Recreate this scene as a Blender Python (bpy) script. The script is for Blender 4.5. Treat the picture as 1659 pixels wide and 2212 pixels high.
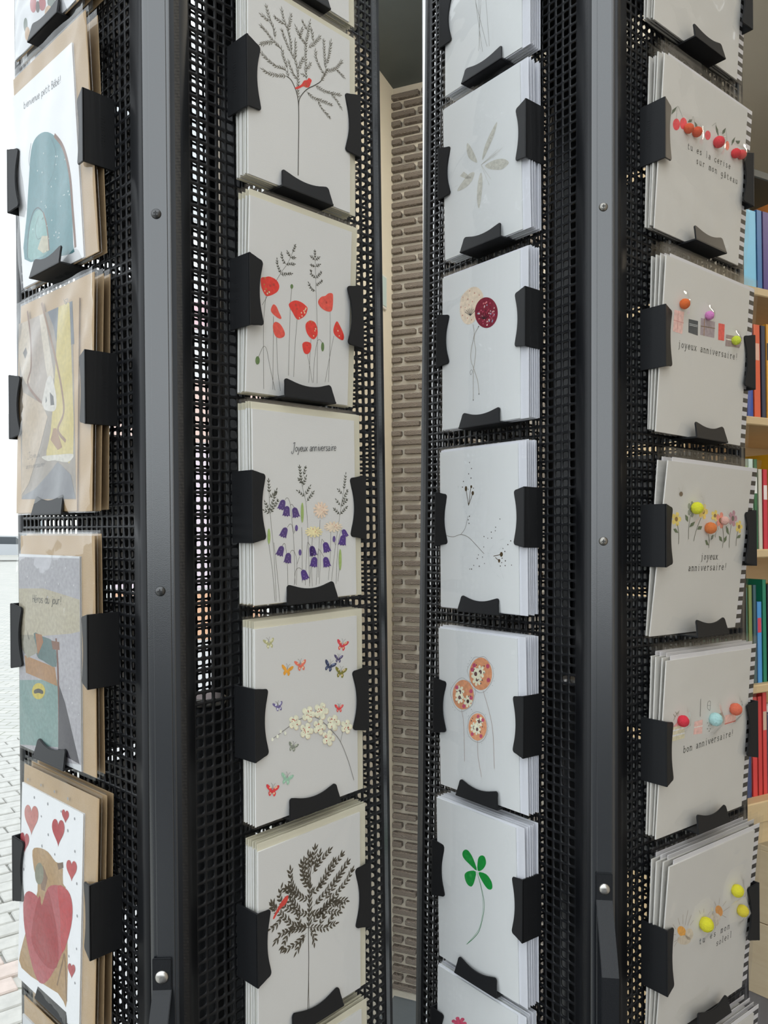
import bpy, bmesh, math, random
import numpy as np
from mathutils import Matrix, Vector

C = bpy.context.scene.collection
for o in list(bpy.data.objects):
    bpy.data.objects.remove(o)

# ------------------------------------------------------------------ camera
EYE = 1.6
cam_d = bpy.data.cameras.new('camera')
cam = bpy.data.objects.new('camera', cam_d)
C.objects.link(cam)
cam_d.sensor_fit = 'HORIZONTAL'
cam_d.sensor_width = 36.0
cam_d.lens = 36.884
cam_d.clip_start = 0.02
cam_d.clip_end = 400
cam.matrix_world = Matrix(((1, 0.001, 0, 0), (0, -0.025991, -0.999662, 0), (-0.001, 0.999662, -0.025991, EYE), (0, 0, 0, 1)))
bpy.context.scene.camera = cam

# ------------------------------------------------------------------ sky, exposure
w = bpy.data.worlds.new('overcast_sky')
bpy.context.scene.world = w
w.use_nodes = True
bg = w.node_tree.nodes['Background']
bg.inputs[0].default_value = (0.90, 0.96, 1.0, 1)
bg.inputs[1].default_value = 2.15
vs = bpy.context.scene.view_settings
vs.view_transform = 'Standard'
vs.look = 'None'
vs.exposure = 0.0
vs.gamma = 1.0
vs.use_curve_mapping = False
bpy.context.scene.cycles.transparent_max_bounces = 48   # many clear sleeves lie one behind the other

# ------------------------------------------------------------------ helpers
def lin(h):
    r = []
    for i in (0, 2, 4):
        c = int(h[i:i + 2], 16) / 255
        r.append(c / 12.92 if c <= .04045 else ((c + .055) / 1.055) ** 2.4)
    return r

MATS = {}
def mat(name, col, rough=.6, metal=0.0, bump=0.0, bscale=200, var=0.0, vscale=20, spec=.5, coat=0.0):
    """Principled paint / paper / plastic with procedural colour variation and fine relief."""
    if name in MATS:
        return MATS[name]
    m = bpy.data.materials.new(name)
    m.use_nodes = True
    nt = m.node_tree
    p = nt.nodes['Principled BSDF']
    c = lin(col) if isinstance(col, str) else list(col)
    p.inputs['Base Color'].default_value = (*c, 1)
    p.inputs['Roughness'].default_value = rough
    p.inputs['Metallic'].default_value = metal
    p.inputs['Specular IOR Level'].default_value = spec
    p.inputs['Coat Weight'].default_value = coat
    p.inputs['Coat Roughness'].default_value = .22
    tc = nt.nodes.new('ShaderNodeTexCoord')
    if var > 0:
        n = nt.nodes.new('ShaderNodeTexNoise')
        n.inputs['Scale'].default_value = vscale
        n.inputs['Detail'].default_value = 6
        nt.links.new(tc.outputs['Object'], n.inputs['Vector'])
        mx = nt.nodes.new('ShaderNodeMix')
        mx.data_type = 'RGBA'
        mx.inputs['A'].default_value = (*[v * (1 - var) for v in c], 1)
        mx.inputs['B'].default_value = (*[min(1, v * (1 + var)) for v in c], 1)
        nt.links.new(n.outputs['Fac'], mx.inputs['Factor'])
        nt.links.new(mx.outputs['Result'], p.inputs['Base Color'])
    if bump > 0:
        n2 = nt.nodes.new('ShaderNodeTexNoise')
        n2.inputs['Scale'].default_value = bscale
        n2.inputs['Detail'].default_value = 3
        nt.links.new(tc.outputs['Object'], n2.inputs['Vector'])
        b = nt.nodes.new('ShaderNodeBump')
        b.inputs['Strength'].default_value = bump
        b.inputs['Distance'].default_value = .002
        nt.links.new(n2.outputs['Fac'], b.inputs['Height'])
        nt.links.new(b.outputs['Normal'], p.inputs['Normal'])
    MATS[name] = m
    return m

def link(o, parent=None):
    C.objects.link(o)
    if parent is not None:
        o.parent = parent
    return o

def obj(name, me, m=None, parent=None, M=None):
    o = bpy.data.objects.new(name, me)
    link(o, parent)
    if m is not None and len(me.materials) == 0:
        me.materials.append(m)
    if M is not None:
        if parent is None:
            o.matrix_world = M
        else:
            o.matrix_basis = M
    return o

def empty(name, M, label, cat, group=None):
    o = bpy.data.objects.new(name, None)
    o.empty_display_size = .02
    C.objects.link(o)
    o.matrix_world = M
    return tag(o, label, cat, group)

def tag(o, label, cat, group=None):
    o['label'] = label
    o['category'] = cat
    if group:
        o['group'] = group
    return o

def struct(o, label=None):
    o['kind'] = 'structure'
    if label:
        o['label'] = label
    return o

def mesh(name, verts, faces, m=None):
    me = bpy.data.meshes.new(name)
    me.from_pydata([tuple(v) for v in verts], [], [tuple(f) for f in faces])
    me.update()
    if m is not None:
        me.materials.append(m)
    return me

def boxv(x0, x1, y0, y1, z0, z1):
    v = [(x, y, z) for z in (z0, z1) for y in (y0, y1) for x in (x0, x1)]
    f = [(0, 2, 3, 1), (4, 5, 7, 6), (0, 1, 5, 4), (2, 6, 7, 3), (0, 4, 6, 2), (1, 3, 7, 5)]
    return v, f

def box_mesh(name, x0, x1, y0, y1, z0, z1, m=None, bev=0.0, seg=2):
    v, f = boxv(x0, x1, y0, y1, z0, z1)
    me = mesh(name, v, f, m)
    if bev > 0:
        bm = bmesh.new()
        bm.from_mesh(me)
        bmesh.ops.bevel(bm, geom=bm.edges[:], offset=bev, segments=seg, affect='EDGES', profile=.5)
        bm.to_mesh(me)
        bm.free()
    return me

def join_boxes(name, boxes, m=None):
    V, F = [], []
    for b in boxes:
        v, f = boxv(*b)
        n = len(V)
        V += v
        F += [tuple(i + n for i in q) for q in f]
    return mesh(name, V, F, m)

def prism(name, poly, z0, z1, m=None):
    n = len(poly)
    V = [(x, y, z0) for x, y in poly] + [(x, y, z1) for x, y in poly]
    F = [tuple(range(n - 1, -1, -1)), tuple(range(n, 2 * n))]
    F += [(i, (i + 1) % n, n + (i + 1) % n, n + i) for i in range(n)]
    return mesh(name, V, F, m)

def lathe(name, prof, m=None, seg=20, smooth=True):
    """profile of (radius, height) pairs turned about z"""
    V, F = [], []
    for r, h in prof:
        for i in range(seg):
            t = 2 * math.pi * i / seg
            V.append((r * math.cos(t), r * math.sin(t), h))
    for k in range(len(prof) - 1):
        for i in range(seg):
            j = (i + 1) % seg
            F.append((k * seg + i, k * seg + j, (k + 1) * seg + j, (k + 1) * seg + i))
    F.append(tuple(range(seg - 1, -1, -1)))
    F.append(tuple((len(prof) - 1) * seg + i for i in range(seg)))
    me = mesh(name, V, F, m)
    if smooth:
        for p in me.polygons[:-2]:
            p.use_smooth = True
    return me

def frame(origin, ex, ey, ez):
    return Matrix(((ex[0], ey[0], ez[0], origin[0]), (ex[1], ey[1], ez[1], origin[1]), (ex[2], ey[2], ez[2], origin[2]), (0, 0, 0, 1)))

T = Matrix.Translation
mm = .001

# ------------------------------------------------------------------ materials
M_BLACK = mat('black_powder_coat', (.0085, .0095, .0115), .34, bump=.15, bscale=1400, spec=.4)
M_POST = mat('satin_black_post_paint', (.010, .012, .015), .24, bump=.06, bscale=1400, spec=1.0, coat=1.0)
M_MESH = mat('black_mesh_paint', (.007, .0075, .009), .4, spec=.3)
M_CLIP = mat('black_clip_plastic', (.0085, .009, .0105), .5, var=.1, vscale=90, spec=.38)
M_SCREW = mat('zinc_screw', (.55, .53, .50), .3, metal=1)
M_DSCREW = mat('dark_screw', (.10, .10, .10), .32, metal=.9)
M_WHITE = mat('white_card_stock', (.80, .795, .785), .62, bump=.06, bscale=900, spec=.3)
M_WHITE_C = mat('bright_white_card_stock', (.83, .845, .85), .6, bump=.06, bscale=900, spec=.3)
M_WHITE_DIM = mat('dimmed_white_card_stock', (.71, .685, .645), .62, bump=.06, bscale=900, spec=.3)  # white stock; dim warm light on the pompom cards is toned into the colour
M_CREAM = mat('cream_envelope_paper', (.76, .72, .58), .65, bump=.08, bscale=700, spec=.3)
M_ENVW = mat('white_envelope_paper', (.80, .81, .87), .6, bump=.05, bscale=700, spec=.3)
M_KRAFT = mat('kraft_envelope_paper', (.38, .265, .15), .6, bump=.1, bscale=600, var=.08, vscale=60, spec=.3)
M_GREYCARD = mat('pale_grey_card_stock', (.52, .53, .55), .6, bump=.05, bscale=900, spec=.3)

def m_stripe():
    m = bpy.data.materials.new('black_white_striped_paper')
    m.use_nodes = True
    nt = m.node_tree
    p = nt.nodes['Principled BSDF']
    p.inputs['Roughness'].default_value = .5
    tc = nt.nodes.new('ShaderNodeTexCoord')
    sx = nt.nodes.new('ShaderNodeSeparateXYZ')
    nt.links.new(tc.outputs['Object'], sx.inputs[0])
    a = nt.nodes.new('ShaderNodeMath'); a.operation = 'MULTIPLY'; a.inputs[1].default_value = 1000 / 9.7
    nt.links.new(sx.outputs['Y'], a.inputs[0])
    f = nt.nodes.new('ShaderNodeMath'); f.operation = 'FRACT'
    nt.links.new(a.outputs[0], f.inputs[0])
    g = nt.nodes.new('ShaderNodeMath'); g.operation = 'GREATER_THAN'; g.inputs[1].default_value = .5
    nt.links.new(f.outputs[0], g.inputs[0])
    mx = nt.nodes.new('ShaderNodeMix'); mx.data_type = 'RGBA'
    mx.inputs['A'].default_value = (.03, .027, .025, 1)
    mx.inputs['B'].default_value = (.74, .72, .74, 1)
    nt.links.new(g.outputs[0], mx.inputs['Factor'])
    nt.links.new(mx.outputs['Result'], p.inputs['Base Color'])
    return m
M_STRIPE = m_stripe()

def m_sleeve():
    m = bpy.data.materials.new('clear_cellophane')
    m.use_nodes = True
    nt = m.node_tree
    nt.nodes.clear()
    out = nt.nodes.new('ShaderNodeOutputMaterial')
    mix = nt.nodes.new('ShaderNodeMixShader')
    tr = nt.nodes.new('ShaderNodeBsdfTransparent')
    tr.inputs[0].default_value = (.975, .975, .97, 1)
    gl = nt.nodes.new('ShaderNodeBsdfGlossy')
    gl.inputs['Roughness'].default_value = .045
    gl.inputs['Color'].default_value = (1, 1, 1, 1)
    # reflectance of a thin clear film, the same from both sides: f0 + (1 - f0) * (1 - cos)^5
    lw = nt.nodes.new('ShaderNodeLayerWeight')
    lw.inputs['Blend'].default_value = .5
    pw = nt.nodes.new('ShaderNodeMath'); pw.operation = 'POWER'; pw.inputs[1].default_value = 5
    mu = nt.nodes.new('ShaderNodeMath'); mu.operation = 'MULTIPLY_ADD'; mu.inputs[1].default_value = .75; mu.inputs[2].default_value = .05
    mu.use_clamp = True
    nt.links.new(lw.outputs['Facing'], pw.inputs[0])
    nt.links.new(pw.outputs[0], mu.inputs[0])
    nt.links.new(mu.outputs[0], mix.inputs[0])
    nt.links.new(tr.outputs[0], mix.inputs[1])
    nt.links.new(gl.outputs[0], mix.inputs[2])
    nt.links.new(mix.outputs[0], out.inputs[0])
    return m
M_SLEEVE = m_sleeve()

def m_print():
    m = bpy.data.materials.new('printed_ink')
    m.use_nodes = True
    nt = m.node_tree
    p = nt.nodes['Principled BSDF']
    p.inputs['Roughness'].default_value = .6
    p.inputs['Specular IOR Level'].default_value = .3
    at = nt.nodes.new('ShaderNodeAttribute')
    at.attribute_name = 'ink'
    tc = nt.nodes.new('ShaderNodeTexCoord')
    n = nt.nodes.new('ShaderNodeTexNoise')
    n.inputs['Scale'].default_value = 260
    n.inputs['Detail'].default_value = 4
    nt.links.new(tc.outputs['Object'], n.inputs['Vector'])
    mr = nt.nodes.new('ShaderNodeMapRange')
    mr.inputs['From Min'].default_value = .3
    mr.inputs['From Max'].default_value = .7
    mr.inputs['To Min'].default_value = .86
    mr.inputs['To Max'].default_value = 1.12
    nt.links.new(n.outputs['Fac'], mr.inputs['Value'])
    vm = nt.nodes.new('ShaderNodeVectorMath'); vm.operation = 'SCALE'
    nt.links.new(at.outputs['Color'], vm.inputs[0])
    nt.links.new(mr.outputs[0], vm.inputs['Scale'])
    nt.links.new(vm.outputs[0], p.inputs['Base Color'])
    return m
M_PRINT = m_print()

# ------------------------------------------------------------------ the setting: street, alcove, shop
def m_ground():
    m = bpy.data.materials.new('street_paving')
    m.use_nodes = True
    nt = m.node_tree
    p = nt.nodes['Principled BSDF']
    p.inputs['Roughness'].default_value = .8
    tc = nt.nodes.new('ShaderNodeTexCoord')
    br = nt.nodes.new('ShaderNodeTexBrick')
    br.inputs['Color1'].default_value = (.40, .40, .38, 1)
    br.inputs['Color2'].default_value = (.47, .46, .43, 1)
    br.inputs['Mortar'].default_value = (.24, .25, .2, 1)
    br.inputs['Scale'].default_value = 1
    br.inputs['Brick Width'].default_value = .21
    br.inputs['Row Height'].default_value = .108
    br.inputs['Mortar Size'].default_value = .006
    nt.links.new(tc.outputs['Object'], br.inputs['Vector'])
    nt.links.new(br.outputs['Color'], p.inputs['Base Color'])
    return m
M_GROUND = m_ground()
M_PAVER = mat('grey_paver', (.43, .425, .40), .8, bump=.6, bscale=120, var=.22, vscale=25)
M_PINK = mat('pinkish_paver', (.50, .42, .38), .8, bump=.6, bscale=120, var=.2, vscale=25)
M_BLUE = mat('blue_stone', (.17, .20, .23), .55, bump=.3, bscale=60, var=.18, vscale=9)
M_PLASTER = mat('cream_render', (.86, .81, .68), .85, bump=.5, bscale=90, var=.05, vscale=6)
M_MORTAR = mat('pale_mortar', (.80, .74, .63), .9, bump=.5, bscale=150, var=.08, vscale=12)
M_SOFFIT = mat('dark_grey_soffit', (.10, .122, .126), .55, bump=.15, bscale=300, var=.12, vscale=14)

def m_brick():
    m = bpy.data.materials.new('taupe_brick')
    m.use_nodes = True
    nt = m.node_tree
    p = nt.nodes['Principled BSDF']
    p.inputs['Roughness'].default_value = .85
    tc = nt.nodes.new('ShaderNodeTexCoord')
    oi = nt.nodes.new('ShaderNodeObjectInfo')
    ad = nt.nodes.new('ShaderNodeVectorMath'); ad.operation = 'ADD'
    nt.links.new(tc.outputs['Object'], ad.inputs[0])
    sc = nt.nodes.new('ShaderNodeVectorMath'); sc.operation = 'SCALE'
    sc.inputs['Scale'].default_value = 7
    cb = nt.nodes.new('ShaderNodeCombineXYZ')
    for k in range(3):
        nt.links.new(oi.outputs['Random'], cb.inputs[k])
    nt.links.new(cb.outputs[0], sc.inputs[0])
    nt.links.new(sc.outputs[0], ad.inputs[1])
    wv = nt.nodes.new('ShaderNodeTexWave')
    wv.bands_direction = 'Z'
    wv.inputs['Scale'].default_value = 90
    wv.inputs['Distortion'].default_value = 16
    wv.inputs['Detail'].default_value = 3
    wv.inputs['Detail Scale'].default_value = .6
    nt.links.new(ad.outputs[0], wv.inputs['Vector'])
    mx = nt.nodes.new('ShaderNodeMix'); mx.data_type = 'RGBA'
    mx.inputs['A'].default_value = (.20, .168, .144, 1)
    mx.inputs['B'].default_value = (.35, .305, .265, 1)
    nt.links.new(wv.outputs['Fac'], mx.inputs['Factor'])
    nt.links.new(mx.outputs['Result'], p.inputs['Base Color'])
    bp_ = nt.nodes.new('ShaderNodeBump')
    bp_.inputs['Strength'].default_value = .6
    bp_.inputs['Distance'].default_value = .003
    nt.links.new(wv.outputs['Fac'], bp_.inputs['Height'])
    nt.links.new(bp_.outputs['Normal'], p.inputs['Normal'])
    return m
M_BRICK = m_brick()

def m_pine(name, c1, c2, sc=9):
    m = bpy.data.materials.new(name)
    m.use_nodes = True
    nt = m.node_tree
    p = nt.nodes['Principled BSDF']
    p.inputs['Roughness'].default_value = .5
    tc = nt.nodes.new('ShaderNodeTexCoord')
    mp = nt.nodes.new('ShaderNodeMapping')
    mp.inputs['Scale'].default_value = (1, 6, 6)
    nt.links.new(tc.outputs['Object'], mp.inputs['Vector'])
    wv = nt.nodes.new('ShaderNodeTexNoise')
    wv.inputs['Scale'].default_value = sc
    wv.inputs['Detail'].default_value = 5
    wv.inputs['Distortion'].default_value = 1.2
    nt.links.new(mp.outputs[0], wv.inputs['Vector'])
    mx = nt.nodes.new('ShaderNodeMix'); mx.data_type = 'RGBA'
    mx.inputs['A'].default_value = (*c1, 1)
    mx.inputs['B'].default_value = (*c2, 1)
    nt.links.new(wv.outputs['Fac'], mx.inputs['Factor'])
    nt.links.new(mx.outputs['Result'], p.inputs['Base Color'])
    return m
M_PINE = m_pine('pine_board', (.52, .36, .18), (.64, .47, .26))
M_PALE = m_pine('pale_spruce', (.70, .56, .36), (.82, .70, .50), 7)

# street: base and single pavers where they show
g = obj('floor', box_mesh('street', -60, 60, -30, 90, -.3, 0, M_GROUND))
struct(g, 'grey paved street')
rp = random.Random(6)
pav = box_mesh('paver', -.0985, .0985, -.0475, .0475, -.02, .014, M_PAVER, .005, 1)
pav2 = box_mesh('paver_pink', -.0985, .0985, -.0475, .0475, -.02, .014, M_PINK, .005, 1)
cnt = 0
ang = math.radians(38)
for j in range(-30, 60):
    for i in range(-40, 40):
        u = i * .206 + (.103 if j % 2 else 0)
        v = j * .104
        x = -1.75 + u * math.cos(ang) - v * math.sin(ang)
        y = 3.4 + u * math.sin(ang) + v * math.cos(ang)
        r = x / y
        if 2.2 < y < 6.2 and -.60 < r < -.43 and cnt < 296:
            o = obj('paver', pav2 if (y > 2.75 and y < 3.05 and r < -.46) else pav, None, g, T((x, y, rp.uniform(-.004, .004))) @ Matrix.Rotation(ang + rp.uniform(-.01, .01), 4, 'Z') @ Matrix.Rotation(rp.uniform(-.012, .012), 4, 'X'))
            cnt += 1

# alcove: taupe brick wall, cream return wall, grey soffit, blue stone floor
PH = math.radians(23)
WD = Vector((math.cos(PH), -math.sin(PH), 0))       # along the brick wall, to the right
WN = Vector((-math.sin(PH), -math.cos(PH), 0))      # out of the brick wall
CORNER = Vector((.0335, 2.72, 0))
WM = frame(CORNER, WD, (0, 0, 1), -WN) if False else frame(CORNER, WD, -WN, (0, 0, 1))   # x along, y into the wall, z up
CEIL = EYE + 1.555
wall = obj('wall_back', box_mesh('mortar_bed', -.3, .92, .0, .25, 0, CEIL, M_MORTAR), None, None, WM)
struct(wall, 'taupe brick wall with recessed pale mortar')
rb = random.Random(8)
CP = .0318
BH = .0172
bricks = []
ncourse = int((CEIL - .02) / CP)
for j in range(ncourse):
    z = CEIL - .030 - j * CP - BH
    if z < .03:
        break
    x = .0
    first = True
    while x < .88:
        if first:
            ln = .034 if j % 2 else rb.choice((.085, .1, .13, .14))
            first = False
        else:
            ln = rb.choice((.07, .11, .13, .15))
        bricks.append((x + rb.uniform(-.001, .001), min(ln, .915 - x), z))
        x += ln + .0125
bricks.sort(key=lambda b: b[0])
shared = {}
def brick_me(ln):
    k = round(ln, 3)
    if k not in shared:
        shared[k] = box_mesh('brick', 0, k, -.019, .004, 0, BH, M_BRICK, .0022, 1)
    return shared[k]
for x, ln, z in bricks[:298]:
    obj('brick', brick_me(ln), None, wall, T((x, rb.uniform(-.0015, .0015), z + rb.uniform(-.0008, .0008))))
rest = obj('brick_field', join_boxes('brick_field', [(x, x + ln, -.019, .004, z, z + BH) for x, ln, z in bricks[298:]], M_BRICK), None, wall)
rest['kind'] = 'stuff'
SM = frame(CORNER, WN, WD, (0, 0, 1)) if frame(CORNER, WN, WD, (0, 0, 1)).determinant() > 0 else frame(CORNER, WN, -WD, (0, 0, 1))
side_y = 1 if SM.col[1].to_3d().dot(WD) > 0 else -1
y0, y1 = (-.09, 0) if side_y > 0 else (0, .09)
sw = obj('wall_left', box_mesh('cream_wall', -.1, .42, y0, y1, 0, CEIL, M_PLASTER), None, None, SM)
struct(sw, 'cream rendered return wall')
so = obj('ceiling', prism('soffit', [(-.26, 2.3), (-.2, 3.0), (2.6, 3.0), (2.6, 1.1), (-.3, 1.25)], CEIL, CEIL + .2, M_SOFFIT))
struct(so, 'dark grey soffit')
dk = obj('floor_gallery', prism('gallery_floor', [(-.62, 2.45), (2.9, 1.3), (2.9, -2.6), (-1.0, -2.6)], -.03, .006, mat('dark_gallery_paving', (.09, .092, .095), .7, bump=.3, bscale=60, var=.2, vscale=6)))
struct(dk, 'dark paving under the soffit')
rd = obj('floor_unseen_dark', box_mesh('unseen_dark_road', -9, 14, -22, -2.6, -.03, .004, mat('dark_reflection_ground', (.05, .05, .052), .85, bump=.4, bscale=150, var=.2, vscale=3)))  # unseen, added behind the camera to darken the posts' low reflections
struct(rd, 'unseen dark road added to darken reflections in the posts')
bl = obj('trim_1', box_mesh('threshold', -.35, 1.9, -.75, .02, -.02, .024, M_BLUE, .006, 2), None, None, WM)
struct(bl, 'blue stone threshold')

# white jamb of the shop door behind the clover tower
jb = obj('door_1', box_mesh('door_jamb', .0812, .125, 1.58, 1.62, .006, 2.9, mat('white_door_paint', (.88, .89, .91), .25), .003, 2))
struct(jb, 'white painted door jamb')

# small framed panel on the cream wall
pl = obj('wall_plate', box_mesh('wall_plate', 0, .12, -.006 * side_y if side_y < 0 else -.001, .008 if side_y > 0 else .006, 0, .115, mat('white_plate', (.86, .86, .80), .4), .003, 2), None, None, SM @ T((.075, 0, EYE + .752)))
tag(pl, 'small white framed plate on the cream wall', 'wall plate')
ye = (.0075, .0092) if side_y > 0 else (-.0092, -.0055)
pi = obj('pale_blue_panel', box_mesh('plate_panel', .008, .112, ye[0], ye[1], .008, .107, mat('pale_blue_plate', (.62, .78, .78), .3), .001, 1), None, pl)

# shop on the right: ceiling, wall, shelves with books
M_SHOPW = mat('shop_wall_paint', (.55, .50, .41), .85, var=.05, vscale=4)
M_SHOPC = mat('shop_ceiling_paint', (.62, .58, .50), .85, var=.04, vscale=4)
SD = Vector((.883, .469, 0)).normalized()
SNV = Vector((SD.y, -SD.x, 0))     # faces the viewer
SO = Vector((.63, 1.528, 0))
BM_ = frame(SO, SD, -SNV, (0, 0, 1))   # x along shelves, y into the shelf, z up
shop_c = obj('ceiling_shop', box_mesh('shop_ceiling', .72, 4.2, .9, 5.2, 2.95, 3.1, M_SHOPC))
struct(shop_c, 'warm white shop ceiling')
sw2 = obj('wall_right', box_mesh('shop_side_wall', 3.0, 3.2, .9, 5.2, 0, 2.95, M_SHOPW))
struct(sw2, 'warm shop side wall')
sw3 = obj('wall_shop_back', box_mesh('shop_back_wall', .1, 3.2, 1.7, 1.85, 0, 2.95, M_SHOPW), None, None, BM_)
struct(sw3, 'warm wall behind the bookshelf')
fl = obj('floor_shop', box_mesh('shop_floor', .75, 3.0, .9, 5.0, -.01, .012, mat('grey_shop_floor', (.16, .16, .18), .5, bump=.1, bscale=80)))
struct(fl, 'grey shop floor')

bs = empty('bookshelf', BM_, 'pine bookshelf with rows of books beside the pompom card tower', 'bookshelf')
SH = [2.33, 2.085, 1.818, 1.548, 1.275, 1.022]
for i, z in enumerate(SH):
    th = .017 if i != 5 else .042
    md = M_PINE if i else mat('dark_top_board', (.05, .055, .05), .5)
    obj('shelf_board', box_mesh('shelf_board', -.06, 1.35, -.012 if i == 5 else 0, .30, z, z + th, md, .002, 1), None, bs)
obj('back_panel', box_mesh('back_panel', -.06, 1.35, .30, .31, .98, 2.36, M_PINE), None, bs)
obj('side_board', box_mesh('side_board', -.08, -.06, 0, .31, .012, 2.36, M_PINE), None, bs)
obj('side_board', box_mesh('side_board', 1.35, 1.37, 0, .31, .012, 2.36, M_PINE), None, bs)
obj('plinth_board', box_mesh('plinth_board', -.06, 1.35, -.005, .012, .98, 1.022, M_PINE), None, bs)
bz = {}
def book(x, shelf, t, h, d, col, col2, name, tilt=0, y=.015, kind='book'):
    z = SH[shelf] + (.017 if shelf != 5 else .042)
    M = BM_ @ T((x, y, z)) @ Matrix.Rotation(math.radians(tilt), 4, 'Y')
    rt = empty('book', M, name, 'book', 'books on the shop shelf')
    m = mat('cover_' + col, col, .45, bump=.05, bscale=400, var=.06, vscale=30)
    e = .0015
    obj('cover', join_boxes('cover', [(0, e, 0, d, 0, h), (t - e, t, 0, d, 0, h), (0, t, 0, e, 0, h)], m), None, rt)
    obj('pages', box_mesh('pages', e, t - e, e, d - .004, .003, h - .004, mat('book_pages', (.74, .68, .55), .8, bump=.3, bscale=900)), None, rt)
    if col2:
        obj('spine_label', box_mesh('spine_label', t * .12, t * .88, -.0004, e, h * .62, h * .8, mat('label_' + col2, col2, .5)), None, rt)
    return rt
BOOKS = {
 1: [(.0, .030, .18, 'c8c4b8', None, 'white'), (.032, .054, .165, '7cc0dc', None, 'sky blue'), (.089, .016, .17, '2a6aa0', None, 'mid blue'), (.108, .02, .17, '4a3a7a', None, 'purple'), (.13, .03, .19, 'c87a3a', None, 'tan')],
 2: [(.0, .020, .155, 'b8ac90', None, 'beige'), (.022, .014, .15, 'b03a38', None, 'brick red'), (.038, .012, .165, 'a88a34', None, 'ochre'), (.053, .018, .19, '2a4a9a', 'd8346a', 'royal blue'), (.074, .020, .195, 'd85a30', 'd8a890', 'orange'), (.098, .013, .195, '2c2e44', None, 'dark navy'), (.114, .02, .2, 'd89a34', '30323a', 'amber'), (.14, .03, .18, '3a6a5a', None, 'sea green'), (.175, .03, .2, 'c0403a', None, 'scarlet')],
 3: [(.0, .03, .15, 'd8d4c0', None, 'ivory'), (.034, .016, .17, '9ac05a', None, 'light green'), (.053, .014, .185, 'd8ece0', None, 'mint white'), (.07, .010, .185, '1c6a3a', 'e8e8e0', 'dark green'), (.083, .012, .165, 'c8c4b0', None, 'grey cream'), (.098, .014, .165, 'c8303c', 'e8d8d0', 'bright red'), (.115, .013, .165, 'd4b04a', None, 'straw yellow'), (.131, .014, .16, '8ab0d0', None, 'powder blue'), (.148, .03, .2, 'd8a020', None, 'golden yellow')],
 4: [(.0, .02, .19, '4a7060', None, 'grey green'), (.023, .022, .195, '3f6a58', None, 'bottle green'), (.048, .011, .2, '7c8a4a', None, 'olive'), (.062, .010, .2, '3a5a60', None, 'slate'), (.074, .014, .165, '4a90c8', 'd04050', 'azure'), (.091, .012, .21, '1a7a5a', None, 'emerald'), (.106, .011, .2, '2c2c34', None, 'charcoal'), (.12, .011, .2, 'c8b030', None, 'mustard'), (.134, .012, .2, 'd05a28', None, 'rust')],
 5: [(.0, .018, .185, 'b89a7a', None, 'fawn'), (.02, .013, .19, 'd07028', None, 'pumpkin orange'), (.036, .015, .19, '22386a', 'b8a890', 'deep navy'), (.055, .015, .2, 'd03c38', 'd8a89a', 'poppy red'), (.072, .013, .2, 'c83834', None, 'cherry red'), (.087, .013, .21, 'd2403c', 'c8a890', 'vermilion'), (.103, .022, .16, '7a9ab0', 'c8d4dc', 'pale blue patterned'), (.128, .02, .15, '6a6a70', None, 'grey')],
}
for sh, L_ in BOOKS.items():
    for x, t, h, c1, c2, nm in L_:
        tl = {2: 2.5, 5: -3.5, 4: 2}.get(sh, 0)
        book(x + .085, sh, t, h, .15, c1, c2, 'upright %s book on shelf %s of the pine bookshelf' % (nm, ['', 'two', 'three', 'four', 'five', 'six'][sh]), 0)
bx = obj('storage_box', box_mesh('storage_box', 0, .10, 0, .14, 0, .17, mat('white_marbled_box', (.66, .65, .58), .5, var=.1, vscale=30), .003, 1), None, None, BM_ @ T((.155, .05, SH[5] + .042)))
tag(bx, 'off-white box standing at the end of the red books', 'box')

# pale spruce crate on the shop floor
CRM = frame((1.235, 2.80, .012), Vector((.64, -.77, 0)).normalized(), Vector((.77, .64, 0)).normalized(), (0, 0, 1))
CR = empty('crate', CRM, 'pale spruce crate on the shop floor below the bookshelf', 'crate')
for i in range(2):
    obj('plank', box_mesh('plank', 0, .5, 0, .02, i * .25, .247 + i * .25, M_PALE, .002, 1), None, CR)
obj('side_panel', box_mesh('side_panel', 0, .02, .02, .4, 0, .497, M_PALE, .002, 1), None, CR)
obj('side_panel', box_mesh('side_panel', .48, .5, .02, .4, 0, .497, M_PALE, .002, 1), None, CR)
obj('lid', box_mesh('lid', 0, .5, 0, .42, .497, .515, M_PALE, .002, 1), None, CR)

fac = obj('wall_shade', box_mesh('shade_wall', 1.05, 1.25, -2.4, .85, 0, 3.6, mat('dark_shade_wall', (.42, .36, .29), .85, bump=.4, bscale=60, var=.06, vscale=3)))  # out-of-view wall, placed and darkened to hold light off the pompom cards
struct(fac, 'unseen shop front wall added to dim the pompom cards')

# lamp in the shop ceiling
lp = empty('ceiling_lamp', T((2.2, 1.7, 2.95)), 'round white lamp under the shop ceiling', 'lamp')
ml = bpy.data.materials.new('lamp_diffuser')
ml.use_nodes = True
pb = ml.node_tree.nodes['Principled BSDF']
pb.inputs['Emission Color'].default_value = (1, .86, .66, 1)
pb.inputs['Emission Strength'].default_value = 16
obj('diffuser', lathe('diffuser', [(.22, -.06), (.24, -.03), (.24, -.012)], ml, 32), None, lp)
obj('rim', lathe('rim', [(.26, -.03), (.26, 0.0)], mat('lamp_rim', (.8, .8, .78), .4), 32), None, lp)

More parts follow.
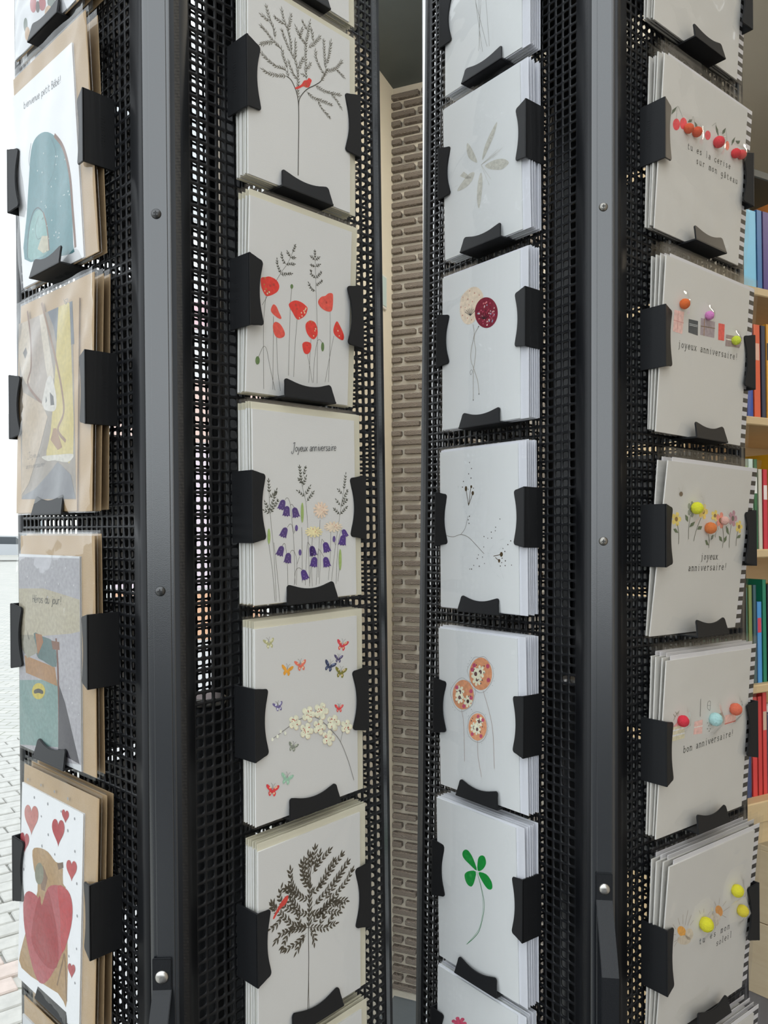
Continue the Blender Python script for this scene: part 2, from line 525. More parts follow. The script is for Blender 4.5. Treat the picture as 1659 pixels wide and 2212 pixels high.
ml2 = ml.copy()  # unseen lamp added to brighten the cream wall and the bricks
ml2.name = 'soffit_fill_glow'
ml2.node_tree.nodes['Principled BSDF'].inputs['Emission Strength'].default_value = 90
ml2.node_tree.nodes['Principled BSDF'].inputs['Emission Color'].default_value = (1, .91, .76, 1)
fill_lamp = empty('ceiling_lamp', T((.62, 1.75, CEIL)), 'unseen warm fill lamp added under the grey soffit', 'lamp')
obj('diffuser', lathe('diffuser', [(.10, -.045), (.12, -.02), (.12, -.008)], ml2, 32), None, fill_lamp)
obj('rim', lathe('rim', [(.13, -.02), (.13, 0.0)], mat('lamp_rim', (.8, .8, .78), .4), 32), None, fill_lamp)

# across the street: pale house, car, coloured sheets on a stand
hm = mat('pale_house_render', (.85, .82, .76), .9, var=.04, vscale=1)
house = empty('house', T((-34, 58, 0)), 'pale rendered house across the street', 'house')
obj('wall', box_mesh('house_wall', -16, 16, 0, 10, 0, 7.2, hm), None, house)
rm = prism('house_roof', [(-16.5, 7.2), (16.5, 7.2), (12.5, 10.4), (-12.5, 10.4)], 0, 10, mat('grey_roof', (.78, .77, .76), .8))
obj('roof', rm, None, house, Matrix(((1, 0, 0, 0), (0, 0, 1, 0), (0, 1, 0, 0), (0, 0, 0, 1))))
for i in range(8):
    for z in (1.0, 4.2):
        wf = obj('window', box_mesh('house_window', 0, 1.3, -.06, .05, 0, 1.8, mat('house_window_frame', (.8, .8, .78), .5)), None, house, T((-14.5 + i * 3.7, 0, z)))
        obj('pane', box_mesh('house_pane', .12, 1.18, -.09, -.05, .12, 1.68, mat('house_glass', (.35, .4, .42), .1)), None, wf)

def car():
    c = empty('car', T((-21.6, 45, 0)) @ Matrix.Rotation(math.radians(14), 4, 'Z'), 'silver car parked across the street', 'car')
    sil = [(-2.1, .35), (2.1, .35), (2.15, .75), (1.35, .92), (.75, 1.42), (-1.0, 1.46), (-1.75, .98), (-2.12, .85)]
    R_ = Matrix(((1, 0, 0, 0), (0, 0, -1, 0), (0, 1, 0, 0), (0, 0, 0, 1)))
    body = prism('car_body', sil, -.85, .85, mat('silver_car_paint', (.42, .44, .46), .25, metal=.4, coat=.6))
    b = obj('body', body, None, c, R_)
    win = prism('car_windows', [(1.15, .95), (.68, 1.36), (-.92, 1.39), (-1.5, 1.0)], -.86, .86, mat('car_glass', (.04, .05, .06), .08))
    obj('window', win, None, c, R_)
    for sx in (-1.3, 1.35):
        for sy in (-.82, .82):
            wl = obj('wheel', lathe('wheel', [(.32, -.1), (.32, .1)], mat('tyre', (.02, .02, .02), .8), 24), None, c, T((sx, sy, .32)) @ Matrix.Rotation(math.pi / 2, 4, 'X'))
            obj('hub_cap', lathe('hub_cap', [(.2, -.12), (.2, .12)], mat('hub', (.5, .5, .5), .3, metal=1), 16), None, wl)
car()
ps = empty('poster_stand', T((-.50, 2.0, 0)), 'tall stand of pastel sheets glimpsed through the mesh of the poppy tower', 'poster stand')
obj('board', box_mesh('poster_board', -.2, .2, 0, .02, .0, 2.9, mat('poster_board_white', (.85, .85, .86), .7)), None, ps)
for z0, z1, c in ((2.12, 2.19, 'f0ccd4'), (1.83, 1.99, 'f4d2c8'), (1.46, 1.82, 'f2dfea'), (1.33, 1.45, 'f2bd9a'), (2.4, 2.7, 'dfe4ea')):
    obj('sheet', box_mesh('sheet_' + c, -.19, .19, -.003, 0, z0, z1, mat('sheet_' + c, [min(.9, v * 1.05) for v in lin(c)], .7)), None, ps)


# ------------------------------------------------------------------ card towers
PITCH = 9.0
LEN = 276.5      # side length between the virtual corners, mm
CUT = 16.2       # corner chamfer
YB, YT = -1480.0, 700.0
MARG = 34.2

def panel_mesh(name, mleft):
    """perforated sheet with rounded square holes; x from CUT to LEN-CUT, y from YB to YT (mm), outer face at z=0"""
    hs = 6.5
    r = 1.05
    nx, ny = 24, int((YT - YB - 40) / PITCH)
    x0 = mleft - (PITCH - hs) / 2
    y0 = YB + 20
    th = 1.4
    # one cell: 4 corners + 8 octagon points
    h = hs / 2
    q = PITCH / 2
    oc = [(-h + r, -h), (h - r, -h), (h, -h + r), (h, h - r), (h - r, h), (-h + r, h), (-h, h - r), (-h, -h + r)]
    cc = [(-q, -q), (q, -q), (q, q), (-q, q)]
    base = np.array([(x, y, 0) for x, y in cc + oc] + [(x, y, -th) for x, y in cc + oc])
    quads = [(0, 1, 5, 4), (1, 2, 7, 6), (2, 3, 9, 8), (3, 0, 11, 10)]
    tris = [(1, 6, 5), (2, 8, 7), (3, 10, 9), (0, 4, 11)]
    bq = [(d + 12, c + 12, b + 12, a + 12) for a, b, c, d in quads]
    bt = [(c + 12, b + 12, a + 12) for a, b, c in tris]
    wall = [(4 + i, 4 + (i + 1) % 8, 16 + (i + 1) % 8, 16 + i) for i in range(8)]
    V, F = [], []
    cx = x0 + q + PITCH * np.arange(nx)
    cy = y0 + q + PITCH * np.arange(ny)
    gx, gy = np.meshgrid(cx, cy)
    cen = np.stack([gx.ravel(), gy.ravel(), np.zeros(gx.size)], 1)
    V = (cen[:, None, :] + base[None]).reshape(-1, 3) * mm
    faces = quads + bq + wall
    off = (np.arange(len(cen)) * 24)[:, None]
    Q = np.concatenate([np.array(f)[None] + off for f in faces])
    TR = np.concatenate([np.array(f)[None] + off for f in tris + bt])
    # plain margins around the field
    xa, xb = x0, x0 + nx * PITCH
    ya, yb = y0, y0 + ny * PITCH
    mv, mf = [], []
    for b in ((CUT, xa, YB, YT), (xb, LEN - CUT, YB, YT), (xa, xb, YB, ya), (xa, xb, yb, YT)):
        v, f = boxv(b[0] * mm, b[1] * mm, b[2] * mm, b[3] * mm, -th * mm, 0)
        n = len(V) + len(mv)
        mv += v
        mf += [tuple(i + n for i in k) for k in f]
    V = np.concatenate([V, np.array(mv)])
    mf = np.array(mf)
    loops = np.concatenate([Q.ravel(), mf.ravel(), TR.ravel()])
    tot = np.concatenate([np.full(len(Q) + len(mf), 4), np.full(len(TR), 3)])
    me = bpy.data.meshes.new(name)
    me.vertices.add(len(V)); me.vertices.foreach_set('co', V.ravel())
    me.loops.add(len(loops)); me.loops.foreach_set('vertex_index', loops.astype(np.int32))
    me.polygons.add(len(tot))
    st = np.concatenate([[0], np.cumsum(tot)[:-1]])
    me.polygons.foreach_set('loop_start', st.astype(np.int32))
    me.polygons.foreach_set('loop_total', tot.astype(np.int32))
    me.update(calc_edges=True)
    me.validate()
    me.materials.append(M_MESH)
    return me

P_RIGHTNEAR = panel_mesh('perforated_panel_a', LEN - MARG - 23 * PITCH - 6.5)
P_LEFTNEAR = panel_mesh('perforated_panel_b', MARG)

def post_mesh():
    """bent chamfered corner profile; local x across the chamfer, y up, z outward"""
    s = 2 ** .5
    w = CUT * s / 2
    rb = 9.0
    d45 = 1 / s
    # chamfer flat from -w..w at z=0; panels run back at 45 degrees
    def bend(cx, sgn):
        pts = []
        t = rb * math.tan(math.radians(22.5))
        # start on the flat, end on the face
        n = 10
        cz = -rb
        for i in range(n + 1):
            a = math.radians(45 * i / n)
            pts.append((cx - sgn * t + sgn * rb * math.sin(a), cz + rb * math.cos(a)))
        return pts
    right = bend(w, 1)
    e = right[-1]
    right.append((e[0] + 5 * d45, e[1] - 5 * d45))
    left = [(-x, z) for x, z in right]
    prof = left[::-1] + right
    th = 1.3
    inner = []
    for i, (x, z) in enumerate(prof):
        p0 = prof[max(0, i - 1)]; p1 = prof[min(len(prof) - 1, i + 1)]
        dx, dz = p1[0] - p0[0], p1[1] - p0[1]
        l = math.hypot(dx, dz)
        inner.append((x + dz / l * th, z - dx / l * th))
    poly = prof + inner[::-1]
    n = len(poly)
    V = [(x * mm, YB * mm, z * mm) for x, z in poly] + [(x * mm, YT * mm, z * mm) for x, z in poly]
    F = [(i, n + i, n + (i + 1) % n, (i + 1) % n) for i in range(n)]
    k = len(prof)
    for o in (0, n):
        for i in range(k - 1):
            q = (o + i, o + i + 1, o + n - 2 - i, o + n - 1 - i)
            F.append(q if o == 0 else q[::-1])
    return mesh('corner_post', V, F, M_POST)
POST = post_mesh()

def screw_mesh(name, m, r=4.0):
    me = lathe(name, [(r * mm, 0), (r * 1.0 * mm, .5 * mm), (r * .82 * mm, 1.5 * mm), (r * .5 * mm, 2.1 * mm), (r * .25 * mm, 2.3 * mm)], m, 22)
    return me
SCREW_D = screw_mesh('screw_dark', M_DSCREW)
SCREW_Z = screw_mesh('screw_zinc', M_SCREW, 5.2)
M_RECESS = mat('screw_recess', (.01, .01, .01), .5)
CROSS = join_boxes('cross_recess', [(-1.7 * mm, 1.7 * mm, -.45 * mm, .45 * mm, 2.15 * mm, 2.42 * mm), (-.45 * mm, .45 * mm, -1.7 * mm, 1.7 * mm, 2.15 * mm, 2.41 * mm)], M_RECESS)

def handle_mesh():
    prof = [(0, 2.4), (24, 2.4), (27, 4), (70, 33), (76, 36), (140, 36), (146, 33), (190, 4), (193, 2.4), (217, 2.4)]
    hw, th = 7.4, 2.4
    V, F = [], []
    for i, (d, z) in enumerate(prof):
        p0 = prof[max(0, i - 1)]; p1 = prof[min(len(prof) - 1, i + 1)]
        dx, dz = p1[0] - p0[0], p1[1] - p0[1]
        l = math.hypot(dx, dz)
        nd, nz = -dz / l, dx / l
        for x in (-hw, hw):
            V.append((x * mm, -d * mm, z * mm))
            V.append((x * mm, -(d - nd * th) * mm, (z - nz * th) * mm))
    for i in range(len(prof) - 1):
        a, b = i * 4, i * 4 + 4
        F += [(a, b, b + 2, a + 2), (a + 1, a + 3, b + 3, b + 1), (a, a + 1, b + 1, b), (a + 2, b + 2, b + 3, a + 3)]
    F += [(0, 2, 3, 1), (len(V) - 4, len(V) - 3, len(V) - 1, len(V) - 2)]
    me = mesh('handle', V, F, M_BLACK)
    bm = bmesh.new(); bm.from_mesh(me)
    bmesh.ops.recalc_face_normals(bm, faces=bm.faces)
    bmesh.ops.bevel(bm, geom=[e for e in bm.edges if e.calc_face_angle(0) > .8], offset=.5 * mm, segments=2, affect='EDGES')
    bm.to_mesh(me); bm.free()
    return me
HANDLE = handle_mesh()

STANDS = {
    'L': dict(Q=(-.17631, .60928, EYE + .01602), a=(-.729489, .683992, -.000726), b=(.683871, .729379, .018099), up=(-.012909, -.012706, .999836)),
    'R': dict(Q=(.20478, .72851, EYE + .01874), a=(-.619977, .784615, -.002841), b=(.784523, .619839, -.017957), up=(.012328, .013362, .999835)),
}
FACES = {}

def build_stand(key, label, screws, hy, plate_y):
    s = STANDS[key]
    up = Vector(s['up']).normalized()
    b = Vector(s['b']); b = (b - up * b.dot(up)).normalized()
    a = up.cross(b).normalized()
    if a.dot(Vector(s['a'])) < 0:
        a = -a
    Q = Vector(s['Q'])
    L = LEN * mm
    base = Q + (a + b) * L / 2 + up * YB * mm
    W0 = frame(base, b, -a, up) if False else Matrix.Translation(base)
    root = empty('card_tower', W0, label, 'card stand')
    inv = W0.inverted()
    def part(name, me, m, Mw, parent=root):
        o = bpy.data.objects.new(name, me)
        link(o, parent)
        o.matrix_basis = (inv @ Mw) if parent is root else Mw
        return o
    sides = [('A', Q + a * L, -a, -b, P_RIGHTNEAR), ('B', Q, b, -a, P_LEFTNEAR), ('G', Q + a * L + b * L, -b, a, P_LEFTNEAR), ('H', Q + b * L, a, b, P_RIGHTNEAR)]
    for nm, o, r, n, me in sides:
        part('perforated_panel', me, None, frame(o, r, up, n))
    # faces for placing cards: A/C measured from the front corner towards negative x
    FACES[key + 'A'] = frame(Q, -a, up, -b)
    FACES[key + 'B'] = frame(Q, b, up, -a)
    FACES[key + 'G'] = frame(Q + a * L + b * L, -b, up, a)
    FACES[key + 'H'] = frame(Q + b * L, a, up, b)
    cut = CUT * mm
    s2 = 2 ** .5
    corners = [(Q, a, b), (Q + b * L, -b, a), (Q + a * L + b * L, -a, -b), (Q + a * L, b, -a)]
    fr = None
    for i, (c, u, v) in enumerate(corners):
        # u: first wall direction (to the left seen from outside), v: the other one
        n = -(u + v).normalized()
        x = (v - u).normalized()
        if x.cross(up).dot(n) < 0:
            x = -x
        Mc = frame(c + (u + v) * cut / 2, x, up, n)
        part('corner_post', POST, None, Mc)
        if i == 0:
            fr = Mc
    w2 = CUT * s2 / 2
    part('corner_strip', box_mesh('corner_strip', -5.8 * mm, 8.2 * mm, YB * mm, YT * mm, -.2 * mm, .8 * mm, M_POST, .35 * mm, 2), None, fr)
    for x, y in screws:
        so = part('screw', SCREW_D if key == 'L' else SCREW_Z2, None, fr @ T((x * mm, y * mm, .8 * mm)))
        c = bpy.data.objects.new('cross_recess', CROSS); link(c, so)
    h = part('handle', HANDLE, None, fr @ T((hy[0] * mm, hy[1] * mm, .8 * mm)))
    for d in (14, 203):
        so = bpy.data.objects.new('screw', SCREW_Z); link(so, h); so.matrix_basis = T((0, -d * mm, 2.4 * mm))
    ctr = Q + (a + b) * L / 2
    part('central_pole', lathe('central_pole', [(17 * mm, YB * mm), (17 * mm, plate_y * mm)], M_BLACK, 28), None, frame(ctr, b, -a, up) @ Matrix.Identity(4))
    i0 = 8 * mm
    def plate(y, t, grow=0.0):
        h = L / 2 - 3 * mm + grow
        c = cut + (grow if grow > 0 else -1 * mm)
        poly = [(-h + c, -h), (h - c, -h), (h, -h + c), (h, h - c), (h - c, h), (-h + c, h), (-h, h - c), (-h, -h + c)]
        return prism('plate', poly, y * mm, (y + t) * mm, M_BLACK)
    fp = frame(ctr, b, a, up)
    if fp.determinant() < 0:
        fp = frame(ctr, b, -a, up)
    part('pole_collar', lathe('pole_collar', [(17.5 * mm, (plate_y - 7) * mm), (18.6 * mm, (plate_y - 5) * mm), (18.6 * mm, plate_y * mm), (17.0 * mm, (plate_y + 1.2) * mm)], M_SCREW, 36), None, fp)
    part('top_plate', plate(YT, 3, .004), None, fp)
    part('base_plate', plate(YB - 6, 6, .004), None, fp)
    part('floor_plinth', lathe('floor_plinth', [(150 * mm, YB * mm - (base.z) - .004), (150 * mm, YB * mm - base.z + .012), (40 * mm, YB * mm - base.z + .03), (40 * mm, YB * mm - 6 * mm)], M_BLACK, 40), None, fp)
    return root

SCREW_Z2 = screw_mesh('screw_steel', mat('worn_steel_screw', (.30, .285, .26), .34, metal=1), 4.2)
build_stand('L', 'black perforated metal card tower carrying the poppy and bluebell cards', [(-.5, 236.3), (-.2, -62.2)], (-1.5, -348.3), -186)
build_stand('R', 'black perforated metal card tower carrying the pompom and clover cards', [(0, 291.7), (.1, -27.0)], (.8, -332.6), -186)
FACE = {'A': FACES['LA'], 'B': FACES['LB'], 'C': FACES['RA'], 'D': FACES['RB']}

# ------------------------------------------------------------------ clips
def clip_meshes():
    """plate stands on the sheet along y (length), rises in z; lip folds over towards +x"""
    Ln, H, t, lw = 60.0, 28.0, 1.9, 17.0
    plate = box_mesh('clip_plate', 0, t * mm, 0, Ln * mm, 0, (H - .2) * mm, M_CLIP, .35 * mm, 2)
    out = [(0, 0)]
    pts = []
    # outline of the lip in (x: across, y: along)
    def arc(cx, cy, r, a0, a1, n=5):
        return [(cx + r * math.cos(math.radians(a0 + (a1 - a0) * i / n)), cy + r * math.sin(math.radians(a0 + (a1 - a0) * i / n))) for i in range(n + 1)]
    pts += [(0.0, 0.0)]
    pts += [(6, .9), (11, 2.0)]
    pts += arc(14, 5.4, 3.0, -75, 10, 5)
    for i in range(1, 12):
        y = 7 + (Ln - 14) * i / 12
        k = (y - Ln / 2) / (Ln / 2 - 7)
        pts.append((12.6 + 4.4 * k * k, y))
    pts += arc(14, Ln - 5.4, 3.0, -10, 75, 5)
    pts += [(11, Ln - 2.0), (6, Ln - .9), (0, Ln)]
    n = len(pts)
    dz = 3.6
    def z(x):
        return H - dz * x / lw
    V = [(x * mm, y * mm, (z(x)) * mm) for x, y in pts] + [(x * mm, y * mm, (z(x) - 1.7) * mm) for x, y in pts]
    F = [tuple(range(n)), tuple(range(2 * n - 1, n - 1, -1))] + [(i, n + i, n + (i + 1) % n, (i + 1) % n) for i in range(n)]
    lip = mesh('clip_lip', V, F, M_CLIP)
    bm = bmesh.new(); bm.from_mesh(lip)
    bmesh.ops.recalc_face_normals(bm, faces=bm.faces)
    bmesh.ops.bevel(bm, geom=[e for e in bm.edges if e.calc_face_angle(0) > 1.1], offset=.4 * mm, segments=2, affect='EDGES')
    bm.to_mesh(lip); bm.free()
    # raised moulding marks on the outside of the plate (tiny, two groups)
    bx = []
    rr = random.Random(2)
    y = 17.0
    for k in range(11):
        if k == 5:
            y += 2.2
        for zz in (8.6, 10.6):
            hgt = rr.choice((1.2, 1.8))
            bx.append((-.12 * mm, .05 * mm, y * mm, (y + .35) * mm, zz * mm, (zz + hgt) * mm))
        if k % 2 == 0:
            bx.append((-.12 * mm, .05 * mm, y * mm, (y + 1.5) * mm, 8.6 * mm, 8.9 * mm))
        y += 2.3
    marks = join_boxes('clip_marks', bx, M_CLIP)
    # mirrored versions for the other side
    def mirror(me, nm):
        m2 = me.copy(); m2.name = nm
        for v in m2.vertices:
            v.co.x = -v.co.x
        m2.flip_normals()
        return m2
    return (plate, lip, marks), (mirror(plate, 'clip_plate_m'), mirror(lip, 'clip_lip_m'), mirror(marks, 'clip_marks_m'))
CLIP, CLIP_M = clip_meshes()

def place_clip(Mw, mirrored, label, group):
    ms = CLIP_M if mirrored else CLIP
    o = bpy.data.objects.new('card_clip', ms[0])
    C.objects.link(o)
    o.matrix_world = Mw
    tag(o, label, 'clip', group)
    link(bpy.data.objects.new('lip', ms[1]), o)
    link(bpy.data.objects.new('moulded_marks', ms[2]), o)
    return o

# ------------------------------------------------------------------ printed artwork
ART={
'B1':[
 ('S','3a3a34',0.9,[(54.5,15.9),(54.9,36.9),(55.4,59.8),(55.3,76.7),(54.5,83.2),(53.0,88.3),(50.4,92.9),(46.7,97.1),(41.7,98.4)]),
 ('S','3a3a34',0.8,[(55.3,76.7),(56.2,83.9),(60.8,91.3),(66.8,97.6),(74.5,103.5),(81.5,109.8),(86.2,117.5),(88.6,122.0)]),
 ('N','5c584c',0.3,4.0,0.75,2.5,30,[[(41.7,98.4),(31.7,94.9),(21.9,92.6),(16.4,93.1)],[(44.6,97.9),(40.2,103.4),(28.9,102.1),(20.6,104.1),(15.1,106.1)],[(43.1,104.6),(38.1,113.7),(36.0,119.4),(27.6,122.4),(17.9,128.0),(15.2,129.0)],[(27.6,121.9),(20.6,118.3),(14.5,114.5)],[(29.0,125.2),(27.6,133.4),(23.4,139.2),(20.0,147.5)],[(23.4,137.1),(15.2,138.8)],[(54.5,83.2),(54.8,93.5),(54.1,109.1),(50.5,117.7),(43.2,124.7),(37.5,134.5)],[(51.9,117.2),(51.7,132.9)],[(47.5,122.1),(46.1,131.6),(43.3,139.3),(39.0,145.2),(36.8,153.1)],[(43.2,138.2),(46.9,152.8)],[(39.7,142.2),(30.4,143.5)],[(54.8,100.3),(48.9,103.6),(44.6,110.8)],[(54.9,109.4),(59.7,120.4)],[(64.6,104.2),(63.8,113.0),(63.6,129.0),(64.7,139.7),(67.0,148.8),(68.8,157.6)],[(64.7,135.1),(57.9,139.0),(52.8,145.3)],[(66.9,133.8),(74.6,141.7),(80.1,148.8)],[(73.1,141.1),(70.8,151.0)],[(66.2,148.4),(61.3,153.1)],[(56.4,137.3),(59.4,147.1)],[(64.6,113.4),(68.7,119.6)],[(64.1,107.4),(60.8,107.2)],[(86.2,117.5),(80.8,122.3),(76.1,128.5),(75.4,134.0)],[(87.9,122.9),(86.3,135.1),(85.6,147.1)],[(88.7,127.9),(92.7,141.3),(94.3,150.9)],[(88.6,122.0),(99.9,129.0),(107.3,138.0)],[(99.9,128.7),(109.7,125.8)],[(74.5,103.5),(83.8,102.5),(93.4,103.9),(104.7,106.5)],[(93.4,103.9),(101.4,99.9),(106.3,95.8)],[(64.5,93.9),(72.9,91.4),(82.2,92.6),(93.3,93.3)],[(77.5,91.4),(83.8,85.0),(90.9,81.8)],[(81.5,109.8),(86.2,117.5),(88.6,122.0)]]),
 ('P','cf3a35',[(51.1,92.0),(54.1,94.3),(58.5,97.8),(61.5,102.4),(65.3,104.5),(66.8,106.8),(68.7,107.2),(70.7,106.4),(69.6,103.3),(67.6,99.1),(64.5,97.5),(60.8,97.0),(56.3,93.5),(52.6,91.3)]),
 ('D','7d6a2a',0.6,[(63.8,100.5),(62.3,98.1),(64.5,99.0)]),
],
'B2':[
 ('S','55534c',0.35,[(19.1,5.0),(17.9,37.9),(17.4,64.8),(19.3,83.5)]),
 ('S','55534c',0.35,[(15.4,75.3),(20.7,83.8),(34.7,106.3),(42.3,116.8),(49.8,132.5)]),
 ('S','55534c',0.35,[(31.3,5.2),(25.1,24.8),(21.3,38.4),(18.1,40.9),(15.2,36.4),(12.6,30.6)]),
 ('S','55534c',0.35,[(28.9,5.5),(28.3,39.4),(27.8,67.8)]),
 ('S','55534c',0.35,[(37.3,5.3),(33.6,23.7),(31.7,50.9)]),
 ('S','55534c',0.35,[(45.9,19.7),(45.9,53.2),(46.2,81.1),(47.2,95.7)]),
 ('S','55534c',0.35,[(51.8,19.3),(52.4,45.2),(54.2,69.7)]),
 ('S','55534c',0.35,[(69.4,16.3),(70.0,36.4),(70.9,55.4)]),
 ('S','55534c',0.35,[(73.7,16.8),(70.2,30.7),(67.1,41.2)]),
 ('S','55534c',0.35,[(74.9,17.0),(75.4,34.9),(77.9,52.5),(80.9,56.7),(84.1,54.6)]),
 ('S','55534c',0.35,[(79.4,16.9),(78.5,58.4),(75.7,98.1),(73.0,133.0)]),
 ('S','55534c',0.35,[(89.2,19.2),(93.4,39.7),(98.7,62.8)]),
 ('S','55534c',0.35,[(93.5,19.7),(94.2,60.9),(93.2,84.1)]),
 ('N','3f4036',0.35,2.6,0.9,2.2,38,[[(34.7,105.8),(31.0,112.1),(30.2,116.3)],[(34.7,105.2),(46.1,108.3)],[(40.1,115.2),(36.5,117.7),(35.2,122.4)],[(40.1,115.2),(48.8,117.2)],[(45.0,121.9),(42.0,125.6)],[(45.0,121.9),(49.3,122.9)],[(47.0,126.8),(49.8,133.0)],[(75.0,110.5),(69.8,112.9),(69.0,115.0)],[(75.0,110.5),(80.5,116.3)],[(75.2,103.7),(81.6,109.1)],[(74.9,99.1),(70.2,99.9),(67.1,103.8)],[(74.2,120.7),(69.6,120.8)],[(74.2,120.7),(78.7,123.4)],[(73.7,126.3),(69.3,128.1)],[(73.7,126.3),(77.8,129.5)],[(73.5,127.4),(73.0,133.5)]]),
 ('P','d8372f',[(13.5,97.4),(18.2,99.3),(23.0,100.7),(30.0,99.3),(33.3,95.1),(31.9,90.4),(27.5,86.8),(22.0,84.1),(18.6,84.0),(15.1,88.1),(13.6,92.1)]),
 ('P','e05347',[(24.7,73.2),(27.1,78.0),(30.6,77.0),(33.6,72.6),(36.5,68.2),(34.4,67.0),(29.5,68.6),(25.9,70.7)]),
 ('P','e05347',[(27.3,60.0),(29.6,63.5),(33.8,63.3),(37.5,60.7),(40.5,56.2),(39.9,52.8),(35.6,50.6),(31.4,50.9),(28.5,54.2)]),
 ('P','d8372f',[(44.2,81.2),(50.5,85.8),(57.8,86.1),(64.7,83.4),(65.8,80.8),(63.4,75.2),(56.8,70.5),(53.1,70.6),(48.6,75.4)]),
 ('P','e05347',[(78.5,91.2),(82.0,95.3),(86.7,97.1),(90.5,100.1),(95.3,101.1),(96.6,97.6),(95.8,86.3),(91.1,83.7),(83.9,84.7),(79.1,87.9)]),
 ('P','d8372f',[(64.1,67.4),(68.9,71.7),(75.0,71.0),(78.0,66.3),(78.4,60.7),(74.7,56.0),(70.1,56.5),(65.4,60.8)]),
 ('P','d8372f',[(60.8,49.3),(64.9,52.2),(71.0,51.5),(70.9,45.7),(67.5,41.6),(63.0,42.3)]),
 ('P','d8372f',[(98.0,69.7),(101.8,76.8),(106.0,73.4),(111.2,66.0),(110.6,60.9),(104.8,61.4),(99.0,64.6)]),
 ('D','f0c9a8',0.75,[(64.0,81.6),(61.8,78.9),(58.9,76.7),(62.6,77.4),(59.7,74.0),(56.8,71.8),(63.3,80.3),(75.3,63.6),(73.9,58.8),(76.0,65.4),(17.8,87.6),(20.6,86.0),(22.6,87.5),(103.7,68.3),(105.5,63.9)]),
 ('D','a8803a',0.7,[(17.8,98.3),(19.1,89.5),(21.3,87.7),(17.0,92.8),(67.4,70.3),(71.2,70.9),(102.7,74.0),(102.0,70.4)]),
 ('D','b83a30',1.1,[(23.2,93.0),(27.3,94.9),(66.5,49.1),(53.6,79.1),(52.0,82.2),(88.4,91.4)]),
 ('P','5f7a4a',[(14.0,28.5),(13.9,27.0),(13.3,25.7),(12.4,24.9),(11.3,24.7),(10.4,25.3),(9.7,26.4),(9.5,27.8),(9.7,29.4),(10.3,30.6),(11.1,31.4),(12.2,31.6),(13.1,31.0),(13.8,29.9)]),
 ('P','5f7a4a',[(86.9,51.0),(86.8,49.1),(86.3,47.6),(85.6,46.7),(84.8,46.6),(84.0,47.3),(83.4,48.6),(83.2,50.4),(83.3,52.2),(83.8,53.8),(84.5,54.7),(85.3,54.8),(86.1,54.1),(86.7,52.8)]),
 ('P','5f7a4a',[(48.8,97.7),(48.6,96.8),(48.2,96.0),(47.6,95.5),(46.9,95.4),(46.2,95.6),(45.8,96.2),(45.6,97.1),(45.7,98.0),(46.1,98.7),(46.8,99.3),(47.5,99.4),(48.1,99.1),(48.6,98.5)]),
],
'B3':[
 ('S','5a584f',0.35,[(23.3,1.9),(21.1,44.2),(17.6,78.8),(16.6,103.6)]),
 ('S','5a584f',0.35,[(27.1,1.6),(23.1,38.7),(21.3,51.8)]),
 ('S','5a584f',0.35,[(60.8,12.2),(59.4,61.9),(57.6,85.6),(53.4,101.2),(51.0,116.3)]),
 ('S','5a584f',0.35,[(83.2,16.4),(85.9,38.2),(87.1,61.4)]),
 ('S','5a584f',0.35,[(87.1,15.6),(91.5,41.5),(98.6,75.3),(103.9,97.7),(106.6,112.0)]),
 ('S','5a584f',0.35,[(44.0,15.6),(43.2,54.4),(41.3,71.1),(40.0,83.2),(38.0,88.8),(35.8,89.8),(33.7,87.6)]),
 ('S','5a584f',0.35,[(40.0,83.2),(41.5,84.4),(44.3,81.6)]),
 ('S','5a584f',0.35,[(43.2,58.9),(45.5,63.3)]),
 ('S','5a584f',0.35,[(42.5,60.0),(41.5,66.1),(39.0,67.2),(36.2,64.5)]),
 ('S','5a584f',0.35,[(36.1,15.1),(35.7,34.9),(33.8,49.2),(31.7,50.4),(30.2,48.2)]),
 ('S','5a584f',0.35,[(45.4,14.4),(46.5,34.3),(43.7,43.3),(40.8,44.6),(38.6,42.2)]),
 ('S','5a584f',0.35,[(46.4,32.1),(49.4,38.7)]),
 ('S','5a584f',0.35,[(52.3,16.2),(52.6,54.2),(52.5,64.3)]),
 ('S','5a584f',0.35,[(43.2,14.6),(44.9,26.7),(48.6,29.2),(52.2,27.4)]),
 ('S','5a584f',0.35,[(55.7,13.7),(58.5,48.4),(60.7,49.5),(62.9,47.1)]),
 ('S','5a584f',0.35,[(63.8,12.0),(63.4,27.9),(65.0,38.0)]),
 ('S','5a584f',0.35,[(68.4,12.8),(71.2,42.3),(73.5,43.3),(78.1,37.4)]),
 ('S','5a584f',0.35,[(72.2,13.7),(75.2,50.1),(77.5,51.8),(79.8,49.4)]),
 ('S','5a584f',0.35,[(70.8,19.5),(74.0,70.8)]),
 ('S','5a584f',0.35,[(60.9,14.5),(64.6,55.0)]),
 ('S','5a584f',0.35,[(92.6,12.3),(95.6,47.2),(99.9,61.1)]),
 ('S','5a584f',0.35,[(92.7,47.3),(90.9,52.0)]),
 ('S','5a584f',0.35,[(95.0,14.5),(96.9,26.1)]),
 ('S','5a584f',0.35,[(15.8,51.9),(19.5,28.1),(21.9,2.0)]),
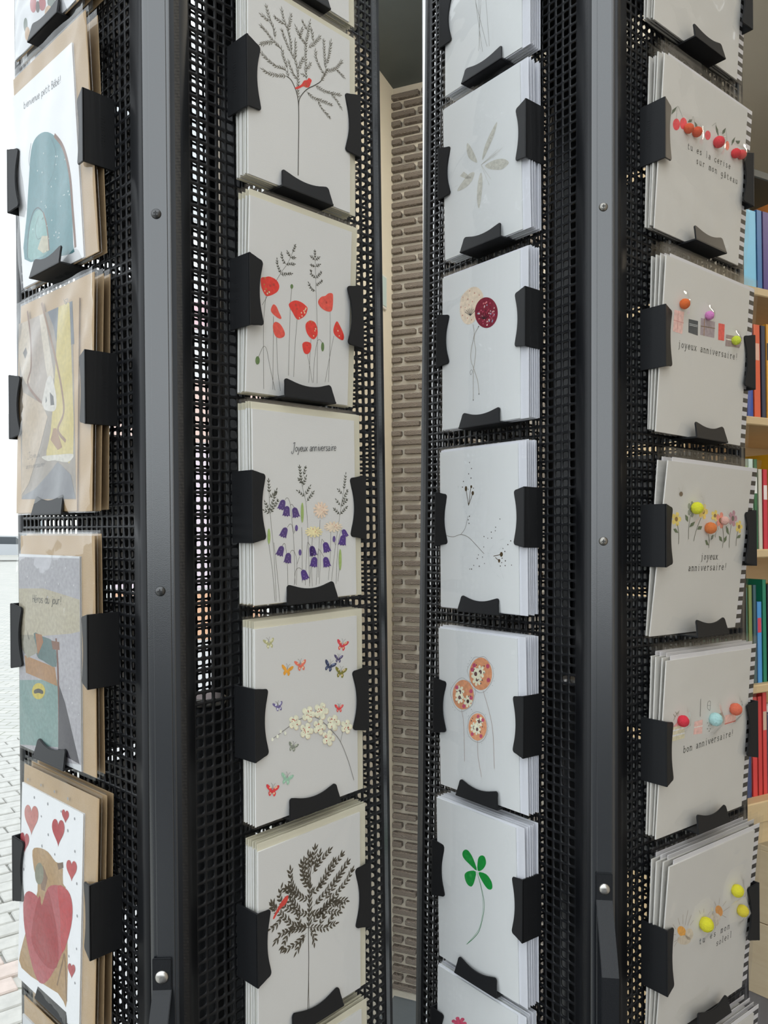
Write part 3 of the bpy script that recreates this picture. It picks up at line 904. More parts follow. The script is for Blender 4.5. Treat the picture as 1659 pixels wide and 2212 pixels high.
 ('N','45483c',0.35,3,1.0,2.6,38,[[(17.1,92.9),(16.6,103.6)],[(17.5,77.8),(24.7,95.7)],[(17.5,77.8),(12.9,85.3)],[(18.2,76.7),(25.3,86.4)],[(18.2,76.7),(12.1,78.8)],[(17.0,89.6),(23.3,94.0)],[(53.4,101.2),(51.0,116.3)],[(54.1,100.1),(58.0,108.1)],[(56.9,91.2),(48.9,95.6)],[(58.4,86.7),(66.0,94.7)],[(57.0,92.3),(62.3,99.8)],[(54.2,102.4),(50.5,105.7)],[(55.0,109.2),(57.4,116.0)],[(103.9,97.7),(106.6,112.0)],[(102.2,94.1),(97.4,97.6)],[(101.2,85.9),(108.0,96.6)],[(99.5,83.5),(94.8,88.2)],[(98.6,75.3),(92.2,80.0)],[(98.6,75.3),(106.9,81.7)],[(99.5,82.3),(107.0,88.3)]]),
 ('P','4f3a78',[(31.3,88.1),(33.3,87.8),(34.5,86.1),(34.1,83.1),(33.6,80.6),(33.5,78.9),(32.0,79.8),(30.7,79.0),(29.5,80.1),(27.7,79.6),(27.1,80.8),(25.3,80.6),(26.3,82.1),(27.5,84.4),(29.2,87.2)]),
 ('D','83729e',0.5,[(29.5,83.0),(31.2,81.1),(31.3,85.2)]),
 ('P','4f3a78',[(35.2,82.7),(37.2,82.6),(38.9,81.1),(39.1,78.0),(39.2,75.5),(39.5,73.8),(37.8,74.5),(36.6,73.5),(35.2,74.5),(33.5,73.8),(32.7,74.9),(30.8,74.5),(31.5,76.1),(32.2,78.5),(33.2,81.4)]),
 ('D','83729e',0.5,[(34.5,77.4),(36.6,75.7),(35.9,79.8)]),
 ('P','4f3a78',[(43.3,81.3),(45.3,81.6),(47.5,80.5),(48.9,77.7),(49.9,75.3),(50.9,73.7),(48.9,74.0),(48.1,72.8),(46.4,73.4),(45.1,72.3),(43.8,73.2),(42.1,72.4),(42.2,74.1),(42.0,76.6),(41.8,79.6)]),
 ('D','83729e',0.5,[(44.6,76.0),(47.3,74.9),(45.0,78.6)]),
 ('P','4f3a78',[(33.6,64.5),(35.5,64.0),(36.5,62.2),(35.8,59.2),(35.0,56.8),(34.7,55.1),(33.3,56.2),(31.9,55.5),(30.8,56.7),(29.0,56.3),(28.6,57.6),(26.7,57.6),(27.9,59.0),(29.3,61.2),(31.3,63.7)]),
 ('D','83729e',0.5,[(31.1,59.6),(32.6,57.5),(33.2,61.6)]),
 ('P','4f3a78',[(29.2,48.8),(31.1,48.3),(32.2,46.5),(31.6,43.5),(30.9,41.1),(30.7,39.4),(29.3,40.5),(27.9,39.8),(26.8,41.0),(25.1,40.6),(24.5,41.9),(22.7,41.8),(23.8,43.2),(25.2,45.4),(27.0,48.0)]),
 ('D','83729e',0.5,[(27.0,43.8),(28.5,41.8),(29.0,45.9)]),
 ('P','4f3a78',[(36.3,42.6),(38.3,42.3),(39.8,40.6),(39.9,37.6),(39.8,35.1),(39.9,33.4),(38.3,34.2),(37.1,33.3),(35.7,34.4),(34.0,33.8),(33.2,35.0),(31.4,34.7),(32.2,36.3),(33.0,38.7),(34.2,41.5)]),
 ('D','83729e',0.5,[(35.2,37.3),(37.2,35.5),(36.7,39.6)]),
 ('P','4f3a78',[(62.4,47.4),(64.6,47.7),(66.8,46.5),(68.3,43.5),(69.4,41.1),(70.4,39.4),(68.3,39.8),(67.5,38.5),(65.7,39.3),(64.3,38.2),(63.0,39.2),(61.3,38.3),(61.4,40.1),(61.1,42.7),(61.0,45.8)]),
 ('D','83729e',0.5,[(63.9,42.0),(66.7,40.7),(64.3,44.6)]),
 ('P','4f3a78',[(66.0,38.0),(68.2,37.6),(69.8,36.0),(69.8,32.8),(69.7,30.3),(69.9,28.5),(68.1,29.4),(66.8,28.4),(65.4,29.6),(63.6,29.0),(62.8,30.2),(60.8,29.9),(61.6,31.5),(62.6,34.0),(63.8,36.8)]),
 ('D','83729e',0.5,[(64.9,32.6),(67.0,30.7),(66.5,34.9)]),
 ('P','4f3a78',[(78.4,50.2),(80.6,50.6),(83.0,49.5),(84.7,46.5),(86.0,44.1),(87.1,42.4),(85.0,42.7),(84.3,41.4),(82.3,42.1),(81.0,40.9),(79.5,41.8),(77.8,40.9),(77.8,42.7),(77.4,45.3),(77.0,48.5)]),
 ('D','83729e',0.5,[(80.3,44.7),(83.3,43.6),(80.5,47.5)]),
 ('P','4f3a78',[(78.5,37.1),(80.7,37.3),(83.0,36.1),(84.5,33.1),(85.6,30.6),(86.7,28.9),(84.5,29.3),(83.7,28.0),(81.8,28.8),(80.4,27.7),(79.0,28.7),(77.3,27.9),(77.3,29.7),(77.1,32.3),(76.9,35.4)]),
 ('D','83729e',0.5,[(80.0,31.5),(82.9,30.3),(80.4,34.2)]),
 ('P','4f3a78',[(51.9,26.9),(53.9,27.3),(56.2,26.2),(58.1,23.4),(59.4,21.0),(60.6,19.4),(58.6,19.7),(58.0,18.4),(56.1,19.0),(55.0,17.9),(53.5,18.8),(52.0,17.8),(51.8,19.6),(51.2,22.1),(50.7,25.2)]),
 ('D','83729e',0.5,[(54.0,21.6),(56.9,20.5),(54.0,24.2)]),
 ('P','4f3a78',[(101.2,56.4),(103.5,56.2),(105.3,54.4),(105.3,51.2),(105.2,48.5),(105.4,46.7),(103.5,47.6),(102.1,46.6),(100.5,47.7),(98.6,47.0),(97.7,48.3),(95.6,48.0),(96.5,49.7),(97.5,52.2),(98.9,55.2)]),
 ('D','83729e',0.5,[(100.0,50.8),(102.3,48.9),(101.7,53.3)]),
 ('P','4f3a78',[(101.3,61.3),(103.0,61.8),(105.1,61.1),(106.9,58.9),(108.2,57.0),(109.4,55.8),(107.6,55.9),(107.2,54.8),(105.5,55.2),(104.6,54.1),(103.3,54.8),(102.1,53.9),(101.8,55.3),(101.1,57.4),(100.4,59.8)]),
 ('D','83729e',0.5,[(103.5,57.1),(106.1,56.5),(103.3,59.3)]),
 ('P','5b4a80',[(47.8,63.8),(47.6,62.6),(47.2,61.7),(46.5,61.2),(45.8,61.2),(45.2,61.7),(44.7,62.7),(44.6,63.8),(44.8,65.0),(45.2,65.9),(45.9,66.4),(46.6,66.4),(47.2,65.9),(47.7,64.9)]),
 ('P','5b4a80',[(92.4,53.1),(92.2,51.9),(91.7,51.0),(91.0,50.4),(90.2,50.5),(89.5,51.0),(89.0,52.0),(88.9,53.2),(89.1,54.4),(89.6,55.4),(90.3,55.9),(91.1,55.9),(91.8,55.3),(92.2,54.3)]),
 ('P','5b4a80',[(51.6,42.5),(51.4,41.3),(50.9,40.4),(50.3,39.9),(49.5,40.0),(48.9,40.5),(48.5,41.4),(48.3,42.6),(48.5,43.8),(49.0,44.7),(49.6,45.2),(50.3,45.1),(51.0,44.6),(51.4,43.7)]),
 ('P','d9c3ae',[(84.3,79.4),(83.9,78.8),(82.7,78.3),(79.9,78.4),(82.4,77.3),(83.1,76.5),(83.1,75.8),(82.4,75.5),(81.2,75.5),(78.7,76.6),(80.3,74.7),(80.5,73.7),(80.1,73.1),(79.3,73.0),(78.2,73.6),(76.7,75.5),(77.0,73.2),(76.6,72.2),(75.9,71.9),(75.2,72.1),(74.5,73.0),(74.2,75.2),(73.2,73.1),(72.3,72.4),(71.5,72.3),(71.0,72.8),(70.9,73.8),(72.0,76.0),(69.9,74.4),(68.7,74.2),(68.0,74.4),(67.8,75.0),(68.3,76.0),(70.4,77.5),(67.7,76.9),(66.5,77.1),(66.0,77.6),(66.2,78.2),(67.2,78.9),(69.9,79.4),(67.2,79.9),(66.2,80.5),(66.0,81.2),(66.6,81.7),(67.8,81.9),(70.5,81.3),(68.4,82.8),(67.9,83.7),(68.1,84.4),(68.9,84.6),(70.1,84.3),(72.1,82.8),(71.1,84.9),(71.2,85.9),(71.8,86.4),(72.6,86.4),(73.5,85.6),(74.4,83.5),(74.7,85.8),(75.4,86.7),(76.2,86.9),(76.8,86.5),(77.2,85.5),(76.8,83.3),(78.4,85.2),(79.5,85.7),(80.3,85.6),(80.7,85.1),(80.5,84.0),(78.8,82.1),(81.3,83.3),(82.6,83.3),(83.3,82.9),(83.2,82.3),(82.5,81.4),(79.9,80.4),(82.7,80.4),(83.9,80.0)]),
 ('D','c07a6a',0.5,[(77.7,81.7),(74.1,83.2),(76.3,79.4),(78.6,77.9)]),
 ('P','d6c6b0',[(101.5,64.1),(101.0,63.7),(99.5,63.4),(95.9,63.5),(99.1,62.8),(100.0,62.2),(100.0,61.8),(99.2,61.6),(97.5,61.6),(94.4,62.4),(96.4,61.1),(96.7,60.5),(96.2,60.1),(95.2,60.1),(93.8,60.4),(91.8,61.7),(92.3,60.2),(91.7,59.6),(90.9,59.4),(89.9,59.5),(89.1,60.1),(88.7,61.6),(87.5,60.2),(86.3,59.8),(85.3,59.8),(84.6,60.1),(84.5,60.8),(85.8,62.1),(83.2,61.2),(81.7,61.0),(80.8,61.2),(80.5,61.6),(81.2,62.2),(83.8,63.1),(80.4,62.8),(78.9,62.9),(78.2,63.3),(78.5,63.7),(79.7,64.1),(83.1,64.3),(79.7,64.7),(78.5,65.2),(78.3,65.6),(78.9,65.9),(80.5,66.0),(83.9,65.6),(81.2,66.6),(80.6,67.2),(80.9,67.6),(81.8,67.7),(83.3,67.5),(85.9,66.5),(84.6,67.9),(84.8,68.6),(85.5,68.9),(86.5,68.8),(87.6,68.3),(88.8,66.9),(89.2,68.4),(90.1,68.9),(91.0,69.1),(91.9,68.8),(92.4,68.2),(91.9,66.7),(93.9,67.9),(95.3,68.3),(96.3,68.2),(96.8,67.8),(96.5,67.1),(94.4,66.0),(97.6,66.6),(99.3,66.6),(100.1,66.4),(100.1,65.9),(99.1,65.4),(95.9,64.8),(99.5,64.8),(101.0,64.5)]),
 ('D','c07a6a',0.5,[(93.1,65.7),(88.4,66.7),(91.3,64.2),(94.3,63.2)]),
 ('P','dccfa2',[(76.9,59.8),(76.5,59.5),(75.1,59.2),(71.9,59.3),(74.7,58.5),(75.6,58.0),(75.6,57.5),(74.8,57.3),(73.4,57.4),(70.5,58.1),(72.4,56.9),(72.6,56.2),(72.2,55.8),(71.2,55.8),(70.0,56.2),(68.2,57.5),(68.6,55.9),(68.1,55.3),(67.4,55.1),(66.5,55.3),(65.7,55.9),(65.4,57.4),(64.3,56.0),(63.3,55.5),(62.4,55.5),(61.7,55.8),(61.6,56.5),(62.8,57.9),(60.5,56.9),(59.1,56.8),(58.2,56.9),(58.0,57.4),(58.6,58.0),(61.0,58.9),(58.0,58.6),(56.6,58.8),(56.0,59.1),(56.2,59.5),(57.3,59.9),(60.4,60.2),(57.3,60.6),(56.2,61.0),(56.0,61.5),(56.6,61.8),(58.0,61.9),(61.1,61.4),(58.7,62.5),(58.1,63.1),(58.4,63.5),(59.2,63.7),(60.6,63.4),(62.9,62.4),(61.8,63.8),(61.9,64.5),(62.5,64.8),(63.4,64.7),(64.5,64.2),(65.5,62.8),(65.9,64.3),(66.7,64.9),(67.5,65.0),(68.3,64.7),(68.8,64.1),(68.3,62.6),(70.1,63.8),(71.4,64.2),(72.3,64.1),(72.7,63.7),(72.5,63.0),(70.6,61.8),(73.5,62.5),(74.9,62.5),(75.7,62.2),(75.7,61.8),(74.8,61.2),(71.9,60.6),(75.1,60.6),(76.5,60.2)]),
 ('D','c07a6a',0.5,[(69.4,61.5),(65.2,62.6),(67.8,60.0),(70.4,59.0)]),
 ('P','94a866',[(54.6,77.1),(54.4,73.3),(53.9,70.3),(53.2,68.6),(52.5,68.6),(51.9,70.3),(51.5,73.4),(51.4,77.1),(51.6,80.9),(52.1,84.0),(52.8,85.7),(53.5,85.7),(54.1,84.0),(54.5,80.9)]),
 ('P','94a866',[(99.6,34.1),(99.4,30.0),(98.8,26.7),(98.1,24.8),(97.3,24.9),(96.6,26.8),(96.2,30.1),(96.0,34.3),(96.3,38.5),(96.9,41.8),(97.6,43.6),(98.4,43.6),(99.1,41.7),(99.5,38.3)]),
 ('P','94a866',[(17.4,57.3),(17.2,54.5),(16.7,52.3),(16.1,51.0),(15.4,51.0),(14.9,52.3),(14.5,54.6),(14.4,57.4),(14.6,60.1),(15.0,62.4),(15.6,63.6),(16.3,63.6),(16.9,62.3),(17.3,60.1)]),
 ('T', '3b3a3c', 'Joyeux anniversaire', (42.2, 129.8), (94.3, 133.6), 8.6, 0),
],
'B4':[
 ('P','b3b184',[(15.1,149.9),(15.9,151.8),(18.4,154.0),(20.0,153.8),(19.8,151.5),(17.8,149.4),(18.9,148.2),(18.8,146.3),(17.7,145.8),(15.5,148.2),(14.6,145.7),(13.3,146.1),(12.3,147.9),(12.7,149.1),(9.7,151.1),(8.4,153.3),(9.8,153.6),(13.4,151.7)]),
 ('S','4a463f',0.22,[(14.9,150.5),(13.7,153.5),(12.0,155.1)]),
 ('S','4a463f',0.22,[(14.9,150.5),(14.9,153.6),(15.8,155.3)]),
 ('D','d9d7b8',0.9,[(16.9,151.8),(12.4,151.6),(17.1,147.9),(13.9,147.5),(18.0,152.7)]),
 ('P','d2404c',[(99.4,137.9),(101.6,139.5),(106.2,140.7),(108.0,139.9),(106.3,137.7),(102.4,136.4),(102.9,134.8),(101.6,133.0),(99.9,133.0),(98.8,136.2),(96.1,134.1),(94.7,135.0),(94.7,137.1),(96.0,138.2),(93.6,141.2),(93.4,143.9),(95.4,143.6),(98.4,140.4)]),
 ('S','4a463f',0.22,[(99.6,138.6),(100.0,142.1),(99.0,144.3)]),
 ('S','4a463f',0.22,[(99.6,138.6),(101.6,141.7),(103.8,143.0)]),
 ('D','f0c090',0.9,[(102.9,139.1),(97.2,140.7),(100.6,135.2),(96.4,136.1),(104.8,139.6)]),
 ('P','4b4468',[(94.5,126.3),(95.9,127.6),(99.1,128.8),(100.5,128.3),(99.5,126.6),(96.9,125.3),(97.5,124.2),(96.8,122.7),(95.5,122.6),(94.3,125.0),(92.6,123.2),(91.5,123.8),(91.2,125.4),(92.1,126.3),(89.9,128.5),(89.4,130.5),(90.9,130.4),(93.5,128.1)]),
 ('S','4a463f',0.22,[(94.6,126.8),(94.5,129.5),(93.4,131.1)]),
 ('S','4a463f',0.22,[(94.6,126.8),(95.7,129.3),(97.0,130.4)]),
 ('D','8a86a8',0.9,[(96.9,127.4),(92.6,128.3),(95.7,124.3),(92.6,124.8),(98.2,127.9)]),
 ('P','2f3b5c',[(83.4,121.3),(85.8,122.5),(90.5,123.0),(92.2,122.1),(90.1,120.2),(86.0,119.4),(86.2,117.9),(84.7,116.3),(83.0,116.5),(82.5,119.7),(79.4,118.0),(78.2,119.0),(78.6,121.0),(80.1,121.9),(78.3,125.1),(78.6,127.6),(80.5,127.1),(82.9,123.7)]),
 ('S','4a463f',0.22,[(83.7,121.9),(84.8,125.1),(84.2,127.3)]),
 ('S','4a463f',0.22,[(83.7,121.9),(86.2,124.5),(88.6,125.5)]),
 ('D','7a86a8',0.9,[(87.0,122.0),(81.7,124.2),(84.1,118.5),(80.1,119.9),(88.9,122.2)]),
 ('P','7d7a32',[(97.2,113.5),(99.2,115.1),(103.6,116.4),(105.5,115.7),(104.0,113.4),(100.3,112.0),(100.9,110.4),(99.9,108.5),(98.2,108.5),(96.8,111.7),(94.4,109.5),(92.9,110.3),(92.7,112.5),(93.9,113.6),(91.2,116.6),(90.7,119.3),(92.7,119.1),(96.0,115.9)]),
 ('S','4a463f',0.22,[(97.3,114.1),(97.4,117.7),(96.2,119.8)]),
 ('S','4a463f',0.22,[(97.3,114.1),(99.0,117.3),(101.0,118.7)]),
 ('D','d9c29a',0.9,[(100.5,114.7),(94.8,116.2),(98.7,110.7),(94.5,111.6),(102.3,115.2)]),
 ('P','e09a3c',[(34.1,124.6),(35.9,126.1),(39.7,127.4),(41.3,126.7),(40.0,124.6),(36.8,123.2),(37.4,121.7),(36.4,120.0),(34.9,119.9),(33.8,122.9),(31.6,120.8),(30.3,121.6),(30.1,123.6),(31.2,124.7),(28.8,127.5),(28.4,130.0),(30.1,129.8),(33.1,126.8)]),
 ('S','4a463f',0.22,[(34.2,125.2),(34.3,128.5),(33.2,130.5)]),
 ('S','4a463f',0.22,[(34.2,125.2),(35.7,128.2),(37.4,129.5)]),
 ('P','d8705c',[(49.5,126.7),(50.5,128.8),(53.4,131.0),(55.2,130.8),(54.9,128.3),(52.5,126.0),(53.7,124.7),(53.5,122.6),(52.2,122.2),(49.9,124.9),(48.7,122.2),(47.2,122.7),(46.2,124.7),(46.7,126.1),(43.4,128.4),(42.0,130.8),(43.7,131.1),(47.6,128.8)]),
 ('S','4a463f',0.22,[(49.3,127.4),(48.0,130.8),(46.2,132.6)]),
 ('S','4a463f',0.22,[(49.3,127.4),(49.4,130.8),(50.5,132.6)]),
 ('D','efc8a8',0.9,[(51.6,128.8),(46.4,128.8),(51.7,124.5),(48.0,124.3),(52.9,129.6)]),
 ('P','6a6190',[(24.3,95.7),(24.9,97.4),(27.0,99.4),(28.5,99.2),(28.4,97.1),(26.7,95.2),(27.8,94.0),(27.9,92.3),(26.9,91.9),(24.8,94.2),(24.1,91.9),(22.9,92.2),(21.9,93.9),(22.2,95.0),(19.3,96.9),(18.0,98.9),(19.3,99.1),(22.6,97.3)]),
 ('S','4a463f',0.22,[(24.1,96.2),(22.8,99.0),(21.2,100.5)]),
 ('S','4a463f',0.22,[(24.1,96.2),(23.9,99.1),(24.6,100.6)]),
 ('D','d0cfe0',0.9,[(25.8,97.4),(21.7,97.3),(26.3,93.8),(23.4,93.6),(26.7,98.2)]),
 ('P','d64548',[(94.7,81.3),(96.0,82.7),(98.9,83.9),(100.3,83.4),(99.6,81.7),(97.2,80.3),(97.9,79.2),(97.4,77.7),(96.2,77.6),(94.7,79.9),(93.3,78.1),(92.1,78.7),(91.6,80.3),(92.3,81.2),(90.0,83.4),(89.3,85.4),(90.7,85.4),(93.6,83.1)]),
 ('S','4a463f',0.22,[(94.7,81.8),(94.3,84.5),(93.1,86.1)]),
 ('S','4a463f',0.22,[(94.7,81.8),(95.5,84.3),(96.7,85.5)]),
 ('D','e88a80',0.9,[(96.9,82.5),(92.6,83.3),(96.2,79.3),(93.0,79.7),(98.1,83.0)]),
 ('P','7f8478',[(40.0,58.2),(41.8,59.2),(45.3,59.6),(46.6,58.9),(45.2,57.3),(42.2,56.7),(42.5,55.4),(41.5,54.1),(40.2,54.2),(39.5,56.8),(37.3,55.4),(36.3,56.3),(36.4,58.0),(37.5,58.7),(35.8,61.3),(35.8,63.4),(37.3,63.0),(39.4,60.2)]),
 ('S','4a463f',0.22,[(40.2,58.7),(40.7,61.4),(40.1,63.2)]),
 ('S','4a463f',0.22,[(40.2,58.7),(41.9,60.9),(43.6,61.7)]),
 ('D','b4b8a8',0.9,[(42.7,58.8),(38.5,60.6),(40.8,55.9),(37.7,57.0),(44.2,58.9)]),
 ('P','93b8a0',[(32.9,32.6),(34.9,33.8),(39.0,34.5),(40.7,33.6),(39.1,31.6),(35.6,30.7),(36.1,29.1),(34.9,27.5),(33.3,27.7),(32.4,30.9),(29.9,29.1),(28.6,30.1),(28.6,32.2),(29.8,33.1),(27.6,36.4),(27.4,39.0),(29.2,38.5),(32.0,35.0)]),
 ('S','4a463f',0.22,[(33.1,33.2),(33.4,36.5),(32.5,38.8)]),
 ('S','4a463f',0.22,[(33.1,33.2),(34.9,36.0),(36.8,37.0)]),
 ('D','a9c9b4',0.9,[(36.1,33.4),(30.8,35.5),(34.0,29.8),(30.2,31.1),(37.8,33.6)]),
 ('P','d13f44',[(17.4,26.8),(19.1,28.4),(23.0,29.5),(24.8,28.7),(23.6,26.4),(20.3,25.1),(21.0,23.5),(20.2,21.6),(18.6,21.6),(17.1,25.0),(15.0,22.8),(13.6,23.8),(13.3,26.0),(14.3,27.1),(11.6,30.3),(11.0,33.1),(12.8,32.8),(16.1,29.3)]),
 ('S','4a463f',0.22,[(17.4,27.5),(17.3,31.1),(16.0,33.4)]),
 ('S','4a463f',0.22,[(17.4,27.5),(18.8,30.6),(20.5,31.9)]),
 ('D','e9c29a',0.9,[(20.3,28.0),(14.9,29.7),(18.9,23.9),(15.0,25.0),(21.9,28.4)]),
 ('S','6b675f',0.45,[(113.0,11.6),(106.2,30.3),(96.6,50.1),(87.1,61.3),(76.2,71.6),(64.0,79.6),(49.9,80.6),(37.6,77.0),(26.3,72.7),(16.7,69.4)]),
 ('S','6b675f',0.4,[(96.1,50.2),(99.1,58.9),(102.4,63.5)]),
 ('P','cfbfa5',[(49.5,76.9),(49.1,75.7),(47.9,75.0),(45.5,75.6),(46.4,73.4),(45.8,72.1),(44.5,71.6),(43.0,71.9),(41.7,72.9),(41.1,75.1),(39.3,74.1),(37.8,74.5),(36.6,75.6),(36.1,77.0),(36.5,78.3),(38.5,79.1),(36.5,80.7),(36.2,82.1),(36.7,83.3),(37.8,83.9),(39.4,83.8),(41.2,82.0),(41.8,84.0),(43.1,84.5),(44.6,84.2),(45.8,83.2),(46.4,81.7),(45.6,79.9),(47.9,79.5),(49.1,78.3)]),
 ('P','e6dac2',[(48.9,77.5),(48.5,76.3),(47.3,75.6),(45.0,76.2),(45.8,74.1),(45.2,72.9),(44.0,72.4),(42.6,72.7),(41.3,73.7),(40.7,75.8),(39.0,74.8),(37.5,75.2),(36.4,76.3),(35.9,77.6),(36.2,78.9),(38.2,79.6),(36.3,81.1),(35.9,82.5),(36.4,83.7),(37.5,84.3),(39.1,84.1),(40.8,82.4),(41.4,84.3),(42.7,84.8),(44.1,84.5),(45.3,83.5),(45.9,82.1),(45.0,80.3),(47.3,80.0),(48.5,78.9)]),
 ('D','b5655a',0.6,[(40.1,81.7),(41.2,81.2),(39.0,80.1),(44.8,76.4),(43.8,80.3),(42.2,80.2),(39.7,81.8)]),
 ('D','8a6a50',0.4,[(39.9,76.6),(44.2,76.5),(44.0,80.4)]),
 ('P','cfbfa5',[(65.8,81.1),(65.3,79.7),(64.0,78.9),(61.3,79.6),(62.3,77.1),(61.6,75.8),(60.2,75.2),(58.5,75.5),(57.0,76.6),(56.4,79.1),(54.4,77.9),(52.6,78.4),(51.3,79.6),(50.8,81.1),(51.2,82.6),(53.4,83.4),(51.2,85.1),(50.8,86.7),(51.4,88.1),(52.7,88.7),(54.5,88.5),(56.5,86.7),(57.1,88.9),(58.6,89.4),(60.3,89.1),(61.7,88.0),(62.3,86.3),(61.3,84.3),(64.0,83.9),(65.3,82.6)]),
 ('P','e6dac2',[(65.1,81.7),(64.7,80.3),(63.3,79.6),(60.8,80.2),(61.7,77.9),(61.0,76.6),(59.7,76.0),(58.1,76.3),(56.6,77.4),(56.0,79.7),(54.0,78.6),(52.3,79.1),(51.1,80.2),(50.6,81.7),(51.0,83.1),(53.1,83.9),(51.0,85.5),(50.6,87.1),(51.2,88.4),(52.4,89.0),(54.1,88.8),(56.1,87.0),(56.7,89.1),(58.2,89.7),(59.8,89.3),(61.1,88.3),(61.8,86.7),(60.8,84.7),(63.4,84.4),(64.7,83.2)]),
 ('D','b5655a',0.6,[(55.9,82.5),(59.1,80.3),(60.3,85.5),(58.1,81.8),(57.4,85.4),(57.2,86.0),(60.7,79.9)]),
 ('D','8a6a50',0.4,[(57.7,84.5),(60.5,82.0),(60.3,80.1)]),
 ('P','cfbfa5',[(81.7,80.9),(81.1,79.5),(79.7,78.6),(76.8,79.3),(77.8,76.7),(77.1,75.3),(75.5,74.6),(73.7,74.9),(72.1,76.1),(71.4,78.8),(69.2,77.6),(67.3,78.1),(65.9,79.3),(65.3,81.0),(65.7,82.5),(68.1,83.5),(65.8,85.3),(65.3,87.0),(66.0,88.4),(67.4,89.2),(69.3,89.0),(71.5,86.9),(72.2,89.3),(73.8,89.9),(75.7,89.5),(77.2,88.3),(77.9,86.6),(76.8,84.4),(79.7,84.0),(81.2,82.6)]),
 ('P','e6dac2',[(81.0,81.5),(80.4,80.1),(79.0,79.3),(76.2,80.0),(77.2,77.5),(76.5,76.1),(75.0,75.5),(73.2,75.8),(71.6,76.9),(71.0,79.5),(68.8,78.3),(67.0,78.8),(65.6,80.0),(65.1,81.6),(65.5,83.1),(67.8,84.0),(65.5,85.7),(65.1,87.4),(65.7,88.8),(67.1,89.5),(68.9,89.3),(71.0,87.3),(71.8,89.6),(73.4,90.2),(75.1,89.8),(76.6,88.6),(77.3,87.0),(76.2,84.9),(79.0,84.5),(80.5,83.1)]),
 ('D','b5655a',0.6,[(72.5,83.8),(73.3,83.5),(69.6,85.1),(75.1,86.1),(68.6,82.9),(70.6,83.2),(72.2,84.3)]),
 ('D','8a6a50',0.4,[(76.7,84.6),(71.7,85.5),(73.6,84.6)]),
 ('P','cfbfa5',[(63.4,66.9),(62.9,65.5),(61.6,64.7),(59.0,65.4),(59.9,63.0),(59.2,61.6),(57.8,61.1),(56.2,61.4),(54.7,62.5),(54.1,65.0),(52.1,63.9),(50.3,64.4),(49.0,65.6),(48.5,67.1),(48.9,68.6),(51.1,69.4),(48.9,71.1),(48.5,72.7),(49.1,74.0),(50.4,74.7),(52.1,74.5),(54.1,72.6),(54.8,74.8),(56.3,75.3),(57.9,74.9),(59.3,73.8),(60.0,72.2),(59.0,70.1),(61.6,69.8),(63.0,68.4)]),
 ('P','e6dac2',[(62.7,67.5),(62.3,66.1),(61.0,65.4),(58.4,66.1),(59.3,63.7),(58.7,62.5),(57.3,61.9),(55.7,62.2),(54.3,63.3),(53.7,65.7),(51.7,64.6),(50.0,65.1),(48.8,66.2),(48.3,67.7),(48.7,69.1),(50.8,69.9),(48.7,71.5),(48.3,73.1),(48.9,74.4),(50.1,75.0),(51.8,74.8),(53.7,72.9),(54.4,75.0),(55.8,75.6),(57.4,75.2),(58.8,74.1),(59.4,72.5),(58.4,70.6),(61.0,70.2),(62.3,69.0)]),
 ('D','b5655a',0.6,[(53.9,67.5),(53.6,68.9),(58.1,71.2),(51.7,71.6),(57.0,67.8),(53.0,70.6),(52.5,69.8)]),
 ('D','8a6a50',0.4,[(51.5,68.4),(58.0,65.2),(56.8,65.5)]),
 ('P','cfbfa5',[(78.4,67.2),(77.9,65.9),(76.6,65.1),(74.0,65.8),(74.9,63.5),(74.2,62.1),(72.9,61.6),(71.2,61.9),(69.7,63.0),(69.1,65.4),(67.1,64.3),(65.4,64.8),(64.1,66.0),(63.6,67.5),(64.0,68.9),(66.2,69.7),(64.0,71.4),(63.6,73.0),(64.2,74.2),(65.5,74.9),(67.2,74.7),(69.2,72.8),(69.8,74.9),(71.3,75.5),(73.0,75.1),(74.3,74.0),(75.0,72.4),(74.0,70.4),(76.6,70.1),(78.0,68.8)]),
 ('P','e6dac2',[(77.7,67.8),(77.3,66.6),(76.0,65.8),(73.4,66.5),(74.3,64.2),(73.7,62.9),(72.3,62.4),(70.8,62.7),(69.3,63.8),(68.7,66.1),(66.8,65.1),(65.1,65.5),(63.9,66.6),(63.4,68.1),(63.7,69.4),(65.9,70.2),(63.8,71.8),(63.4,73.4),(63.9,74.6),(65.2,75.2),(66.9,75.0),(68.8,73.2),(69.4,75.2),(70.9,75.7),(72.5,75.4),(73.8,74.3),(74.4,72.8),(73.5,70.9),(76.0,70.5),(77.3,69.3)]),
 ('D','b5655a',0.6,[(66.4,71.5),(73.6,66.8),(69.3,66.5),(70.9,67.0),(68.5,71.8),(69.6,71.9),(69.1,66.4)]),
 ('D','8a6a50',0.4,[(68.8,73.0),(66.6,72.3),(72.2,69.9)]),
 ('P','cfbfa5',[(96.2,67.8),(95.6,66.3),(94.2,65.5),(91.4,66.3),(92.4,63.7),(91.7,62.3),(90.2,61.8),(88.4,62.1),(86.8,63.3),(86.1,65.8),(84.0,64.7),(82.1,65.2),(80.8,66.4),(80.2,68.0),(80.6,69.5),(83.0,70.3),(80.7,72.1),(80.2,73.8),(80.8,75.2),(82.2,75.8),(84.1,75.6),(86.2,73.6),(86.9,75.9),(88.5,76.5),(90.3,76.1),(91.8,74.9),(92.5,73.2),(91.4,71.1),(94.2,70.7),(95.7,69.4)]),
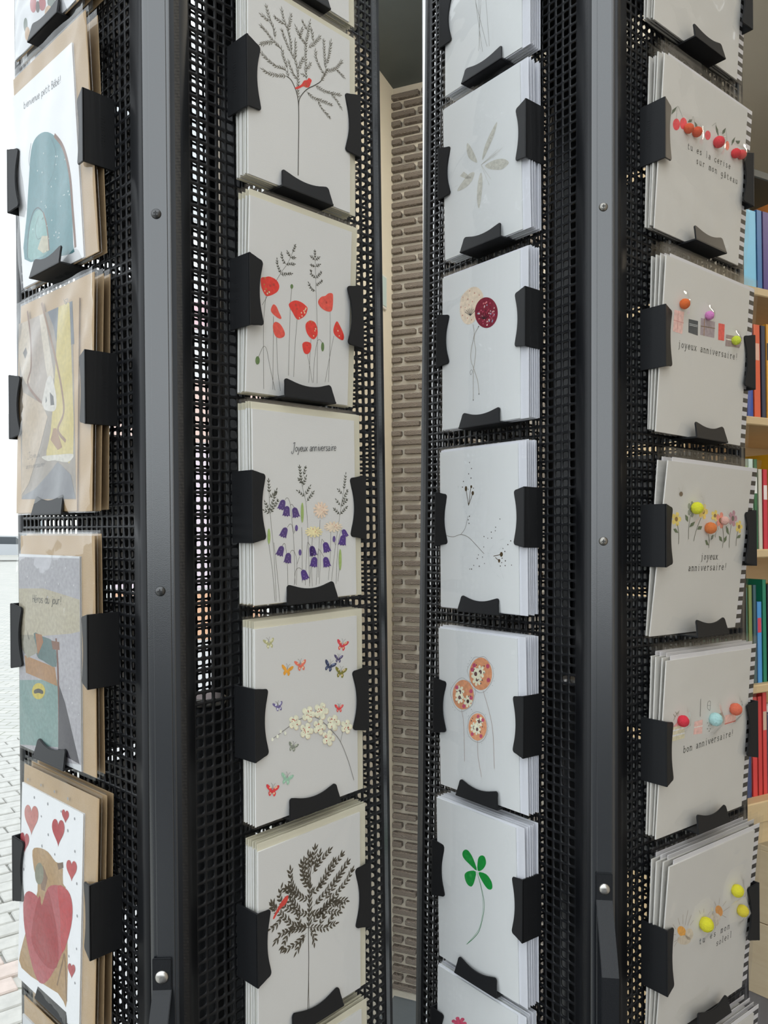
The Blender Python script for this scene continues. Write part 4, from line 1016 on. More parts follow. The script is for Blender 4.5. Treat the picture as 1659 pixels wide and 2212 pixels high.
 ('P','e6dac2',[(95.4,68.4),(94.9,67.0),(93.5,66.2),(90.8,66.9),(91.8,64.5),(91.1,63.2),(89.6,62.6),(87.9,62.9),(86.4,64.1),(85.7,66.5),(83.6,65.4),(81.8,65.9),(80.5,67.1),(79.9,68.6),(80.4,70.1),(82.6,70.9),(80.4,72.6),(80.0,74.2),(80.6,75.5),(81.9,76.1),(83.7,75.9),(85.8,74.0),(86.5,76.2),(88.0,76.7),(89.8,76.4),(91.2,75.2),(91.9,73.6),(90.8,71.6),(93.6,71.2),(95.0,69.9)]),
 ('D','b5655a',0.6,[(85.5,73.2),(91.1,69.8),(84.8,73.6),(83.5,73.1),(88.6,72.2),(83.4,70.8),(85.1,66.8)]),
 ('D','8a6a50',0.4,[(84.1,70.4),(89.4,70.2),(91.2,69.4)]),
 ('P','cfbfa5',[(89.3,55.2),(88.8,53.9),(87.5,53.1),(84.8,53.8),(85.8,51.4),(85.1,50.1),(83.6,49.6),(82.0,49.9),(80.5,51.0),(79.8,53.5),(77.8,52.4),(76.0,52.9),(74.7,54.1),(74.2,55.6),(74.6,57.1),(76.8,57.8),(74.6,59.6),(74.2,61.2),(74.8,62.5),(76.1,63.1),(77.9,62.9),(79.9,60.9),(80.6,63.1),(82.1,63.6),(83.8,63.2),(85.2,62.1),(85.8,60.5),(84.8,58.5),(87.5,58.1),(88.9,56.7)]),
 ('P','e6dac2',[(88.6,55.8),(88.1,54.5),(86.8,53.8),(84.2,54.5),(85.2,52.2),(84.5,50.9),(83.1,50.4),(81.5,50.7),(80.0,51.8),(79.4,54.2),(77.4,53.1),(75.7,53.6),(74.5,54.8),(73.9,56.2),(74.3,57.6),(76.5,58.4),(74.3,60.0),(74.0,61.6),(74.5,62.8),(75.8,63.4),(77.5,63.2),(79.5,61.3),(80.1,63.4),(81.6,63.9),(83.2,63.5),(84.6,62.4),(85.2,60.9),(84.3,59.0),(86.8,58.6),(88.2,57.3)]),
 ('D','b5655a',0.6,[(78.7,58.5),(77.2,58.8),(78.8,55.2),(83.3,56.9),(77.1,59.9),(78.8,59.9),(78.6,55.4)]),
 ('D','8a6a50',0.4,[(78.0,61.1),(84.1,56.3),(84.6,57.3)]),
 ('P','cfbfa5',[(111.3,61.2),(110.8,60.0),(109.5,59.3),(107.0,59.9),(107.9,57.7),(107.3,56.5),(106.0,56.0),(104.4,56.3),(102.9,57.3),(102.4,59.6),(100.4,58.6),(98.8,59.0),(97.5,60.1),(97.0,61.5),(97.4,62.8),(99.5,63.6),(97.4,65.2),(97.1,66.6),(97.6,67.8),(98.9,68.4),(100.5,68.2),(102.4,66.5),(103.0,68.4),(104.5,68.9),(106.1,68.6),(107.4,67.5),(108.0,66.1),(107.1,64.2),(109.6,63.9),(110.9,62.6)]),
 ('P','e6dac2',[(110.6,61.8),(110.1,60.6),(108.9,60.0),(106.4,60.6),(107.3,58.5),(106.7,57.3),(105.4,56.8),(103.9,57.1),(102.5,58.1),(101.9,60.3),(100.0,59.3),(98.4,59.7),(97.2,60.8),(96.7,62.1),(97.1,63.4),(99.2,64.1),(97.1,65.6),(96.8,67.1),(97.3,68.2),(98.5,68.8),(100.1,68.6),(102.0,66.9),(102.6,68.8),(104.0,69.2),(105.5,68.9),(106.8,67.9),(107.4,66.5),(106.5,64.7),(108.9,64.4),(110.2,63.2)]),
 ('D','b5655a',0.6,[(106.1,61.7),(105.3,61.3),(103.2,65.9),(101.0,61.4),(106.1,60.0),(102.0,62.6),(105.4,62.0)]),
 ('D','8a6a50',0.4,[(105.5,62.7),(104.3,61.9),(101.5,61.0)]),
 ('P','e2dccb',[(18.6,69.2),(18.4,68.5),(18.1,68.1),(17.6,67.9),(17.1,68.0),(16.6,68.4),(16.2,69.0),(16.1,69.7),(16.2,70.3),(16.6,70.8),(17.1,71.0),(17.6,70.8),(18.1,70.4),(18.5,69.8)]),
 ('P','e2dccb',[(24.1,70.5),(24.0,69.9),(23.6,69.4),(23.1,69.2),(22.6,69.3),(22.1,69.7),(21.7,70.3),(21.6,71.0),(21.7,71.6),(22.1,72.1),(22.6,72.3),(23.1,72.2),(23.6,71.8),(24.0,71.2)]),
 ('P','e2dccb',[(32.5,71.5),(32.3,70.8),(32.0,70.4),(31.5,70.2),(30.9,70.3),(30.4,70.7),(30.1,71.3),(29.9,72.0),(30.1,72.6),(30.4,73.1),(30.9,73.3),(31.5,73.1),(32.0,72.7),(32.4,72.1)]),
 ('P','e2dccb',[(27.6,74.1),(27.5,73.5),(27.1,73.0),(26.6,72.8),(26.0,72.9),(25.5,73.3),(25.2,73.9),(25.1,74.6),(25.2,75.2),(25.6,75.7),(26.1,75.9),(26.6,75.8),(27.1,75.4),(27.5,74.8)]),
],
'B5':[
 ('S','3f3a30',0.7,[(53.7,7.6),(54.5,32.8),(54.9,54.9),(54.6,77.3),(55.5,99.2),(56.3,121.2),(60.8,144.3)]),
 ('S','3f3a30',0.35,[(55.6,6.7),(54.9,21.5),(54.8,34.9)]),
 ('N','4a4336',0.4,6.0,2.0,4.0,36,[[(57.0,116.5),(50.4,129.9),(49.7,139.0)],[(57.8,129.6),(57.1,141.0)],[(65.2,109.1),(74.4,119.5),(83.8,127.9)],[(72.8,97.4),(83.7,104.9),(94.9,115.0)],[(44.5,110.9),(38.8,118.4),(30.3,122.5)],[(62.1,84.4),(75.9,91.7),(88.4,89.5)],[(45.9,97.2),(38.8,107.5),(35.9,115.1)],[(54.7,80.6),(37.3,89.5),(26.1,101.4),(15.1,114.0)],[(54.7,81.1),(72.7,73.6),(85.9,71.9)],[(53.9,80.9),(43.0,84.0),(26.0,87.3),(19.1,83.6)],[(52.4,77.0),(42.9,73.0),(30.1,71.6)],[(51.7,75.1),(45.8,70.8),(41.5,65.9)],[(56.1,77.8),(60.6,71.6),(61.3,65.7)],[(55.4,92.5),(41.6,98.8),(28.9,108.4),(22.7,118.8),(24.1,124.7)],[(56.2,92.3),(68.2,88.9),(77.4,86.6),(90.7,80.5)],[(58.4,82.5),(68.2,87.8),(83.7,93.5),(99.6,87.7)],[(55.5,104.8),(43.1,112.5),(36.0,123.8),(34.6,136.3)],[(57.0,109.8),(69.8,112.1),(83.8,123.3),(94.1,130.3)],[(60.7,97.3),(79.0,106.6),(91.7,114.9),(101.4,121.0)],[(69.7,90.6),(88.4,98.7),(101.3,105.8),(107.1,112.0)],[(55.5,114.8),(48.9,124.8),(46.8,137.7)],[(56.3,121.2),(53.4,133.3),(54.1,143.1)],[(59.3,125.8),(68.3,132.9),(79.1,139.1)],[(60.8,130.9),(62.3,146.1)],[(62.3,128.1),(67.6,139.9)],[(17.8,107.7),(15.1,115.1)],[(26.1,100.8),(17.8,95.9),(13.7,95.4)],[(38.7,90.0),(31.6,84.1),(26.0,75.5)],[(75.8,73.6),(81.3,78.3)],[(40.2,101.5),(33.1,112.8),(32.4,121.8)],[(55.4,79.2),(56.2,98.9),(57.0,114.3)],[(45.9,85.1),(43.0,93.9)],[(66.6,77.1),(71.2,82.1)],[(83.7,93.5),(94.0,85.1)]]),
 ('P','cf4038',[(15.5,103.4),(17.8,106.6),(21.2,110.7),(25.4,114.5),(29.6,116.8),(32.1,116.5),(31.7,113.4),(28.9,110.0),(24.7,108.9),(20.5,106.1),(17.1,102.6)]),
],
'C0':[
 ('S','77736a',0.3,[(47.0,95.5),(59.5,23.2)]),
 ('S','77736a',0.3,[(57.3,86.4),(53.4,27.0)]),
 ('S','77736a',0.3,[(49.3,82.5),(66.2,25.6)]),
 ('S','77736a',0.3,[(64.1,82.7),(69.6,24.3)]),
 ('S','77736a',0.3,[(53.9,85.0),(55.7,27.6)]),
],
'C1':[
 ('P','bdbbb2',[(82.6,123.7),(80.2,115.1),(73.5,105.0),(61.1,91.3),(63.5,102.5),(71.5,113.9)]),
 ('P','bdbbb2',[(98.5,74.9),(90.2,81.9),(77.5,85.1),(64.3,84.4),(72.9,77.2),(85.8,72.0),(92.1,71.8)]),
 ('P','bdbbb2',[(58.6,79.3),(60.6,68.0),(58.0,51.1),(54.4,41.7),(52.0,53.1),(53.9,70.4)]),
 ('P','bdbbb2',[(38.8,118.7),(46.7,107.4),(53.2,92.6),(48.7,94.3),(40.8,101.4),(37.5,111.0)]),
 ('P','bdbbb2',[(48.5,82.9),(39.3,83.8),(24.9,75.6),(22.5,71.4),(36.7,71.5),(46.0,76.4)]),
 ('P','bdbbb2',[(32.3,89.6),(43.8,78.9),(36.8,79.7),(26.4,86.8)]),
 ('S','bdbbb2',0.3,[(58.8,87.3),(90.5,93.6)]),
 ('S','bdbbb2',0.3,[(58.8,87.3),(86.6,91.7)]),
 ('S','bdbbb2',0.3,[(58.8,87.3),(82.9,89.4)]),
 ('S','bdbbb2',0.3,[(58.8,87.3),(70.4,61.3)]),
 ('S','bdbbb2',0.3,[(58.8,87.3),(72.7,66.9)]),
 ('S','bdbbb2',0.3,[(58.8,87.3),(84.1,94.5)]),
 ('D','9a978c',0.45,[(73.1,82.8),(77.3,78.8),(81.7,80.4),(85.9,76.4),(90.1,78.0),(73.6,109.8),(71.3,105.9),(75.8,112.1),(67.9,100.8),(56.1,68.0),(57.1,59.5)]),
],
'C2':[
 ('P','e6cdb8',[(29.9,141.2),(35.7,146.4),(43.8,149.4),(51.8,149.0),(58.6,144.9),(64.1,136.3),(60.8,127.5),(54.1,119.3),(50.7,111.9),(41.5,110.6),(33.4,115.6),(28.7,126.6)]),
 ('D','c08a78',0.8,[(43.8,146.4),(51.1,142.4),(57.9,138.6),(40.8,138.3),(47.9,134.0),(30.3,132.0),(36.9,130.0),(42.7,131.6),(32.7,122.4),(40.4,117.8),(46.6,114.5),(33.4,142.0)]),
 ('P','7d1f33',[(84.9,113.7),(83.9,108.5),(81.1,104.3),(76.7,101.6),(71.3,100.8),(65.6,102.0),(60.1,105.1),(55.6,109.7),(52.6,115.3),(51.6,121.2),(52.6,126.6),(55.6,130.9),(60.1,133.5),(65.6,134.1),(71.4,132.7),(76.8,129.5),(81.1,124.9),(83.9,119.4)]),
 ('D','c0506a',0.9,[(63.8,106.6),(74.3,109.2),(60.8,121.5),(79.3,111.8),(63.6,119.5),(63.6,109.3),(73.7,112.6),(57.9,120.1),(77.9,114.5),(65.5,115.5),(78.2,111.5),(74.6,110.5),(60.6,115.7),(73.9,126.2),(73.1,109.2),(70.1,104.6)]),
 ('D','d98a8a',0.9,[(67.0,127.9),(65.6,110.6),(79.2,116.3),(75.8,109.6),(57.9,113.2),(68.9,128.3),(70.3,107.7),(57.8,118.8),(79.9,113.1),(64.5,128.0)]),
 ('D','9aa9c0',0.9,[(74.9,114.8),(56.4,119.1),(72.8,107.7),(77.5,107.2),(79.7,112.3),(69.4,125.2),(76.9,106.0)]),
 ('D','e8d9d0',0.9,[(72.4,115.8),(72.3,109.2),(69.6,104.0),(69.6,107.5),(58.1,118.6),(65.9,124.8)]),
 ('D','a03a4a',0.9,[(69.0,117.5),(72.1,119.7),(70.8,118.9),(58.8,112.8),(64.4,114.2),(74.6,111.1),(65.4,127.4),(80.4,111.2),(76.7,113.9),(69.6,109.5),(72.0,106.1),(65.6,116.3)]),
 ('D','5a2030',0.9,[(76.0,117.4),(57.0,121.7),(75.4,109.7),(62.5,122.0),(81.2,112.5),(56.7,122.2),(79.6,115.8),(74.6,122.1),(67.7,119.7),(68.0,110.6)]),
 ('D','c9a0a0',0.9,[(65.7,124.0),(74.5,117.7),(62.8,115.1),(79.9,119.6),(77.5,116.2),(79.6,116.0)]),
 ('S','26242a',0.5,[(45.0,119.4),(36.6,125.3)]),
 ('S','1d1a1e',0.5,[(65.2,111.2),(57.3,115.4)]),
 ('S','26242a',0.5,[(45.0,119.4),(38.5,126.9)]),
 ('S','1d1a1e',0.5,[(65.2,111.2),(58.9,117.3)]),
 ('S','26242a',0.5,[(45.0,119.4),(41.1,127.7)]),
 ('S','1d1a1e',0.5,[(65.2,111.2),(61.5,118.4)]),
 ('S','26242a',0.5,[(45.0,119.4),(44.0,127.7)]),
 ('S','1d1a1e',0.5,[(65.2,111.2),(64.6,118.4)]),
 ('S','26242a',0.5,[(45.0,119.4),(47.0,126.9)]),
 ('S','1d1a1e',0.5,[(65.2,111.2),(67.8,117.4)]),
 ('S','26242a',0.5,[(45.0,119.4),(49.7,125.3)]),
 ('S','1d1a1e',0.5,[(65.2,111.2),(70.5,115.4)]),
 ('S','26242a',0.5,[(45.0,119.4),(52.0,123.2)]),
 ('S','1d1a1e',0.5,[(65.2,111.2),(72.5,112.9)]),
 ('S','8a8070',0.45,[(49.1,109.0),(50.7,97.4),(46.1,82.0),(46.1,70.7),(50.6,60.2),(56.2,46.4),(57.8,33.3)]),
 ('S','8a8070',0.45,[(57.4,104.9),(50.7,95.7),(52.9,80.8),(51.8,69.7),(49.5,57.1),(49.5,28.1)]),
 ('S','55504a',0.3,[(45.6,55.3),(44.7,58.7),(46.6,60.5),(48.4,58.9),(47.5,56.6),(45.6,55.3)]),
 ('D','403c38',0.6,[(49.5,27.7),(57.8,33.0),(57.4,104.9)]),
],
'C3':[
 ('S','6c655a',0.5,[(9.1,79.2),(21.1,77.6),(32.8,80.1),(44.3,77.3),(55.4,69.5),(67.4,60.2)]),
 ('S','6c655a',0.4,[(32.8,80.1),(39.8,87.0),(44.1,99.7)]),
 ('S','d3d6d6',0.6,[(45.8,110.9),(56.0,121.7),(62.7,127.7),(60.4,116.8),(51.3,102.8),(42.2,100.6),(45.8,110.9)]),
 ('S','d3d6d6',0.6,[(45.8,110.9),(35.6,122.5),(28.7,133.3),(33.2,119.4),(42.3,101.4)]),
 ('S','d3d6d6',0.6,[(72.8,60.3),(83.6,71.3),(98.2,76.0),(94.0,68.3),(83.5,62.1),(72.8,60.3)]),
 ('S','d3d6d6',0.6,[(72.8,58.8),(85.5,51.4),(94.7,34.9),(83.3,40.5),(75.9,49.5),(72.8,58.8)]),
 ('S','4a3a20',0.7,[(45.1,110.9),(41.4,128.7)]),
 ('S','4a3a20',0.7,[(45.1,110.9),(48.9,130.8)]),
 ('S','4a3a20',0.7,[(45.1,110.9),(51.5,123.5)]),
 ('S','4a3a20',0.7,[(80.9,57.9),(91.8,59.9)]),
 ('S','4a3a20',0.7,[(83.4,56.7),(88.6,53.3)]),
 ('P','4a3a20',[(43.2,128.9),(43.0,127.8),(42.5,126.8),(41.8,126.3),(41.0,126.4),(40.2,126.9),(39.7,127.9),(39.6,129.1),(39.8,130.3),(40.3,131.2),(41.0,131.7),(41.8,131.7),(42.6,131.1),(43.1,130.1)]),
 ('P','4a3a20',[(50.7,130.7),(50.6,130.0),(50.2,129.5),(49.7,129.2),(49.0,129.2),(48.5,129.5),(48.1,130.1),(48.0,130.8),(48.2,131.5),(48.5,132.0),(49.1,132.3),(49.7,132.3),(50.2,131.9),(50.6,131.4)]),
 ('P','4a3a20',[(53.3,123.7),(53.2,122.8),(52.6,122.0),(51.9,121.6),(51.1,121.6),(50.4,122.1),(49.9,122.9),(49.7,123.9),(49.9,124.8),(50.4,125.6),(51.2,126.0),(52.0,125.9),(52.7,125.5),(53.2,124.7)]),
 ('P','4a3a20',[(93.9,60.0),(93.7,58.9),(93.1,58.0),(92.3,57.6),(91.3,57.5),(90.5,58.0),(90.0,58.8),(89.8,59.9),(90.0,61.0),(90.6,61.8),(91.4,62.3),(92.3,62.3),(93.2,61.9),(93.7,61.0)]),
 ('P','4a3a20',[(90.1,53.3),(89.9,52.5),(89.5,51.9),(88.9,51.5),(88.3,51.5),(87.7,51.8),(87.3,52.5),(87.2,53.2),(87.3,54.0),(87.7,54.7),(88.3,55.1),(89.0,55.1),(89.6,54.7),(90.0,54.1)]),
 ('D','3b352c',0.65,[(46.9,156.5),(50.0,149.9),(45.7,144.5),(49.0,139.9),(37.6,136.9),(36.1,130.9),(44.8,128.2),(52.7,129.0),(46.3,99.4),(44.5,95.7),(45.6,92.0),(90.2,95.8),(84.2,87.5),(83.7,83.9),(78.0,82.5),(67.6,78.0),(73.0,76.2),(78.4,76.4),(67.1,67.2),(104.7,73.7),(100.8,69.9),(94.0,65.9),(96.6,62.9),(59.3,58.8),(57.5,55.0),(65.2,56.7),(68.0,50.1),(60.3,47.0),(52.3,47.6),(46.2,43.6),(48.9,43.6),(92.8,56.1),(92.2,51.6),(97.3,53.5),(90.3,48.1),(96.9,48.7),(105.6,49.5)]),
],
'C4':[
 ('P','d4946e',[(80.5,131.8),(79.5,126.0),(76.6,120.6),(72.3,116.3),(66.9,113.5),(61.2,112.6),(55.9,113.8),(51.5,116.9),(48.7,121.6),(47.8,127.3),(48.9,133.2),(52.0,138.7),(56.5,143.1),(61.9,145.8),(67.6,146.5),(72.8,145.1),(77.0,142.0),(79.7,137.3)]),
 ('P','ecdcc4',[(70.8,132.3),(70.4,131.3),(69.4,130.4),(67.3,130.2),(68.7,128.7),(68.7,127.5),(68.1,126.5),(67.1,126.0),(65.9,126.1),(64.7,127.7),(64.2,125.5),(63.3,124.6),(62.3,124.3),(61.4,124.7),(60.9,125.8),(61.5,128.0),(59.6,126.7),(58.3,126.8),(57.6,127.5),(57.5,128.5),(58.1,129.7),(60.1,130.9),(58.2,131.5),(57.6,132.6),(57.8,133.6),(58.5,134.5),(59.7,134.9),(61.6,134.1),(61.1,136.2),(61.6,137.4),(62.5,138.1),(63.6,138.1),(64.5,137.4),(64.8,135.3),(66.2,137.3),(67.4,137.7),(68.3,137.5),(68.9,136.7),(68.8,135.4),(67.4,133.6),(69.5,133.9),(70.5,133.3)]),
 ('P','6a4a48',[(66.1,131.7),(65.7,130.3),(64.6,129.4),(63.2,129.2),(62.1,129.8),(61.7,131.1),(62.2,132.5),(63.3,133.5),(64.7,133.6),(65.7,133.0)]),
 ('P','ecdcc4',[(65.9,124.2),(65.5,123.2),(64.5,122.3),(62.4,122.1),(63.7,120.6),(63.8,119.3),(63.2,118.4),(62.2,117.8),(61.0,118.0),(59.7,119.6),(59.3,117.3),(58.3,116.4),(57.3,116.1),(56.4,116.5),(55.9,117.6),(56.5,119.9),(54.6,118.5),(53.3,118.6),(52.6,119.3),(52.5,120.3),(53.1,121.5),(55.1,122.7),(53.1,123.3),(52.6,124.4),(52.7,125.4),(53.5,126.3),(54.7,126.7),(56.6,126.0),(56.1,128.0),(56.7,129.3),(57.6,130.0),(58.6,130.0),(59.5,129.3),(59.9,127.2),(61.2,129.1),(62.4,129.6),(63.4,129.4),(63.9,128.6),(63.9,127.3),(62.4,125.4),(64.6,125.8),(65.6,125.2)]),
 ('P','6a4a48',[(61.2,123.6),(60.7,122.2),(59.6,121.2),(58.2,121.0),(57.1,121.7),(56.7,122.9),(57.2,124.3),(58.3,125.3),(59.7,125.5),(60.8,124.8)]),
 ('P','ecdcc4',[(64.0,129.5),(63.7,128.4),(62.7,127.5),(60.5,127.3),(61.9,125.8),(61.9,124.6),(61.3,123.6),(60.3,123.1),(59.2,123.2),(57.9,124.8),(57.4,122.6),(56.5,121.6),(55.4,121.4),(54.5,121.8),(54.0,122.9),(54.7,125.1),(52.7,123.8),(51.5,123.9),(50.7,124.5),(50.6,125.6),(51.2,126.8),(53.3,128.0),(51.3,128.6),(50.7,129.6),(50.9,130.7),(51.6,131.6),(52.9,132.0),(54.8,131.2),(54.3,133.3),(54.8,134.6),(55.7,135.2),(56.8,135.3),(57.7,134.6),(58.0,132.4),(59.4,134.4),(60.6,134.9),(61.6,134.6),(62.1,133.8),(62.0,132.6),(60.6,130.7),(62.8,131.1),(63.7,130.4)]),
 ('P','6a4a48',[(59.3,128.8),(58.9,127.4),(57.8,126.4),(56.4,126.3),(55.3,126.9),(54.9,128.2),(55.3,129.6),(56.5,130.6),(57.8,130.8),(58.9,130.1)]),
 ('P','b8506a',[(77.3,139.1),(76.5,137.3),(74.7,136.4),(72.9,136.9),(72.1,138.4),(72.9,140.2),(74.8,141.1),(76.6,140.6)]),
 ('P','b8506a',[(77.9,125.2),(77.1,123.4),(75.3,122.5),(73.5,122.9),(72.8,124.4),(73.6,126.2),(75.4,127.1),(77.2,126.7)]),
 ('P','b8506a',[(55.0,132.7),(54.2,130.9),(52.3,129.9),(50.4,130.4),(49.7,131.9),(50.5,133.7),(52.4,134.7),(54.3,134.2)]),
 ('P','b8506a',[(57.7,137.4),(56.9,135.6),(55.0,134.7),(53.1,135.1),(52.4,136.7),(53.2,138.5),(55.1,139.4),(56.9,139.0)]),
 ('D','403a44',0.7,[(53.9,131.0),(69.1,131.3),(69.7,138.3),(58.6,137.9),(64.4,119.6),(66.4,123.4),(61.6,123.4),(55.3,133.2)]),
 ('S','6a6460',0.25,[(83.2,132.2),(80.7,124.8),(75.8,118.1),(69.4,112.1),(62.1,109.9),(54.0,113.0),(49.3,116.6),(47.6,123.5),(44.7,130.7),(49.3,138.0),(55.5,145.4),(63.2,146.6),(70.2,147.8),(76.0,143.8),(81.3,139.4),(82.3,131.7)]),
 ('D','6a6460',0.3,[(51.4,144.6),(80.9,120.0),(46.4,137.7),(73.5,111.8),(48.6,141.3),(83.9,137.9),(83.2,125.0),(45.0,134.4),(48.4,141.0)]),
 ('P','d4946e',[(53.9,106.5),(52.8,101.1),(50.0,96.0),(45.7,91.8),(40.5,89.1),(34.9,88.1),(29.7,89.1),(25.4,91.8),(22.6,96.1),(21.8,101.4),(22.9,107.0),(25.8,112.2),(30.2,116.3),(35.6,119.0),(41.1,119.8),(46.3,118.7),(50.4,115.8),(53.0,111.6)]),
 ('P','ecdcc4',[(39.8,107.5),(39.4,106.5),(38.5,105.7),(36.4,105.4),(37.7,104.0),(37.7,102.9),(37.1,102.0),(36.2,101.5),(35.0,101.6),(33.8,103.0),(33.3,100.9),(32.4,100.0),(31.4,99.8),(30.5,100.1),(30.0,101.1),(30.6,103.2),(28.7,102.0),(27.5,102.0),(26.8,102.6),(26.7,103.6),(27.3,104.7),(29.3,105.8),(27.3,106.4),(26.8,107.3),(26.9,108.3),(27.7,109.2),(28.9,109.6),(30.7,108.9),(30.2,110.8),(30.8,112.0),(31.6,112.6),(32.7,112.7),(33.6,112.1),(33.9,110.1),(35.2,111.9),(36.4,112.4),(37.4,112.2),(37.9,111.5),(37.8,110.3),(36.4,108.5),(38.5,108.9),(39.5,108.4)]),
 ('P','6a4a48',[(35.2,106.8),(34.8,105.5),(33.7,104.5),(32.3,104.3),(31.2,104.9),(30.8,106.1),(31.3,107.4),(32.4,108.3),(33.7,108.5),(34.8,107.9)]),
 ('P','ecdcc4',[(51.6,99.2),(51.3,98.3),(50.3,97.4),(48.3,97.1),(49.6,95.8),(49.6,94.7),(49.0,93.8),(48.1,93.3),(47.0,93.4),(45.7,94.8),(45.3,92.7),(44.4,91.8),(43.4,91.5),(42.5,91.9),(42.1,92.9),(42.7,95.0),(40.8,93.7),(39.6,93.7),(38.9,94.3),(38.8,95.3),(39.4,96.4),(41.3,97.5),(39.4,98.0),(38.9,99.0),(39.0,100.0),(39.8,100.8),(40.9,101.2),(42.8,100.6),(42.3,102.5),(42.8,103.6),(43.7,104.3),(44.7,104.3),(45.5,103.7),(45.9,101.8),(47.2,103.6),(48.3,104.1),(49.2,103.9),(49.8,103.2),(49.7,102.0),(48.3,100.2),(50.4,100.7),(51.3,100.1)]),
 ('P','6a4a48',[(47.1,98.5),(46.7,97.2),(45.6,96.3),(44.3,96.1),(43.3,96.6),(42.9,97.8),(43.3,99.1),(44.4,100.0),(45.7,100.2),(46.7,99.7)]),
 ('P','ecdcc4',[(39.3,101.3),(38.9,100.3),(37.9,99.4),(35.8,99.2),(37.2,97.8),(37.2,96.7),(36.6,95.7),(35.6,95.2),(34.5,95.3),(33.3,96.8),(32.8,94.7),(31.9,93.8),(30.8,93.5),(30.0,93.9),(29.5,94.9),(30.1,97.0),(28.2,95.7),(27.0,95.7),(26.3,96.3),(26.2,97.3),(26.7,98.4),(28.7,99.6),(26.8,100.1),(26.2,101.1),(26.4,102.1),(27.1,102.9),(28.3,103.3),(30.2,102.7),(29.7,104.6),(30.2,105.7),(31.1,106.4),(32.1,106.4),(33.0,105.8),(33.4,103.9),(34.7,105.7),(35.9,106.2),(36.8,106.0),(37.4,105.3),(37.3,104.1),(35.9,102.3),(38.0,102.7),(39.0,102.2)]),
 ('P','6a4a48',[(34.7,100.5),(34.2,99.2),(33.1,98.3),(31.8,98.1),(30.7,98.7),(30.3,99.8),(30.8,101.1),(31.9,102.1),(33.2,102.3),(34.3,101.7)]),
 ('P','b8506a',[(52.4,109.9),(51.6,108.3),(49.9,107.4),(48.1,107.7),(47.4,109.1),(48.2,110.8),(50.0,111.7),(51.7,111.3)]),
 ('P','b8506a',[(41.4,92.4),(40.6,90.8),(38.8,89.8),(37.0,90.1),(36.3,91.6),(37.1,93.2),(38.9,94.2),(40.7,93.9)]),
 ('P','b8506a',[(31.1,110.7),(30.3,109.0),(28.5,108.1),(26.6,108.5),(25.9,109.9),(26.7,111.6),(28.6,112.5),(30.4,112.2)]),
 ('P','b8506a',[(52.4,103.1),(51.7,101.4),(49.9,100.5),(48.1,100.8),(47.4,102.2),(48.2,103.9),(50.0,104.8),(51.7,104.5)]),
 ('D','403a44',0.7,[(35.0,99.7),(40.0,98.3),(28.8,105.9),(46.1,103.4),(37.0,105.9),(48.8,104.1),(27.0,95.6),(34.2,104.8)]),
 ('S','6a6460',0.25,[(54.9,106.6),(53.6,100.0),(50.1,94.0),(43.6,89.8),(35.6,85.7),(28.5,87.1),(23.7,91.2),(20.2,97.8),(18.4,104.6),(23.9,112.6),(29.6,118.1),(36.9,121.7),(43.9,120.0),(51.6,117.9),(56.1,113.9),(56.2,106.6)]),
 ('D','6a6460',0.3,[(56.2,99.4),(42.8,85.3),(22.2,88.2),(22.7,114.7),(57.4,111.3),(25.3,85.7),(50.3,90.5),(19.3,108.8),(50.6,90.8)]),
 ('P','d4946e',[(72.0,76.5),(71.1,71.6),(68.8,66.9),(65.2,63.1),(60.9,60.6),(56.3,59.7),(52.0,60.5),(48.5,62.9),(46.3,66.7),(45.5,71.4),(46.5,76.4),(48.9,81.2),(52.5,85.0),(56.9,87.4),(61.5,88.2),(65.7,87.3),(69.1,84.8),(71.3,81.1)]),
 ('P','ecdcc4',[(59.5,73.4),(59.3,72.5),(58.5,71.7),(56.7,71.4),(57.8,70.3),(57.8,69.2),(57.4,68.4),(56.6,67.9),(55.6,68.0),(54.6,69.3),(54.2,67.4),(53.4,66.6),(52.6,66.3),(51.9,66.6),(51.5,67.5),(52.0,69.4),(50.4,68.2),(49.4,68.2),(48.8,68.8),(48.8,69.6),(49.2,70.7),(50.9,71.7),(49.3,72.2),(48.8,73.0),(49.0,73.9),(49.6,74.7),(50.6,75.1),(52.1,74.5),(51.7,76.2),(52.1,77.3),(52.8,77.9),(53.7,77.9),(54.4,77.4),(54.7,75.6),(55.8,77.3),(56.8,77.8),(57.5,77.6),(58.0,77.0),(57.9,75.9),(56.8,74.3),(58.5,74.7),(59.3,74.2)]),
 ('P','6a4a48',[(55.8,72.7),(55.4,71.5),(54.5,70.6),(53.4,70.4),(52.5,70.9),(52.2,72.0),(52.5,73.2),(53.5,74.0),(54.6,74.2),(55.4,73.7)]),
 ('P','ecdcc4',[(66.9,80.9),(66.6,80.0),(65.8,79.3),(64.1,79.0),(65.2,77.8),(65.2,76.8),(64.7,76.0),(63.9,75.5),(63.0,75.6),(62.0,76.9),(61.6,75.0),(60.8,74.2),(60.0,73.9),(59.3,74.3),(58.9,75.1),(59.4,77.0),(57.8,75.9),(56.9,75.9),(56.3,76.4),(56.2,77.3),(56.7,78.3),(58.3,79.3),(56.7,79.8),(56.3,80.6),(56.4,81.5),(57.0,82.3),(58.0,82.7),(59.5,82.1),(59.1,83.8),(59.5,84.8),(60.2,85.4),(61.1,85.5),(61.8,84.9),(62.1,83.2),(63.2,84.9),(64.1,85.3),(64.9,85.1),(65.3,84.5),(65.3,83.4),(64.1,81.8),(65.8,82.2),(66.6,81.7)]),
 ('P','6a4a48',[(63.1,80.2),(62.8,79.1),(61.9,78.2),(60.8,78.0),(59.9,78.5),(59.6,79.6),(60.0,80.8),(60.8,81.6),(61.9,81.8),(62.8,81.3)]),
